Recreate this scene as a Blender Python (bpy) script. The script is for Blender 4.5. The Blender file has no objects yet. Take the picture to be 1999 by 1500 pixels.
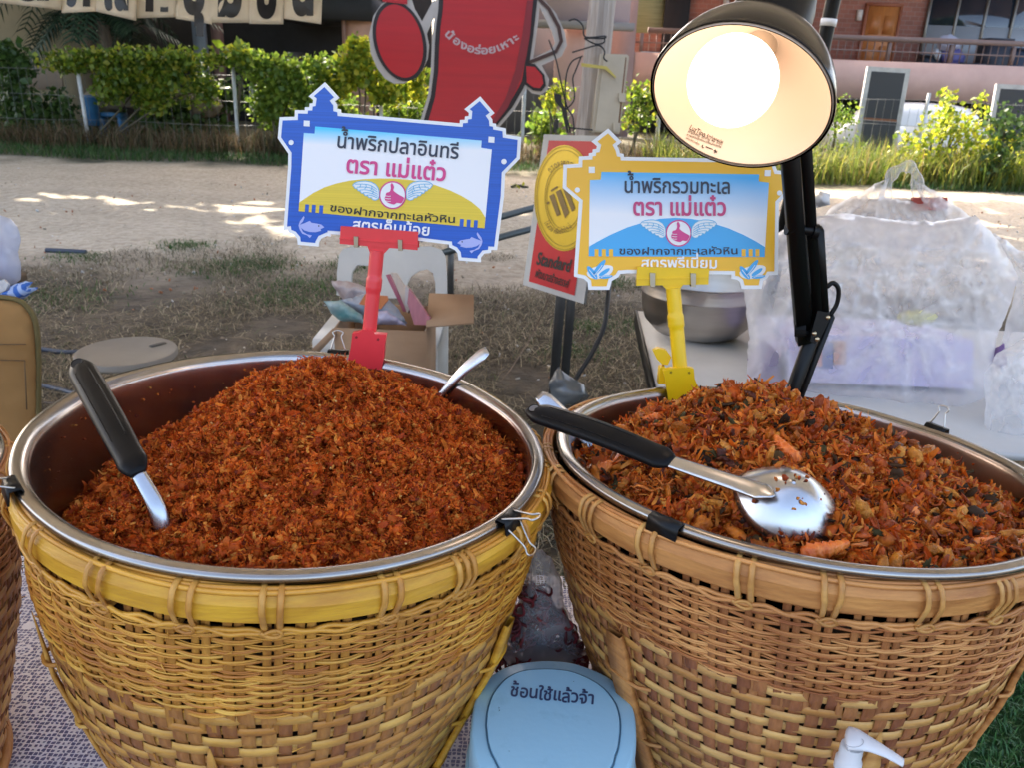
import bpy, math, random
import numpy as np
from mathutils import Matrix, Vector
from mathutils.geometry import delaunay_2d_cdt

S = bpy.context.scene
COL = S.collection
rad = math.radians
rng = np.random.default_rng(7)
random.seed(7)

# ---------------------------------------------------------------- camera
CAM_H, FPX, PITCH, ROLL = 1.43, 1584.47, 0.3620, 0.0374
W0, H0 = 1999.0, 1500.0
_f = np.array([0, math.cos(PITCH), -math.sin(PITCH)])
_r = np.array([1.0, 0, 0])
_u = np.cross(_r, _f)
_r2 = math.cos(ROLL) * _r + math.sin(ROLL) * _u
_u2 = -math.sin(ROLL) * _r + math.cos(ROLL) * _u
camd = bpy.data.cameras.new('camera')
cam = bpy.data.objects.new('camera', camd)
COL.objects.link(cam)
M = Matrix([[_r2[i], _u2[i], -_f[i], 0] for i in range(3)] + [[0, 0, 0, 1]])
M.translation = Vector((0, 0, CAM_H))
cam.matrix_world = M
camd.sensor_width = 36
camd.lens = FPX / W0 * 36
camd.clip_start = 0.02
camd.clip_end = 500
camd.dof.use_dof = True
camd.dof.focus_distance = 0.86
camd.dof.aperture_fstop = 16.0
S.camera = cam

# ---------------------------------------------------------------- light
SUN_EL, SUN_AZ = 43.0, -24.0          # sun in front of the camera, a little to the left
world = bpy.data.worlds.new('World')
S.world = world
world.use_nodes = True
wn = world.node_tree
sky = wn.nodes.new('ShaderNodeTexSky')
sky.sky_type = 'NISHITA'
sky.sun_disc = False
sky.sun_elevation = rad(SUN_EL)
sky.sun_rotation = rad(SUN_AZ)
sky.air_density = 0.7
sky.ozone_density = 0.4
sky.dust_density = 4.0
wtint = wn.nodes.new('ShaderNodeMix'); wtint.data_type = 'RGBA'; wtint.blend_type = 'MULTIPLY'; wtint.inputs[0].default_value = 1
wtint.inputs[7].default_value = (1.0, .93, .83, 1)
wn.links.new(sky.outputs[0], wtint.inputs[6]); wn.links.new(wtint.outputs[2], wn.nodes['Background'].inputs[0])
wn.nodes['Background'].inputs[1].default_value = 0.15
SV = np.array([math.sin(rad(SUN_AZ)) * math.cos(rad(SUN_EL)), math.cos(rad(SUN_AZ)) * math.cos(rad(SUN_EL)), math.sin(rad(SUN_EL))])
sund = bpy.data.lights.new('sun', 'SUN')
sund.energy = 2.0
sund.angle = rad(0.5)
sund.color = (1.0, 0.93, 0.82)
sun = bpy.data.objects.new('sun', sund)
COL.objects.link(sun)
sun.rotation_euler = Vector(SV.tolist()).to_track_quat('Z', 'Y').to_euler()
sun.location = (0, 0, 30)

S.view_settings.view_transform = 'Standard'
S.view_settings.look = 'None'
S.view_settings.exposure = 2.85
S.view_settings.gamma = 1.0
S.render.engine = 'CYCLES'
S.cycles.use_denoising = True
S.cycles.max_bounces = 9
S.cycles.transparent_max_bounces = 16
S.cycles.sample_clamp_indirect = 6.0
S.cycles.caustics_reflective = False
S.cycles.caustics_refractive = False

# ---------------------------------------------------------------- picking points off the photograph's rays
def ray(u, v): return _f + _r2 * (u - W0 / 2) / FPX - _u2 * (v - H0 / 2) / FPX
def aty(u, v, y):
    d = ray(u, v); p = d * (y / d[1]); p[2] += CAM_H; return p
def atz(u, v, z):
    d = ray(u, v); p = d * ((z - CAM_H) / d[2]); p[2] += CAM_H; return p
class Plane:
    def __init__(s, p, n): s.p = np.array(p, float); s.n = np.array(n, float) / np.linalg.norm(n)
    def at(s, u, v, lift=0.0):
        d = ray(u, v); o = np.array([0, 0, CAM_H]); k = ((s.p - o) @ s.n) / (d @ s.n)
        return o + d * k + s.n * lift
class Crop:                            # coordinates read in an enlarged crop of the photograph
    def __init__(s, ox, oy, k): s.o = (ox, oy); s.k = k
    def __call__(s, pts): return [(s.o[0] + x / s.k, s.o[1] + y / s.k) for x, y in pts]

# ---------------------------------------------------------------- objects
def wloc(o):
    l = Vector((0, 0, 0))
    while o is not None: l = l + o.location; o = o.parent
    return np.array(l)
def tag(o, label=None, cat=None, group=None, kind=None):
    if label: o['label'] = label
    if cat: o['category'] = cat
    if group: o['group'] = group
    if kind: o['kind'] = kind
    return o
def thing(name, loc, label, cat, group=None):
    o = bpy.data.objects.new(name, None); COL.objects.link(o)
    o.location = [float(a) for a in loc]; o.empty_display_size = 0.05
    return tag(o, label, cat, group)
def link_mesh(name, me, parent=None):
    o = bpy.data.objects.new(name, me); COL.objects.link(o)
    if parent is not None: o.parent = parent
    return o
def npmesh(name, V, F, mats, parent=None, smooth=False, mi=None):
    """V (n,3) in world coordinates, F list of index arrays (each (m,k))"""
    V = np.asarray(V, float)
    if parent is not None: V = V - wloc(parent)
    if isinstance(F, np.ndarray): F = [F]
    me = bpy.data.meshes.new(name)
    me.vertices.add(len(V)); me.vertices.foreach_set('co', V.astype(np.float32).ravel())
    tot = np.concatenate([np.full(len(f), f.shape[1]) for f in F if len(f)])
    loops = np.concatenate([f.ravel() for f in F if len(f)])
    me.loops.add(len(loops)); me.polygons.add(len(tot))
    me.loops.foreach_set('vertex_index', loops.astype(np.int32))
    st = np.concatenate([[0], np.cumsum(tot)[:-1]])
    me.polygons.foreach_set('loop_start', st.astype(np.int32))
    if smooth: me.polygons.foreach_set('use_smooth', np.ones(len(tot), bool))
    for m in (mats if isinstance(mats, (list, tuple)) else [mats]): me.materials.append(m)
    if mi is not None: me.polygons.foreach_set('material_index', np.asarray(mi, np.int32))
    me.update(calc_edges=True); me.validate()
    return link_mesh(name, me, parent)
class MB:
    def __init__(s): s.V = []; s.F = {}; s.n = 0
    def add(s, V, F):
        V = np.asarray(V, float).reshape(-1, 3)
        for f in (F if isinstance(F, (list, tuple)) else [F]):
            f = np.asarray(f, int)
            if f.size: s.F.setdefault(f.shape[1], []).append(f + s.n)
        s.V.append(V); s.n += len(V); return s
    def box(s, c, size, R=None, taper=1.0):
        x, y, z = [a / 2 for a in size]
        P = np.array([[-x, -y, -z], [x, -y, -z], [x, y, -z], [-x, y, -z], [-x * taper, -y * taper, z], [x * taper, -y * taper, z], [x * taper, y * taper, z], [-x * taper, y * taper, z]])
        if R is not None: P = P @ np.array(R).T
        return s.add(P + np.array(c), np.array([[0, 3, 2, 1], [4, 5, 6, 7], [0, 1, 5, 4], [1, 2, 6, 5], [2, 3, 7, 6], [3, 0, 4, 7]]))
    def tube(s, pts, r, n=8, closed=False, cap=True, flat=None, up=None):
        V, F = tube(pts, r, n, closed, flat, up); s.add(V, F)
        if cap and not closed:
            k = len(V) // n
            for ring in (list(range(n))[::-1], [(k - 1) * n + i for i in range(n)]):
                s.F.setdefault(n, []).append(np.array([ring]) + s.n - len(V))
        return s
    def bar(s, a, b, w, d, up=(0, 0, 1)):
        a = np.array(a, float); b = np.array(b, float); ax = b - a; L = np.linalg.norm(ax); ax /= L
        sd = np.cross(ax, up); sd /= np.linalg.norm(sd); u = np.cross(sd, ax)
        return s.box((a + b) / 2, (w, L, d), np.stack([sd, ax, u], 1))
    def lathe(s, prof, c, axis=(0, 0, 1), n=32, cap=False):
        V, F = lathe(prof, c, axis, n); s.add(V, F)
        if cap:
            for j, rev in ((0, True), (len(prof) - 1, False)):
                ring = [j * n + i for i in range(n)]
                s.F.setdefault(n, []).append(np.array([ring[::-1] if rev else ring]) + s.n - len(V))
        return s
    def ball(s, c, r, n=12, m=8, R=None):
        r = np.array(r if hasattr(r, '__len__') else (r, r, r), float)
        th = np.linspace(0.02, math.pi - 0.02, m + 1); ph = np.linspace(0, 2 * math.pi, n, endpoint=False)
        P = np.stack([np.outer(np.sin(th), np.cos(ph)), np.outer(np.sin(th), np.sin(ph)), np.outer(np.cos(th), np.ones(n))], -1).reshape(-1, 3) * r
        if R is not None: P = P @ np.array(R).T
        return s.add(P + np.array(c), grid_faces(m + 1, n, False, True))
    def prism(s, poly, plane, t, lift=0.0, hole=None):
        """px polygon laid on a plane and extruded back by t (front face at +lift)"""
        F3 = np.array([plane.at(u, v, lift) for u, v in poly]); B3 = np.array([plane.at(u, v, lift) - plane.n * t for u, v in poly])
        n = len(poly); tr = fill2d([poly])
        if tr is None: return s
        P2, T = tr
        A = np.array([plane.at(u, v, lift) for u, v in P2]); B = np.array([plane.at(u, v, lift) - plane.n * t for u, v in P2])
        s.add(A, T); s.add(B, T[:, ::-1])
        i = np.arange(n); j = (i + 1) % n
        return s.add(np.concatenate([F3, B3]), np.stack([i, j, j + n, i + n], 1))
    def fill(s, loops, plane, lift=0.0):
        P2, T = fill2d(loops)
        return s.add([plane.at(u, v, lift) for u, v in P2], T)
    def build(s, name, mat, parent=None, smooth=False, auto=None):
        V = np.concatenate(s.V); F = [np.concatenate(f) for f in s.F.values()]
        o = npmesh(name, V, F, mat, parent, smooth)
        if auto is not None:
            o.data.polygons.foreach_set('use_smooth', np.ones(len(o.data.polygons), bool))
            o.data.set_sharp_from_angle(angle=rad(auto))
        return o
def grid_faces(m, n, wrap_m=False, wrap_n=False):
    i = np.arange(m if wrap_m else m - 1); j = np.arange(n if wrap_n else n - 1)
    I, J = np.meshgrid(i, j, indexing='ij'); I2 = (I + 1) % m; J2 = (J + 1) % n
    return np.stack([I * n + J, I * n + J2, I2 * n + J2, I2 * n + J], -1).reshape(-1, 4)
def tube(pts, r, n=8, closed=False, flat=None, up=None):
    P = np.asarray(pts, float); k = len(P)
    r = np.broadcast_to(np.asarray(r, float), (k,))
    T = (np.roll(P, -1, 0) - np.roll(P, 1, 0)) if closed else np.gradient(P, axis=0)
    T /= np.linalg.norm(T, axis=1)[:, None] + 1e-12
    if up is not None:
        U = np.broadcast_to(np.asarray(up, float), (k, 3)); N = U - (U * T).sum(1)[:, None] * T; N /= np.linalg.norm(N, axis=1)[:, None] + 1e-12
    else:
        a = np.array([0, 0, 1.0]) if abs(T[0][2]) < 0.9 else np.array([1.0, 0, 0])
        N = np.zeros_like(P); v = a - (a @ T[0]) * T[0]; N[0] = v / np.linalg.norm(v)
        for i in range(1, k):
            v = N[i - 1] - (N[i - 1] @ T[i]) * T[i]; N[i] = v / (np.linalg.norm(v) + 1e-12)
    B = np.cross(T, N)
    t = np.linspace(0, 2 * math.pi, n, endpoint=False) + (math.pi / 4 if n == 4 else 0)
    fx, fy = flat if flat is not None else (1, 1)
    V = P[:, None] + r[:, None, None] * (np.cos(t)[None, :, None] * B[:, None] * fx + np.sin(t)[None, :, None] * N[:, None] * fy)
    return V.reshape(-1, 3), grid_faces(k, n, closed, True)
def lathe(prof, c, axis=(0, 0, 1), n=32):
    ax = np.array(axis, float); ax /= np.linalg.norm(ax)
    a = np.array([1.0, 0, 0]) if abs(ax[0]) < 0.9 else np.array([0, 1.0, 0])
    e1 = a - (a @ ax) * ax; e1 /= np.linalg.norm(e1); e2 = np.cross(ax, e1)
    t = np.linspace(0, 2 * math.pi, n, endpoint=False)
    V = np.array([[np.array(c) + r * (math.cos(q) * e1 + math.sin(q) * e2) + z * ax for q in t] for r, z in prof])
    return V.reshape(-1, 3), grid_faces(len(prof), n, False, True)
def smooth_path(pts, n=24):
    P = np.array(pts, float); t = np.linspace(0, 1, len(P)); tt = np.linspace(0, len(P) - 1, n); out = []
    Q = np.concatenate([[2 * P[0] - P[1]], P, [2 * P[-1] - P[-2]]])
    for x in tt:
        i = min(int(x), len(P) - 2); a = x - i; p0, p1, p2, p3 = Q[i:i + 4]
        out.append(0.5 * ((2 * p1) + (-p0 + p2) * a + (2 * p0 - 5 * p1 + 4 * p2 - p3) * a * a + (-p0 + 3 * p1 - 3 * p2 + p3) * a ** 3))
    return np.array(out)
def winding(pt, loop):
    x, y = loop[:, 0] - pt[0], loop[:, 1] - pt[1]
    x2, y2 = np.roll(x, -1), np.roll(y, -1)
    isl = x * y2 - x2 * y
    return int(((y <= 0) & (y2 > 0) & (isl > 0)).sum()) - int(((y > 0) & (y2 <= 0) & (isl < 0)).sum())
def fill2d(loops, extra=None, keep=None):
    L = [np.array(l, float) for l in loops]
    sc = max(np.ptp(np.concatenate(L), axis=0).max(), 1e-9); o = L[0][0].copy()
    L = [(l - o) / sc for l in L]
    vs = []; es = []
    for l in L:
        b = len(vs); vs += [Vector(p) for p in l.tolist()]; es += [(b + i, b + (i + 1) % len(l)) for i in range(len(l))]
    if extra is not None: vs += [Vector(((p - o) / sc).tolist()) for p in extra]
    V, E, F, ov, oe, of = delaunay_2d_cdt(vs, es, [], 0, 1e-6)
    V = np.array([tuple(v) for v in V]); T = []
    for f in F:
        c = V[list(f)].mean(0)
        if sum(winding(c, l) for l in L) != 0: T.append(tuple(f))
    if not T: return None
    T = np.array(T)
    return V * sc + o, T
def inset(poly, d):
    P = np.array(poly, float); a = (P[:, 0] * np.roll(P[:, 1], -1) - np.roll(P[:, 0], -1) * P[:, 1]).sum()
    if a < 0: d = -d
    E = np.roll(P, -1, 0) - P; E /= np.linalg.norm(E, axis=1)[:, None] + 1e-9; N = np.stack([-E[:, 1], E[:, 0]], 1)
    Np = np.roll(N, 1, 0); b = N + Np; b /= np.maximum((b * N).sum(1)[:, None], 0.35)
    return [tuple(p) for p in P + b * d]
def disc(cx, cy, rx, ry=None, n=28): ry = ry or rx; return [(cx + rx * math.cos(t), cy + ry * math.sin(t)) for t in np.linspace(0, 2 * math.pi, n, endpoint=False)]
def stroke(pts, w):
    P = np.array(pts, float); T = np.gradient(P, axis=0); T /= np.linalg.norm(T, axis=1)[:, None]; N = np.stack([-T[:, 1], T[:, 0]], 1) * w / 2
    return [tuple(p) for p in np.concatenate([P + N, (P - N)[::-1]])]
# value noise for shapes
_perm = np.random.default_rng(3).random((64, 64, 64))
def vnoise(P):
    P = np.asarray(P, float); i = np.floor(P).astype(int); f = P - i; f = f * f * (3 - 2 * f); r = 0
    for dx in (0, 1):
        for dy in (0, 1):
            for dz in (0, 1):
                w = (f[..., 0] if dx else 1 - f[..., 0]) * (f[..., 1] if dy else 1 - f[..., 1]) * (f[..., 2] if dz else 1 - f[..., 2])
                r = r + w * _perm[(i[..., 0] + dx) % 64, (i[..., 1] + dy) % 64, (i[..., 2] + dz) % 64]
    return r * 2 - 1
def fbm(P, o=4): P = np.asarray(P, float); return sum(vnoise(P * 2 ** k + 17.3 * k) * 0.5 ** k for k in range(o))
GATHER_SHINE = [None]
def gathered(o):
    o.data.attributes.new('gather', 'FLOAT', 'POINT').data.foreach_set('value', GATHER_SHINE[0]); return o
def inflate(polys_px, y, thick, amp=0.01, freq=9.0, step=14, seed=0, crease=0.0, hubs=None, pleat=0.012):
    """crumpled closed skin with the outline of a px polygon: front and back sheets bulging away from depth y"""
    P = []
    for a, b in zip(polys_px, polys_px[1:] + polys_px[:1]):
        k = max(1, int(math.hypot(b[0] - a[0], b[1] - a[1]) / step))
        for i in range(k): P.append((a[0] + (b[0] - a[0]) * i / k, a[1] + (b[1] - a[1]) * i / k))
    P = np.array(P); r = np.random.default_rng(seed)
    P = P + r.normal(0, step * 0.12, P.shape)
    lo, hi = P.min(0), P.max(0); G = []
    for x in np.arange(lo[0], hi[0], step):
        for q in np.arange(lo[1], hi[1], step):
            g = np.array([x, q]) + r.uniform(-0.35, 0.35, 2) * step
            if winding(g, P) and np.hypot(*(P - g).T).min() > step * 0.6: G.append(g)
    V2, T = fill2d([P], G)
    d = np.array([np.hypot(*(P - v).T).min() for v in V2]); on = d < 1e-3 * step + 0.02
    dm = d.max() + 1e-6
    h = np.sqrt(np.clip(1 - (1 - np.clip(d / dm, 0, 1)) ** 2, 0, 1)) * thick
    A = np.array([aty(u, v, y) for u, v in V2])
    nz = fbm(A * freq + seed * 5.1, 4) * amp
    rd = (1 - np.abs(fbm(A * freq * 0.8 + seed * 3.7 + 50, 3)) * 2) * crease
    k = np.clip(d / (dm * 0.25), 0, 1)
    ga = np.zeros(len(V2))
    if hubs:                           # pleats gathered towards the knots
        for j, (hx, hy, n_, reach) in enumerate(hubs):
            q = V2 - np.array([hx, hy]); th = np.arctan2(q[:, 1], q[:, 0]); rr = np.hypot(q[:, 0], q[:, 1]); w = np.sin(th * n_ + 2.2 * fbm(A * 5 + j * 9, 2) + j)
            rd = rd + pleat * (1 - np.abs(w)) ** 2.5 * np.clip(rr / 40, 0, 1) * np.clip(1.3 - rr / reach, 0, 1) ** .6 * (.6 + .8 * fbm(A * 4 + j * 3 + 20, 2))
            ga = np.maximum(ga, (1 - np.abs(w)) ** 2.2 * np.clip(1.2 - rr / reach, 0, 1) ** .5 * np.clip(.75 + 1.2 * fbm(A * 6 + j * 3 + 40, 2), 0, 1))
    GATHER_SHINE[0] = np.concatenate([ga, ga * 0]).astype(np.float32)   # gathered pleats, whitened in place of highlights on the folds
    F3 = A.copy(); B3 = A.copy()
    # bulge along the line of sight's horizontal direction so that the outline keeps its place
    dirs = A - np.array([0, 0, CAM_H]); dirs /= np.linalg.norm(dirs, axis=1)[:, None]
    F3 -= dirs * (h + (nz + rd) * k)[:, None]; B3 += dirs * (h + nz * k)[:, None]
    F3 += np.stack([nz * 0.3 * k, nz * 0, nz * 0.3 * k], 1)
    return np.concatenate([F3, B3]), np.concatenate([T, T[:, ::-1] + len(V2)])

# ---------------------------------------------------------------- lettering
_tc = {}
def _outline(ch, bold):
    cu = bpy.data.curves.new('t', 'FONT'); cu.body = ch; cu.fill_mode = 'NONE'; cu.resolution_u = 4
    o = bpy.data.objects.new('t', cu); COL.objects.link(o)
    me = bpy.data.meshes.new_from_object(o.evaluated_get(bpy.context.evaluated_depsgraph_get()))
    V = np.array([v.co[:2] for v in me.vertices]) if me.vertices else np.zeros((0, 2)); nx = {}
    for e in me.edges: nx.setdefault(e.vertices[0], []).append(e.vertices[1]); nx.setdefault(e.vertices[1], []).append(e.vertices[0])
    seen = set(); loops = []
    for s in range(len(V)):
        if s in seen or s not in nx: continue
        lp = [s]; seen.add(s); cur = s
        while True:
            c = [q for q in nx[cur] if q not in seen]
            if not c: break
            cur = min(c); lp.append(cur); seen.add(cur)
        # vertices are stored in contour order
        lp = sorted(lp); loops.append(V[lp])
    bpy.data.objects.remove(o); bpy.data.curves.remove(cu); bpy.data.meshes.remove(me)
    if bold and loops:                 # thicken the strokes: every contour moves along its own outer normal
        ar = [(l[:, 0] * np.roll(l[:, 1], -1) - np.roll(l[:, 0], -1) * l[:, 1]).sum() for l in loops]; sg = 1 if max(ar, key=abs) > 0 else -1; out = []
        for l in loops:
            l = l[np.hypot(*(l - np.roll(l, 1, 0)).T) > 1e-4]; E = np.roll(l, -1, 0) - l; E /= np.linalg.norm(E, axis=1)[:, None] + 1e-9; N = np.stack([E[:, 1], -E[:, 0]], 1) * sg
            b = N + np.roll(N, 1, 0); b /= np.maximum((b * N).sum(1)[:, None], .6); out.append(l + b * bold)
        loops = out
    return loops
def glyph(ch, bold=0.0):
    k = (ch, bold)
    if k not in _tc:
        bar = max(l[:, 0].max() for l in _outline('|', 0)); adv = max(l[:, 0].max() for l in _outline(ch + '|', 0)) - bar
        lo = _outline(ch, bold) if ch.strip() else []
        _tc[k] = (lo, adv)
    return _tc[k]
UPV = set('\u0e31\u0e34\u0e35\u0e36\u0e37\u0e47\u0e4d'); TONE = set('\u0e48\u0e49\u0e4a\u0e4b\u0e4c')
def text_loops(body, bold=0.0, spacing=1.0):
    x = 0; out = []
    for i, ch in enumerate(body):
        lo, adv = glyph(ch, bold); dy = 0
        if ch in TONE and ((i and body[i - 1] in UPV) or (i + 1 < len(body) and body[i + 1] == '\u0e33')): dy = 0.2
        if lo: out.append([l + np.array([x, dy]) for l in lo])
        x += adv * (spacing if adv > 0.02 else 1)
    return out, x
def text_on(mb, body, plane, a, b, h, bold=0.0, lift=0.0006, arc=0.0, spacing=1.0, jitter=0.0):
    """text from px a to px b (baseline), consonant height h px; arc = sag in px; glyph height 0.56 em"""
    gl, wdt = text_loops(body, bold, spacing)
    a = np.array(a, float); b = np.array(b, float); L = np.linalg.norm(b - a); e = (b - a) / L; n = np.array([e[1], -e[0]])
    sx = L / wdt; sy = h / 0.545; r = random.Random(len(body))
    for g in gl:
        cx = np.concatenate(g)[:, 0].mean() * sx; ja = r.uniform(-1, 1) * jitter * h; jr = r.uniform(-1, 1) * jitter
        th = math.atan(4 * arc * (1 - 2 * cx / L) / L); yo = -4 * arc * (cx / L) * (1 - cx / L) + ja
        lp = []
        for l in g:
            q = np.stack([l[:, 0] * sx - cx, l[:, 1] * sy], 1); t = -th + jr; ct, st = math.cos(t), math.sin(t)
            q = np.stack([q[:, 0] * ct - q[:, 1] * st + cx, q[:, 0] * st + q[:, 1] * ct + yo], 1)
            lp.append(a + q[:, :1] * e + q[:, 1:] * n)
        r2 = fill2d(lp)
        if r2 is not None: mb.add([plane.at(u, v, lift) for u, v in r2[0]], r2[1])
    return mb

# ---------------------------------------------------------------- materials
def nt(m):
    m.use_nodes = True; return m.node_tree, m.node_tree.nodes['Principled BSDF']
def mat(name, c, rough=0.6, metal=0.0, c2=None, scale=20.0, bump=0.0, bscale=None, stretch=None, island=None, spec=None, coat=0.0, detail=6.0, sharp=None, sss=0.0, trans=None, island_val=0.0):
    """procedural material; c -> c2 by noise, optional ramp of colours chosen per mesh island"""
    m = bpy.data.materials.new(name); t, b = nt(m); N = t.nodes; L = t.links
    b.inputs['Roughness'].default_value = rough; b.inputs['Metallic'].default_value = metal
    if spec is not None: b.inputs['Specular IOR Level'].default_value = spec
    if coat: b.inputs['Coat Weight'].default_value = coat; b.inputs['Coat Roughness'].default_value = 0.12
    tc = N.new('ShaderNodeTexCoord'); mp = N.new('ShaderNodeMapping'); L.new(tc.outputs['Object'], mp.inputs[0])
    if stretch: mp.inputs['Scale'].default_value = stretch
    nz = N.new('ShaderNodeTexNoise'); nz.inputs['Scale'].default_value = scale; nz.inputs['Detail'].default_value = detail; nz.inputs['Roughness'].default_value = 0.62
    L.new(mp.outputs[0], nz.inputs[0])
    c4 = lambda q: (*q, 1)
    src = None
    if island:
        g = N.new('ShaderNodeNewGeometry'); rp = N.new('ShaderNodeValToRGB'); cr = rp.color_ramp; cr.interpolation = 'CONSTANT' if len(island) > 3 else 'LINEAR'
        for i, (p, q) in enumerate(island):
            e = cr.elements[i] if i < 2 else cr.elements.new(p)
            e.position = p; e.color = c4(q)
        L.new(g.outputs['Random Per Island'], rp.inputs[0]); src = rp.outputs[0]
        if c2 is not None:
            mx = N.new('ShaderNodeMix'); mx.data_type = 'RGBA'; mx.blend_type = 'MULTIPLY'; mx.inputs[0].default_value = 1
            r2 = N.new('ShaderNodeValToRGB'); r2.color_ramp.elements[0].position = 0.3; r2.color_ramp.elements[1].position = 0.7; r2.color_ramp.elements[0].color = c4(c2); r2.color_ramp.elements[1].color = (1, 1, 1, 1)
            L.new(nz.outputs[0], r2.inputs[0]); L.new(src, mx.inputs[6]); L.new(r2.outputs[0], mx.inputs[7]); src = mx.outputs[2]
    elif c2 is not None:
        rp = N.new('ShaderNodeValToRGB'); a = sharp or (0.32, 0.68)
        rp.color_ramp.elements[0].position = a[0]; rp.color_ramp.elements[1].position = a[1]
        rp.color_ramp.elements[0].color = c4(c2); rp.color_ramp.elements[1].color = c4(c)
        L.new(nz.outputs[0], rp.inputs[0]); src = rp.outputs[0]
    if src is not None: L.new(src, b.inputs['Base Color'])
    else: b.inputs['Base Color'].default_value = c4(c)
    if sss: b.inputs['Subsurface Weight'].default_value = sss; b.inputs['Subsurface Radius'].default_value = (0.006, 0.002, 0.001); b.inputs['Subsurface Scale'].default_value = 0.5
    if bump:
        bp = N.new('ShaderNodeBump'); bp.inputs['Strength'].default_value = min(1, bump); bp.inputs['Distance'].default_value = 0.02 if bump < 1 else 0.02 * bump
        n2 = nz
        if bscale:
            n2 = N.new('ShaderNodeTexNoise'); n2.inputs['Scale'].default_value = bscale; n2.inputs['Detail'].default_value = 5; L.new(mp.outputs[0], n2.inputs[0])
        L.new(n2.outputs[0], bp.inputs['Height']); L.new(bp.outputs[0], b.inputs['Normal'])
    if trans:                           # thin leaf or cloth: some light passes through
        out = N['Material Output']; tr = N.new('ShaderNodeBsdfTranslucent'); mxs = N.new('ShaderNodeMixShader'); mxs.inputs[0].default_value = trans
        if src is not None: L.new(src, tr.inputs[0])
        else: tr.inputs[0].default_value = c4(c)
        L.new(b.outputs[0], mxs.inputs[1]); L.new(tr.outputs[0], mxs.inputs[2]); L.new(mxs.outputs[0], out.inputs[0])
    return m
def plastic_film(name, tint, clear=0.4, rough=0.25, milky=0.5):
    """thin crinkled film: clear seen face on, milkier at a slant, with sharp glints on the creases"""
    m = bpy.data.materials.new(name); t, b = nt(m); N = t.nodes; L = t.links; out = N['Material Output']
    b.inputs['Base Color'].default_value = (*tint, 1); b.inputs['Roughness'].default_value = rough; b.inputs['Specular IOR Level'].default_value = 1.0
    tc = N.new('ShaderNodeTexCoord'); nz = N.new('ShaderNodeTexNoise'); nz.noise_type = 'RIDGED_MULTIFRACTAL'; nz.inputs['Scale'].default_value = 3.4; nz.inputs['Detail'].default_value = 2.2; nz.inputs['Distortion'].default_value = 0.9
    L.new(tc.outputs['Object'], nz.inputs[0]); bp = N.new('ShaderNodeBump'); bp.inputs['Strength'].default_value = 1.0; bp.inputs['Distance'].default_value = 0.02
    L.new(nz.outputs[0], bp.inputs['Height']); L.new(bp.outputs[0], b.inputs['Normal'])
    tl = N.new('ShaderNodeBsdfTranslucent'); tl.inputs[0].default_value = (*tint, 1)
    m1 = N.new('ShaderNodeMixShader'); m1.inputs[0].default_value = milky; L.new(b.outputs[0], m1.inputs[1]); L.new(tl.outputs[0], m1.inputs[2])
    tp = N.new('ShaderNodeBsdfTransparent'); m2 = N.new('ShaderNodeMixShader')
    lw = N.new('ShaderNodeLayerWeight'); lw.inputs[0].default_value = 0.35; mr = N.new('ShaderNodeMapRange'); mr.inputs[3].default_value = clear; mr.inputs[4].default_value = clear * 0.3
    L.new(lw.outputs['Facing'], mr.inputs[0])
    # layered folds are milkier; the ridges' whiteness also stands for highlights
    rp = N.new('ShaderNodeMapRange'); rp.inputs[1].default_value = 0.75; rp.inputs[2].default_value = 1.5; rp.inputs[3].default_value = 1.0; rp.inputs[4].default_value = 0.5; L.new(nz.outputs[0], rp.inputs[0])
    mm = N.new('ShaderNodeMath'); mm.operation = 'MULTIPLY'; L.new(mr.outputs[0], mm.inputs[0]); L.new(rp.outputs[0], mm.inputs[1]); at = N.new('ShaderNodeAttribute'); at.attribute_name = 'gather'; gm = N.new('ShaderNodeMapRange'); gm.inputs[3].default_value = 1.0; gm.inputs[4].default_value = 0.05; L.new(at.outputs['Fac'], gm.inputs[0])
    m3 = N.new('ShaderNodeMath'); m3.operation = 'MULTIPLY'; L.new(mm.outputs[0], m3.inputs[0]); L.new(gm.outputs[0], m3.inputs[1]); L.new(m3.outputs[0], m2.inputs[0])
    L.new(m1.outputs[0], m2.inputs[1]); L.new(tp.outputs[0], m2.inputs[2]); L.new(m2.outputs[0], out.inputs[0])
    return m
def instance(protoV, protoF, pos, R, sc):
    """bake copies of a small mesh: pos (n,3), R (n,3,3), sc (n,) or (n,3)"""
    n = len(pos); sc = np.asarray(sc, float); sc = sc[:, None] * np.ones(3) if sc.ndim == 1 else sc
    V = np.einsum('nij,nkj->nki', R, protoV[None] * sc[:, None]) + pos[:, None]
    k = len(protoV); F = (protoF[None] + (np.arange(n) * k)[:, None, None]).reshape(-1, protoF.shape[1])
    return V.reshape(-1, 3), F
def rand_rot(n, r=None):
    r = r or rng; q = r.normal(size=(n, 4)); q /= np.linalg.norm(q, axis=1)[:, None]; w, x, y, z = q.T
    return np.stack([np.stack([1 - 2 * (y * y + z * z), 2 * (x * y - z * w), 2 * (x * z + y * w)], -1), np.stack([2 * (x * y + z * w), 1 - 2 * (x * x + z * z), 2 * (y * z - x * w)], -1), np.stack([2 * (x * z - y * w), 2 * (y * z + x * w), 1 - 2 * (x * x + y * y)], -1)], 1)
def ico(sub=1):
    import bmesh
    b = bmesh.new(); bmesh.ops.create_icosphere(b, subdivisions=sub, radius=1.0)
    V = np.array([v.co[:] for v in b.verts]); F = np.array([[v.index for v in f.verts] for f in b.faces]); b.free(); return V, F
LEAF_V = np.array([[0, 0, 0], [0.42, 0.45, 0.12], [0, 1.0, 0], [-0.42, 0.45, 0.12], [0, 0.45, -0.03]]); LEAF_F = np.array([[0, 1, 4], [1, 2, 4], [2, 3, 4], [3, 0, 4]])
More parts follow.
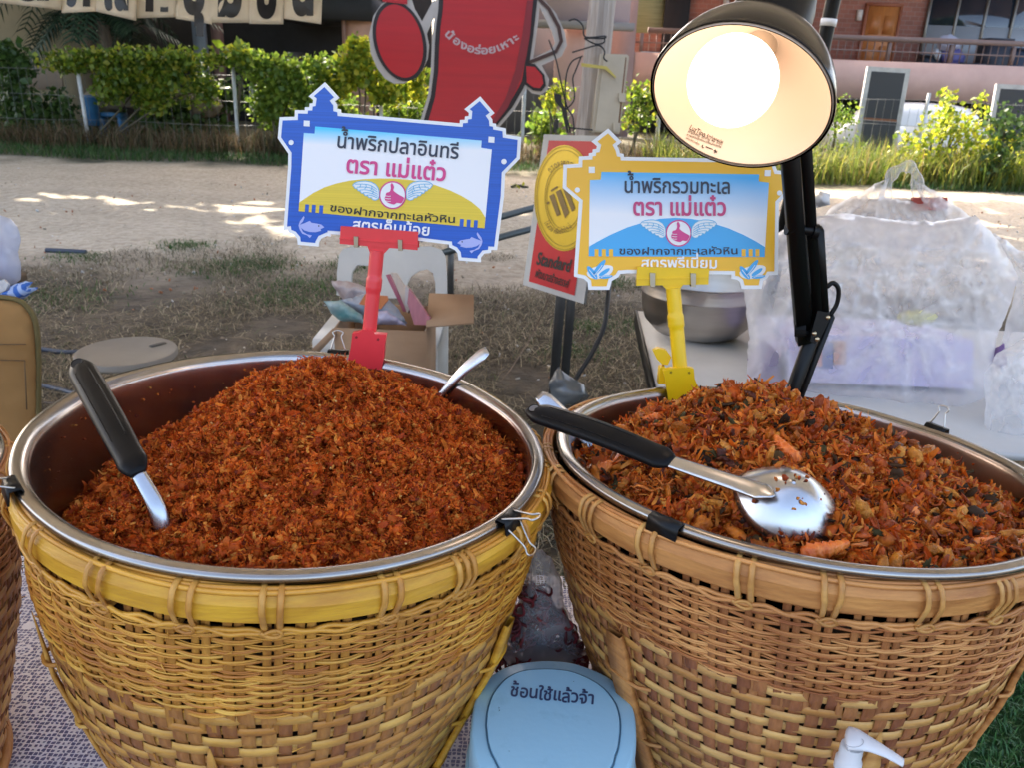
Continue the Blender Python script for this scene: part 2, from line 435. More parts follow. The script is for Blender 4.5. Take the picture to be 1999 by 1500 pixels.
def leaf_mesh(name, pos, size, m, parent=None, var=0.5, flat=None):
    n = len(pos); R = rand_rot(n)
    if flat is not None: pass
    sc = size * (1 + rng.uniform(-var, var, n))
    V, F = instance(LEAF_V, LEAF_F, np.asarray(pos), R, sc); return npmesh(name, V, F, m, parent)
BLADE_V = np.array([[-0.5, 0, 0], [0.5, 0, 0], [0.35, 0.15, 0.5], [-0.35, 0.15, 0.5], [0, 0.5, 1.0]]); BLADE_Q = np.array([[0, 1, 2, 3]]); BLADE_T = np.array([[3, 2, 4, 4]])
def blades(name, pos, height, width, m, parent=None, lean=0.5):
    n = len(pos); a = rng.uniform(0, 2 * math.pi, n); h = height * rng.uniform(0.5, 1.2, n); l = lean * rng.uniform(0.2, 1.4, n)
    w = width * rng.uniform(0.6, 1.3, n); ca, sa = np.cos(a), np.sin(a)
    def p(x, t):
        f = l * t * t * h; zz = h * (t - 0.45 * np.minimum(l, 1) * t * t)
        return np.stack([pos[:, 0] + ca * f - sa * x * w, pos[:, 1] + sa * f + ca * x * w, pos[:, 2] + zz], -1)
    V = np.stack([p(-.5, 0), p(.5, 0), p(.4, .55), p(-.4, .55), p(0.0, 1.0)], 1).reshape(-1, 3); b = np.arange(n)[:, None] * 5
    return npmesh(name, V, [b + np.array([[0, 1, 2, 3]]), b + np.array([[3, 2, 4]])], m, parent)
# ================================================================ the ground
GRASS = [(0, (.11, .085, .05)), (.25, (.19, .15, .09)), (.5, (.28, .225, .14)), (.72, (.14, .11, .07)), (.9, (.075, .11, .03))]
def ground_material():
    m = bpy.data.materials.new('dirt'); t, b = nt(m); N = t.nodes; L = t.links
    tc = N.new('ShaderNodeTexCoord')
    def noise(sc, det=6, st=None, dist=0.0):
        n = N.new('ShaderNodeTexNoise'); n.inputs['Scale'].default_value = sc; n.inputs['Detail'].default_value = det; n.inputs['Distortion'].default_value = dist
        mp = N.new('ShaderNodeMapping'); mp.inputs['Scale'].default_value = st or (1, 1, 1); L.new(tc.outputs['Object'], mp.inputs[0]); L.new(mp.outputs[0], n.inputs[0]); return n
    def ramp(src, a, b_, ca, cb):
        r = N.new('ShaderNodeValToRGB'); r.color_ramp.elements[0].position = a; r.color_ramp.elements[1].position = b_
        r.color_ramp.elements[0].color = (*ca, 1); r.color_ramp.elements[1].color = (*cb, 1); L.new(src, r.inputs[0]); return r
    def mix(f, a, b_):
        x = N.new('ShaderNodeMix'); x.data_type = 'RGBA'; L.new(f, x.inputs[0]); L.new(a, x.inputs[6]); L.new(b_, x.inputs[7]); return x.outputs[2]
    n1 = noise(1.1, 9, (1, 1.6, 1)); n2 = noise(16, 9, (1, 1, 1), 0.6); n3 = noise(90, 4)
    dirt = ramp(n1.outputs[0], .3, .7, (.42, .33, .23), (.58, .48, .36))
    fine = ramp(n2.outputs[0], .34, .6, (.29, .22, .15), (.58, .49, .37))
    d = mix(n3.outputs[0], dirt.outputs[0], fine.outputs[0])
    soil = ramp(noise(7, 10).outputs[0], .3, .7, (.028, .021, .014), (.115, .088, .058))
    sp = N.new('ShaderNodeSeparateXYZ'); L.new(tc.outputs['Object'], sp.inputs[0])
    # bare dirt lies between the dry grass by the stall and the verge under the fence
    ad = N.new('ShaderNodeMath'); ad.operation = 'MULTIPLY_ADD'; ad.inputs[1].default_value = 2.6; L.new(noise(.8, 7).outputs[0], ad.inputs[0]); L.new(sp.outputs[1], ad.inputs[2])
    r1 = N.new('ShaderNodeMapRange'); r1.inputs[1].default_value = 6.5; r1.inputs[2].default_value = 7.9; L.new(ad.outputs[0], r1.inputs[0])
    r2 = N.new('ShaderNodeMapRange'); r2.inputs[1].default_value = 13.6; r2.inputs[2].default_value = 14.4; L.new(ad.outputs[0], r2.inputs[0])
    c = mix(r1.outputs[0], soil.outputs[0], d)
    verge = ramp(noise(5, 8).outputs[0], .35, .65, (.06, .06, .03), (.16, .13, .075))
    c = mix(r2.outputs[0], c, verge.outputs[0])
    L.new(c, b.inputs['Base Color']); b.inputs['Roughness'].default_value = .95
    bp = N.new('ShaderNodeBump'); bp.inputs['Strength'].default_value = .8; bp.inputs['Distance'].default_value = .06; L.new(n2.outputs[0], bp.inputs['Height']); L.new(bp.outputs[0], b.inputs['Normal'])
    return m
gx = np.concatenate([np.linspace(-120, -14, 12), np.linspace(-12, 12, 97), np.linspace(14, 120, 12)]); gy = np.concatenate([np.linspace(-60, 0, 8), np.linspace(.5, 16, 80), np.linspace(18, 160, 16)])
X, Y = np.meshgrid(gx, gy); Z = np.where((np.abs(X) < 11) & (Y > 1) & (Y < 15), 0.025 * fbm(np.stack([X * .9, Y * .9, X * 0], -1), 4), 0)
tag(npmesh('ground', np.stack([X, Y, Z], -1).reshape(-1, 3), grid_faces(len(gy), len(gx)), ground_material(), smooth=True), kind='structure')

# dry grass lying over the soil by the stall, thinning out onto the dirt
n = 170000
gy_ = 1.9 + 5.6 * rng.random(n) ** 0.85; gx_ = rng.uniform(-1, 1, n) * (1.0 + gy_ * .74)
dn = fbm(np.stack([gx_ * 1.3, gy_ * 1.3, gx_ * 0], -1), 3)
keep = (gy_ + dn * 1.6 + 1.4 * rng.random(n) ** 2 < 6.5) & (dn > -.85 + .3 * rng.random(n))
P = np.stack([gx_, gy_, 0.0 * gx_], -1)[keep]
m_dry = mat('dry_grass', (0, 0, 0), .85, island=[(0, (.08, .062, .036)), (.25, (.24, .19, .12)), (.5, (.46, .38, .25)), (.7, (.15, .12, .075)), (.93, (.085, .11, .04))], trans=.2)
tag(blades('dry_grass', P, .058, .0042, m_dry, lean=2.0), 'tangle of dry straw coloured grass on the ground behind the stall', 'grass', kind='stuff')
m_green = mat('green_grass', (0, 0, 0), .6, island=[(0, (.035, .085, .018)), (.4, (.06, .13, .03)), (.75, (.10, .16, .04)), (.9, (.15, .13, .06))], trans=.35)
pts = []
for u, v, r in ((90, 585, .5), (450, 525, .45), (500, 515, .3), (600, 560, .4), (150, 505, .25), (700, 520, .3), (1190, 555, .3), (1260, 640, .25), (800, 700, .15), (1120, 690, .2), (360, 480, .25), (560, 590, .3), (1140, 640, .15)):
    c = atz(u, v, 0); k = int(1500 * r); q = rng.normal(0, r * .5, (k, 2)) * np.array([1, .8]); pts.append(np.stack([c[0] + q[:, 0], c[1] + q[:, 1], np.zeros(k)], -1))
tag(blades('green_grass', np.concatenate(pts), .05, .007, m_green, lean=1.2), 'patches of short green grass among the dry grass', 'grass', kind='stuff')
# verge by the fence
n = 26000; vx = rng.uniform(-12, 13, n); vy = 12.9 + rng.random(n) ** 1.0 * 2.6; dn = fbm(np.stack([vx * .8, vy * 1.5, vx * 0], -1), 3)
kp = (vy + dn * .9 > 13.0); P = np.stack([vx, vy, vx * 0], -1)[kp]
tag(blades('verge_grass', P, .16, .012, m_green, lean=.9), 'low green grass along the foot of the fence', 'grass', kind='stuff')
n = 15000; vx = rng.uniform(-12, 12, n); vy = 14.2 + rng.random(n) * 1.7; dn = fbm(np.stack([vx * .7, vy, vx * 0 + 9], -1), 3)
kp = (dn > -.25); P = np.stack([vx, vy, vx * 0], -1)[kp]
m_brown = mat('tall_dry_grass', (0, 0, 0), .8, island=[(0, (.10, .065, .03)), (.3, (.17, .11, .055)), (.6, (.22, .16, .085)), (.82, (.07, .085, .03))], trans=.3)
tag(blades('tall_dry_grass', P, .55, .016, m_brown, lean=.8), 'tall brown dry grass growing through the wire fence', 'grass', kind='stuff')
n = 7000; vx = rng.uniform(2.2, 10.5, n); vy = 13.2 + rng.random(n) * 2.2; dn = fbm(np.stack([vx * .9, vy, vx * 0 + 3], -1), 3); P = np.stack([vx, vy, vx * 0], -1)[dn > -.2]
tag(blades('tall_weeds', P, .75, .02, mat('weed_blades', (0, 0, 0), .6, island=[(0, (.10, .15, .025)), (.35, (.20, .24, .04)), (.65, (.32, .31, .06)), (.88, (.28, .21, .08))], trans=.5), lean=.7), 'loose tall yellow green weeds along the fence at the right', 'weeds', kind='stuff')
# litter: small pale stones and leaf bits
iv, if_ = ico(1); n = 1500
ly = 2.6 + rng.random(n) * 9; lx = rng.uniform(-1, 1, n) * (.8 + ly * .65)
V, F = instance(iv, if_, np.stack([lx, ly, 0.006 + 0 * lx], -1), rand_rot(n), np.stack([rng.uniform(.004, .017, n), rng.uniform(.004, .02, n), rng.uniform(.002, .007, n)], -1))
tag(npmesh('litter', V, F, mat('litter', (0, 0, 0), .8, island=[(0, (.5, .46, .4)), (.3, (.28, .22, .16)), (.55, (.32, .12, .05)), (.75, (.55, .55, .55)), (.92, (.2, .17, .12))])), 'small stones and leaf litter strewn over the ground', 'litter', kind='stuff')
# artificial turf at the right, beside the table
turf = MB().box((1.75, 1.15, 0.006), (1.9, 2.0, .012)).build('turf', mat('turf', (.02, .08, .012), .9, c2=(.01, .05, .01), scale=60)); tag(turf, kind='structure')
n = 26000; P = np.stack([rng.uniform(.8, 2.2, n), rng.uniform(.5, 2.1, n), np.full(n, .012)], -1)
tag(blades('turf_grass', P, .035, .0035, mat('turf_blades', (0, 0, 0), .5, island=[(0, (.012, .06, .01)), (.4, (.02, .10, .015)), (.8, (.04, .14, .03))]), lean=.9), 'bright green artificial turf beside the table', 'turf', kind='stuff')

# ================================================================ roof and unseen trees that shade the place, crowns shaped for it
m_leaf = mat('shade_leaves', (0, 0, 0), .5, island=[(0, (.03, .08, .015)), (.5, (.05, .11, .02)), (.8, (.09, .15, .03))], trans=.4)
m_bark = mat('bark', (.16, .12, .085), .9, c2=(.07, .05, .035), scale=14, bump=.6, stretch=(1, 1, .2))
LIT = [[(-60, 366), (340, 384), (250, 412), (120, 410), (-60, 404)], [(80, 404), (260, 400), (220, 428), (100, 430)], [(290, 390), (420, 382), (640, 392), (640, 468), (470, 460), (380, 440), (310, 412)], [(560, 380), (720, 385), (720, 450), (560, 465)], [(955, 385), (1060, 395), (1060, 475), (955, 462)], [(1880, 395), (2010, 400), (2010, 480), (1890, 470)]]
LITW = [np.array([atz(u, v, 0)[:2] for u, v in p]) for p in LIT]
def crown(xa, xb, n):  # unseen leaves placed by where their shade falls, gaps kept for sun patches
    g = np.stack([rng.uniform(xa, xb, n), rng.uniform(.5, 20.5, n)], -1); z = rng.uniform(6.0, 9.5, n)
    jit = np.stack([fbm(np.stack([g[:, 0] * 1.6, g[:, 1] * 3, 0 * z], -1), 3) * .5, fbm(np.stack([g[:, 0] * 1.6, g[:, 1] * 3, 0 * z + 31], -1), 3) * .45], -1)
    ok = np.array([not any(winding(q, p) for p in LITW) for q in g + jit]) | (rng.random(n) < .10)
    ok &= ~((g[:, 0] > -5.2) & (g[:, 1] > 12.9 + jit[:, 0]))
    ok &= ~((g[:, 0] > 2.5 ) & (g[:, 1] > 11.2 + jit[:, 0] ))
    g = g[ok]; z = z[ok]
    return np.stack([g[:, 0], g[:, 1], 0 * z], -1) + SV * (z / SV[2])[:, None]
for i, (xa, xb, tx, n) in enumerate(((-13, -1, -15.5, 19000), (-1, 9, 15.5, 15000))):
    y0 = 15.0
    r = thing('tree', (tx, y0, 0), ['tall shade tree over the left of the ground beyond the stall', 'tall shade tree over the right of the ground beyond the stall'][i], 'tree')
    tr = MB().tube(smooth_path([(tx, y0, 0), (tx + .1, y0 - .1, 3), (tx * .95, y0 - .4, 6)], 12), np.linspace(.32, .2, 12), 10)
    for e in range(5): tr.tube(smooth_path([(tx * .97, y0 - .3, 5 + e * .2), ((tx + (xa + xb) / 2) / 2, y0 - 2 + e, 6.8), (xa + (xb - xa) * (e + .5) / 5, 9 + e * 1.6, 7.5)], 14), np.linspace(.16, .04, 14), 7)
    tr.build('trunk', m_bark, r, smooth=True)
    leaf_mesh('crown', crown(xa, xb, n), .52, m_leaf, r, .35)
# ================================================================ fence, hedge and plants
FY = 15.0
def fence_y(x): return FY + .05 * (x + 7)
m_post = mat('white_paint', (.62, .62, .6), .6, c2=(.4, .38, .35), scale=9)
m_wire = mat('galvanised_wire', (.22, .22, .21), .6, .3)
f = thing('wire_fence', (-7, FY, 0), 'wire mesh fence on thin white posts along the far verge', 'fence')
for u in (-130, 172, 459, 742, 1020, 1294, 1585, 1835):
    x = aty(u, 250, FY)[0]; y = fence_y(x); lean = rng.uniform(-.03, .03)
    MB().tube([(x + lean, y, 1.42), (x, y, -.05)], .034, 8).build('post', m_post, f, smooth=True)
w = MB(); xs = np.arange(-11, 12.5, .16)
for x in xs: w.add(*tube([(x + rng.uniform(-.02, .02), fence_y(x) + .04, 1.3), (x, fence_y(x) + .04, .03)], .0032, 3))
for z in (.1, .45, .85, 1.28): w.add(*tube([(x, fence_y(x) + .045, z + .015 * math.sin(x * 2.1 + z * 9)) for x in np.arange(-11, 12.6, .8)], .0042, 3))
w.build('wire_mesh', m_wire, f)

def leafmat(name, cols, tr=.45): return mat(name, (0, 0, 0), .45, island=cols, trans=tr)
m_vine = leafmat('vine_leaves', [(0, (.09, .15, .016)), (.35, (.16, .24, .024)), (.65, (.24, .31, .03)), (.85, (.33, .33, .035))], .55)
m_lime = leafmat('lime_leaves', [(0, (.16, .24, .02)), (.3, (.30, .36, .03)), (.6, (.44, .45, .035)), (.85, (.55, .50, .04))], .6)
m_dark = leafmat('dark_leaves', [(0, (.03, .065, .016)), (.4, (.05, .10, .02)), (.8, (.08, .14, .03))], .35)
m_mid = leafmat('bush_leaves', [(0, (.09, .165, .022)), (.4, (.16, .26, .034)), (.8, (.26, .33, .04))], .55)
m_stem = mat('stem', (.11, .09, .05), .8, c2=(.06, .05, .03), scale=30)
def plant(name, label, cat, blobs, m, size, y, dens=1.0, group=None, stems=3, depth=.35, noise=.55):
    """blobs: (px u, px v, radius u px, radius v px): leaves fill their volumes around depth y"""
    base = aty(blobs[0][0], blobs[0][1], y); r = thing(name, (base[0], y, 0), label, cat, group)
    pts = []
    for (u, v, ru, rv) in blobs:
        k = int(ru * rv * .16 * dens); q = rng.normal(0, .48, (k, 3)); q = q[np.linalg.norm(q, axis=1) < 1.25]
        for a in q: pts.append(aty(u + a[0] * ru, v + a[1] * rv, y + a[2] * depth))
    pts = np.array(pts); d = fbm(pts * 3.2, 3); pts = pts[(d > -noise) & (pts[:, 2] > .02)]
    leaf_mesh('foliage', pts, size, m, r, .45)
    st = MB(); c = pts.mean(0)
    for i in range(stems):
        e = pts[rng.integers(len(pts))]; st.tube(smooth_path([(base[0] + rng.uniform(-.2, .2), y, 0), (c[0] * .5 + e[0] * .5, y + .05, (c[2] + e[2]) * .4), e], 8), np.linspace(.022, .006, 8), 5)
    st.build('stem', m_stem, r); return r
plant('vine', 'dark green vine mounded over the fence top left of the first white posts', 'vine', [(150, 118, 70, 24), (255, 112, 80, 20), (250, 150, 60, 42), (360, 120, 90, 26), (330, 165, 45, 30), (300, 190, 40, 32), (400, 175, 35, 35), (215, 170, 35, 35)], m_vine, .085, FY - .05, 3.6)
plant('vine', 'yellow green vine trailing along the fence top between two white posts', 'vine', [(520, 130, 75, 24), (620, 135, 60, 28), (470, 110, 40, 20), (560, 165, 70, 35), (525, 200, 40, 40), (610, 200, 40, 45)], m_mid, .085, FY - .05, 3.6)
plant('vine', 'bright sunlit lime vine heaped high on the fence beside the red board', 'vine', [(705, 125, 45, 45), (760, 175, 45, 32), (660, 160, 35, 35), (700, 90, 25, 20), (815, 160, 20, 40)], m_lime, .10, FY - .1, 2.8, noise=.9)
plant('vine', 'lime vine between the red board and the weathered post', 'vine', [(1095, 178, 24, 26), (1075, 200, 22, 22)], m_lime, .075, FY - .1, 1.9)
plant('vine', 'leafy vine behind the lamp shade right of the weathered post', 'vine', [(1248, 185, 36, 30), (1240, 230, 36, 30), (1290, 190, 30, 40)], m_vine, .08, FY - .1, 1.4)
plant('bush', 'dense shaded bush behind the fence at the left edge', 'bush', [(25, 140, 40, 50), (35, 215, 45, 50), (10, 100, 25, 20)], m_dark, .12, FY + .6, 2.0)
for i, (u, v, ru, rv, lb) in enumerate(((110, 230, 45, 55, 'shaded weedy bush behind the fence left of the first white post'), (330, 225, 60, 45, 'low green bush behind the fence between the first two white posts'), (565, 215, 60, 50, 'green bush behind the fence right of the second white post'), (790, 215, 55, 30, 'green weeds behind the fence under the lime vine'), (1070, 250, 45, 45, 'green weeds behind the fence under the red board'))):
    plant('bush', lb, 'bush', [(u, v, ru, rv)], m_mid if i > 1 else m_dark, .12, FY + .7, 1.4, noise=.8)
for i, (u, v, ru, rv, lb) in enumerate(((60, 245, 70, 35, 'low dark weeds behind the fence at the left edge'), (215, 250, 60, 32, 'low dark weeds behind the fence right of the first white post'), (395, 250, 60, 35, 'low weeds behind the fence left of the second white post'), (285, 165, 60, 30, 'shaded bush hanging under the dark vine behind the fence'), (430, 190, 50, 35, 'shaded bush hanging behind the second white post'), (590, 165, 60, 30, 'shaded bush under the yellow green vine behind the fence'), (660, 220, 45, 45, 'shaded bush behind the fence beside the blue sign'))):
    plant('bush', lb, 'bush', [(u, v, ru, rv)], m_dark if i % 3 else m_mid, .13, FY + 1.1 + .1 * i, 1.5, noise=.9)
plant('shrub', 'sunlit yellow green shrub in front of the dark framed panel', 'shrub', [(1850, 215, 22, 55), (1835, 250, 40, 40), (1890, 265, 40, 55), (1790, 290, 50, 40), (1850, 330, 60, 40)], m_lime, .075, 14.2, 1.25, stems=8, depth=.5, noise=.5)
plant('shrub', 'sunlit shrub with upright shoots at the right edge', 'shrub', [(1915, 210, 14, 35), (1950, 290, 45, 50), (1990, 330, 40, 60), (1930, 350, 50, 35)], m_lime, .08, 13.9, 1.0, stems=8, depth=.5, noise=.45)
plant('shrub', 'dark leafed shrub at the right edge over the second framed panel', 'shrub', [(1970, 255, 45, 55), (1945, 320, 35, 40)], m_dark, .09, 13.5, 1.1, stems=5)
plant('bush', 'feathery green bush behind the lamp post', 'bush', [(1640, 230, 35, 45), (1650, 300, 45, 40), (1610, 330, 30, 30)], m_mid, .06, FY + .3, 1.3)
plant('bush', 'low bright weeds on the verge below the framed panel', 'bush', [(1700, 330, 70, 22), (1800, 345, 60, 25), (1600, 340, 40, 20), (1560, 300, 40, 30)], m_lime, .06, 14.4, 1.1)
plant('bush', 'low lime weeds on the verge beside the blue sign', 'bush', [(1010, 372, 22, 14), (995, 390, 12, 8)], m_lime, .05, 11.5, 3)
plant('bush', 'broad leafed plant rising above the fence beside the second white post', 'bush', [(455, 100, 28, 14), (475, 112, 22, 10)], m_lime, .16, FY + .1, .9)

# palm tree
PY = 19.0
pt = thing('palm_tree', (aty(200, 100, PY)[0], PY, 0), 'dark green palm tree behind the fence at the left', 'palm tree')
bx = aty(200, 100, PY)[0]
MB().tube([(bx, PY, 0), (bx + .1, PY, 1.6), (bx + .1, PY, 2.6)], [.16, .13, .11], 9).build('trunk', m_bark, pt, smooth=True)
m_palm = leafmat('palm_leaflets', [(0, (.012, .032, .018)), (.5, (.022, .05, .026)), (.8, (.045, .08, .04))], .2)
for k in range(30):
    fr = MB(); a = rng.uniform(0, 2 * math.pi); ln = rng.uniform(1.3, 2.5); h0 = rng.uniform(1.6, 2.7); rise = rng.uniform(.1, .9)
    path = smooth_path([(bx + rng.uniform(-.5, .9), PY, h0), (bx + math.cos(a) * ln * .5, PY + math.sin(a) * ln * .4, h0 + rise), (bx + math.cos(a) * ln, PY + math.sin(a) * ln * .8, h0 + rise * .3 - rng.uniform(0, .6))], 22)
    fr.tube(path, np.linspace(.02, .006, 22), 4)
    for i in range(3, 22):
        p = path[i]; d = path[min(i + 1, 21)] - path[i - 1]; d /= np.linalg.norm(d)
        for s in (-1, 1):
            sd = np.cross(d, (0, 0, 1)); sd /= np.linalg.norm(sd) + 1e-9; e = p + (s * sd * .45 + d * .32 - np.array([0, 0, .16])) * rng.uniform(.7, 1.1) * (1.05 - .025 * abs(i - 10)); q = d * .025
            fr.add([p - q, p + q, (p + e) / 2 + q + np.array([0, 0, .05]), (p + e) / 2 - q + np.array([0, 0, .05]), e], [np.array([[0, 1, 2, 3]]), np.array([[3, 2, 4]])])
    fr.build('frond', m_palm, pt)

# things lying behind the fence
def rocks(cx_px, lab):
    c = atz(*cx_px, .15); y = FY + 1.0; c = aty(cx_px[0], cx_px[1], y); rr = MB()
    V, F = ico(3); V = V * (1 + .25 * fbm(V * 2 + c[0], 3)[:, None]) * np.array([.36, .25, .2]); rr.add(V + np.array([c[0], y, max(.16, c[2])]), F)
    tag(rr.build('rock', mat('rock', (.33, .27, .2), .9, c2=(.17, .14, .11), scale=7, bump=.5), smooth=True), lab, 'rock', 'rocks behind the fence')
rocks((205, 195), 'tan rock heaped behind the fence right of the first white post'); rocks((270, 190), 'pale rock behind the fence among green weeds'); rocks((345, 195), 'brown rock behind the fence left of the second white post'); rocks((395, 205), 'small tan rock close behind the second white post')
a = aty(195, 222, FY + .7); b = aty(242, 222, FY + .7); t = thing('plastic_bench', (a[0], FY + .7, 0), 'low blue plastic bench behind the wire fence', 'bench')
m_blue = mat('blue_plastic', (.04, .16, .32), .5, c2=(.03, .11, .22), scale=8)
MB().box(((a[0] + b[0]) / 2, FY + .7, a[2]), (b[0] - a[0], .3, .07)).build('seat', m_blue, t)
for x in (a[0] + .04, b[0] - .04): MB().box((x, FY + .7, a[2] / 2 - .02), (.06, .28, a[2] - .04)).build('leg', m_blue, t)
a = aty(178, 205, FY + .5); tag(MB().lathe([(.0, 0), (.11, 0), (.13, .5), (.14, .52), (.12, .52), (.1, .06)], (a[0], FY + .5, a[2] - .35), n=18).build('bucket', m_blue, smooth=True), 'tall blue bucket behind the first white fence post', 'bucket')
c = aty(502, 195, FY + .5); tag(MB().box((c[0], FY + .5, c[2]), (.26, .1, .5), [[1, 0, .1], [0, 1, 0], [-.1, 0, 1]]).build('sheet_roll', mat('ribbed_white', (.55, .57, .6), .5, c2=(.35, .37, .4), scale=3, stretch=(1, 1, 22))), 'pale ribbed sheet standing behind the fence under the vines', 'sheet')

# ================================================================ buildings beyond the fence
def brickmat(name, c, c2, mortar, sc):
    m = bpy.data.materials.new(name); t, b = nt(m); N = t.nodes; L = t.links; tc = N.new('ShaderNodeTexCoord'); mp = N.new('ShaderNodeMapping'); mp.inputs['Rotation'].default_value = (math.pi / 2, 0, 0)
    L.new(tc.outputs['Object'], mp.inputs[0]); br = N.new('ShaderNodeTexBrick'); L.new(mp.outputs[0], br.inputs[0])
    br.inputs['Color1'].default_value = (*c, 1); br.inputs['Color2'].default_value = (*c2, 1); br.inputs['Mortar'].default_value = (*mortar, 1); br.inputs['Scale'].default_value = sc; br.inputs['Mortar Size'].default_value = .012; br.inputs['Brick Width'].default_value = .5
    L.new(br.outputs[0], b.inputs['Base Color']); b.inputs['Roughness'].default_value = .9; return m
BY = 23.0
m_brick = brickmat('brick', (.36, .15, .11), (.28, .12, .09), (.33, .24, .2), 2.1)
m_pink = mat('pink_render', (.62, .40, .33), .85, c2=(.52, .33, .27), scale=1.3)
m_pillar = mat('mauve_render', (.42, .27, .24), .85, c2=(.35, .22, .2), scale=1.7)
m_rail = mat('brown_rail', (.20, .13, .11), .6)
m_dkglass = mat('window_glass', (.02, .03, .045), .06, spec=.9)
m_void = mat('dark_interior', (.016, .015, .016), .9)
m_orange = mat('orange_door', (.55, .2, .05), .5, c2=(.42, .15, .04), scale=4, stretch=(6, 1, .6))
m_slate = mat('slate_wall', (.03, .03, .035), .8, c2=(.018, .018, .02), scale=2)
def rect(u0, v0, u1, v1, y, d): # box filling a px rectangle at depth y, extending d behind
    p = aty(u0, (v0 + v1) / 2, y)[0]; q = aty(u1, (v0 + v1) / 2, y)[0]; um = (u0 + u1) / 2
    return (p + q) / 2, y + d / 2, (aty(um, v0, y)[2] + aty(um, v1, y)[2]) / 2, q - p, d, aty(um, v0, y)[2] - aty(um, v1, y)[2]
def px(u, v, y=BY): return aty(u, v, y)
zt = px(1700, 118)[2]; zb = px(1700, 192)[2]      # the balcony's pink parapet
bl = thing('brick_building', (6, BY, 0), 'two storey brick building with a pink balcony and orange doors', 'building')
xa, xb = px(1225, 150)[0], 17.0
MB().box(((xa + xb) / 2, BY + .12, (zt + zb) / 2), (xb - xa, .24, zt - zb)).build('parapet', m_pink, bl)
MB().box(((xa + xb) / 2, BY + 1.5, zb + .12), (xb - xa, 2.5, .2)).build('balcony_floor', m_pillar, bl)
WY = BY + 2.6
MB().box(((xa + xb) / 2, WY + .2, zt + 2.2), (xb - xa, .4, 5.4)).build('brick_wall', m_brick, bl)
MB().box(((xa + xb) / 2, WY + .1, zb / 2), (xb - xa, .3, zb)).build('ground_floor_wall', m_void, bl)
MB().box(((xa + xb) / 2, BY + 1.2, zt + 3.6), (xb - xa + 1, 3.6, .35)).build('roof', m_pillar, bl)
def door(u0, v0, u1):
    x0, x1 = px(u0, 60, WY)[0], px(u1, 60, WY)[0]; z1 = px((u0 + u1) / 2, v0, WY)[2]; z0 = zb + .25
    d = MB().box(((x0 + x1) / 2, WY - .03, (z0 + z1) / 2), (x1 - x0, .08, z1 - z0)); cw = (x1 - x0)
    d.build('door', m_orange, bl); o = bl.children[-1]; md = mat('door_panel', (.45, .16, .04), .5)
    for cz, hh in ((.78, .26), (.4, .3), (.14, .16)):
        for sx in (-.22, .22): MB().box(((x0 + x1) / 2 + sx * cw, WY - .078, z0 + (z1 - z0) * cz), (cw * .32, .02, (z1 - z0) * hh * .85)).build('panel', md, o)
    MB().ball((x0 + .1 * cw, WY - .1, z0 + (z1 - z0) * .47), .035).build('handle', m_rail, o)
    fr = MB(); fr.box((x0 - .04, WY - .04, (z0 + z1) / 2), (.08, .12, z1 - z0)); fr.box((x1 + .04, WY - .04, (z0 + z1) / 2), (.08, .12, z1 - z0)); fr.box(((x0 + x1) / 2, WY - .04, z1 + .04), (x1 - x0 + .16, .12, .08)); fr.build('door_frame', mat('frame_red', (.3, .1, .05), .6), o)
    MB().box((x0 - .22, WY - .05, z1 - .25), (.14, .1, .28)).build('wall_light', mat('lamp_white', (.6, .55, .5), .5), bl)
door(1686, 12, 1747); door(1425, -8, 1447)
# windows at the right
x0, x1 = px(1803, 60, WY)[0], px(2080, 60, WY)[0]; z0 = zb + .3; z1 = px(1900, -60, WY)[2]
wn_ = MB().box(((x0 + x1) / 2, WY - .02, (z0 + z1) / 2), (x1 - x0, .1, z1 - z0)); wn_.build('window', m_dkglass, bl); wo = bl.children[-1]
fr = MB(); m_al = mat('bronze_frame', (.2, .19, .17), .4, .6)
for k in range(6): fr.box((x0 + (x1 - x0) * k / 5, WY - .09, (z0 + z1) / 2), (.07, .06, z1 - z0))
fr.box(((x0 + x1) / 2, WY - .085, z0 + (z1 - z0) * .12), (x1 - x0, .05, .06)); fr.build('window_frame', m_al, wo)
MB().box(((x0 + x1) / 2, WY - .075, z0 + (z1 - z0) * .33), (x1 - x0 - .1, .012, (z1 - z0) * .42)).build('blind', mat('frosted_film', (.30, .34, .38), .3), wo)
# left end of the balcony: green shuttered opening, pillars
x0, x1 = px(1238, 20, WY)[0], px(1300, 20, WY)[0]
MB().box(((x0 + x1) / 2, WY - .02, zt + 1.35), (x1 - x0, .1, 1.5)).build('shutter', mat('green_shutter', (.26, .28, .14), .7, c2=(.16, .17, .08), scale=2, stretch=(.4, .4, 14)), bl)
MB().box((px(1320, 20, WY)[0], WY - .1, zt + 1), (.7, .2, 3)).build('dark_opening', m_void, bl)
MB().box((px(1218, 60)[0], BY + .2, 3), (.62, .5, 6.5)).build('pillar', m_pillar, bl)
MB().box((px(1270, 90, WY)[0], WY - .04, zt - .1), (.55, .1, .4)).build('window', mat('sky_glass', (.35, .45, .5), .1), bl)
rl = MB(); zr = px(1700, 74)[2]
rl.box(((xa + xb) / 2 + .2, BY + .1, zr), (xb - xa - .5, .12, .13)); 
for x in np.arange(xa + .3, xb, 1.62): rl.box((x, BY + .1, (zt + zr) / 2 - .03), (.09, .09, zr - zt - .1))
rl.box(((xa + xb) / 2, BY + .1, zt + (zr - zt) * .45), (xb - xa, .03, .035)); rl.build('railing', m_rail, bl)
rb = MB()
for x in np.arange(xa + .5, xb, .19): rb.box((x, BY + .1, (zt + zr) / 2 - .02), (.022, .022, zr - zt - .1))
rb.build('baluster_row', m_rail, bl)
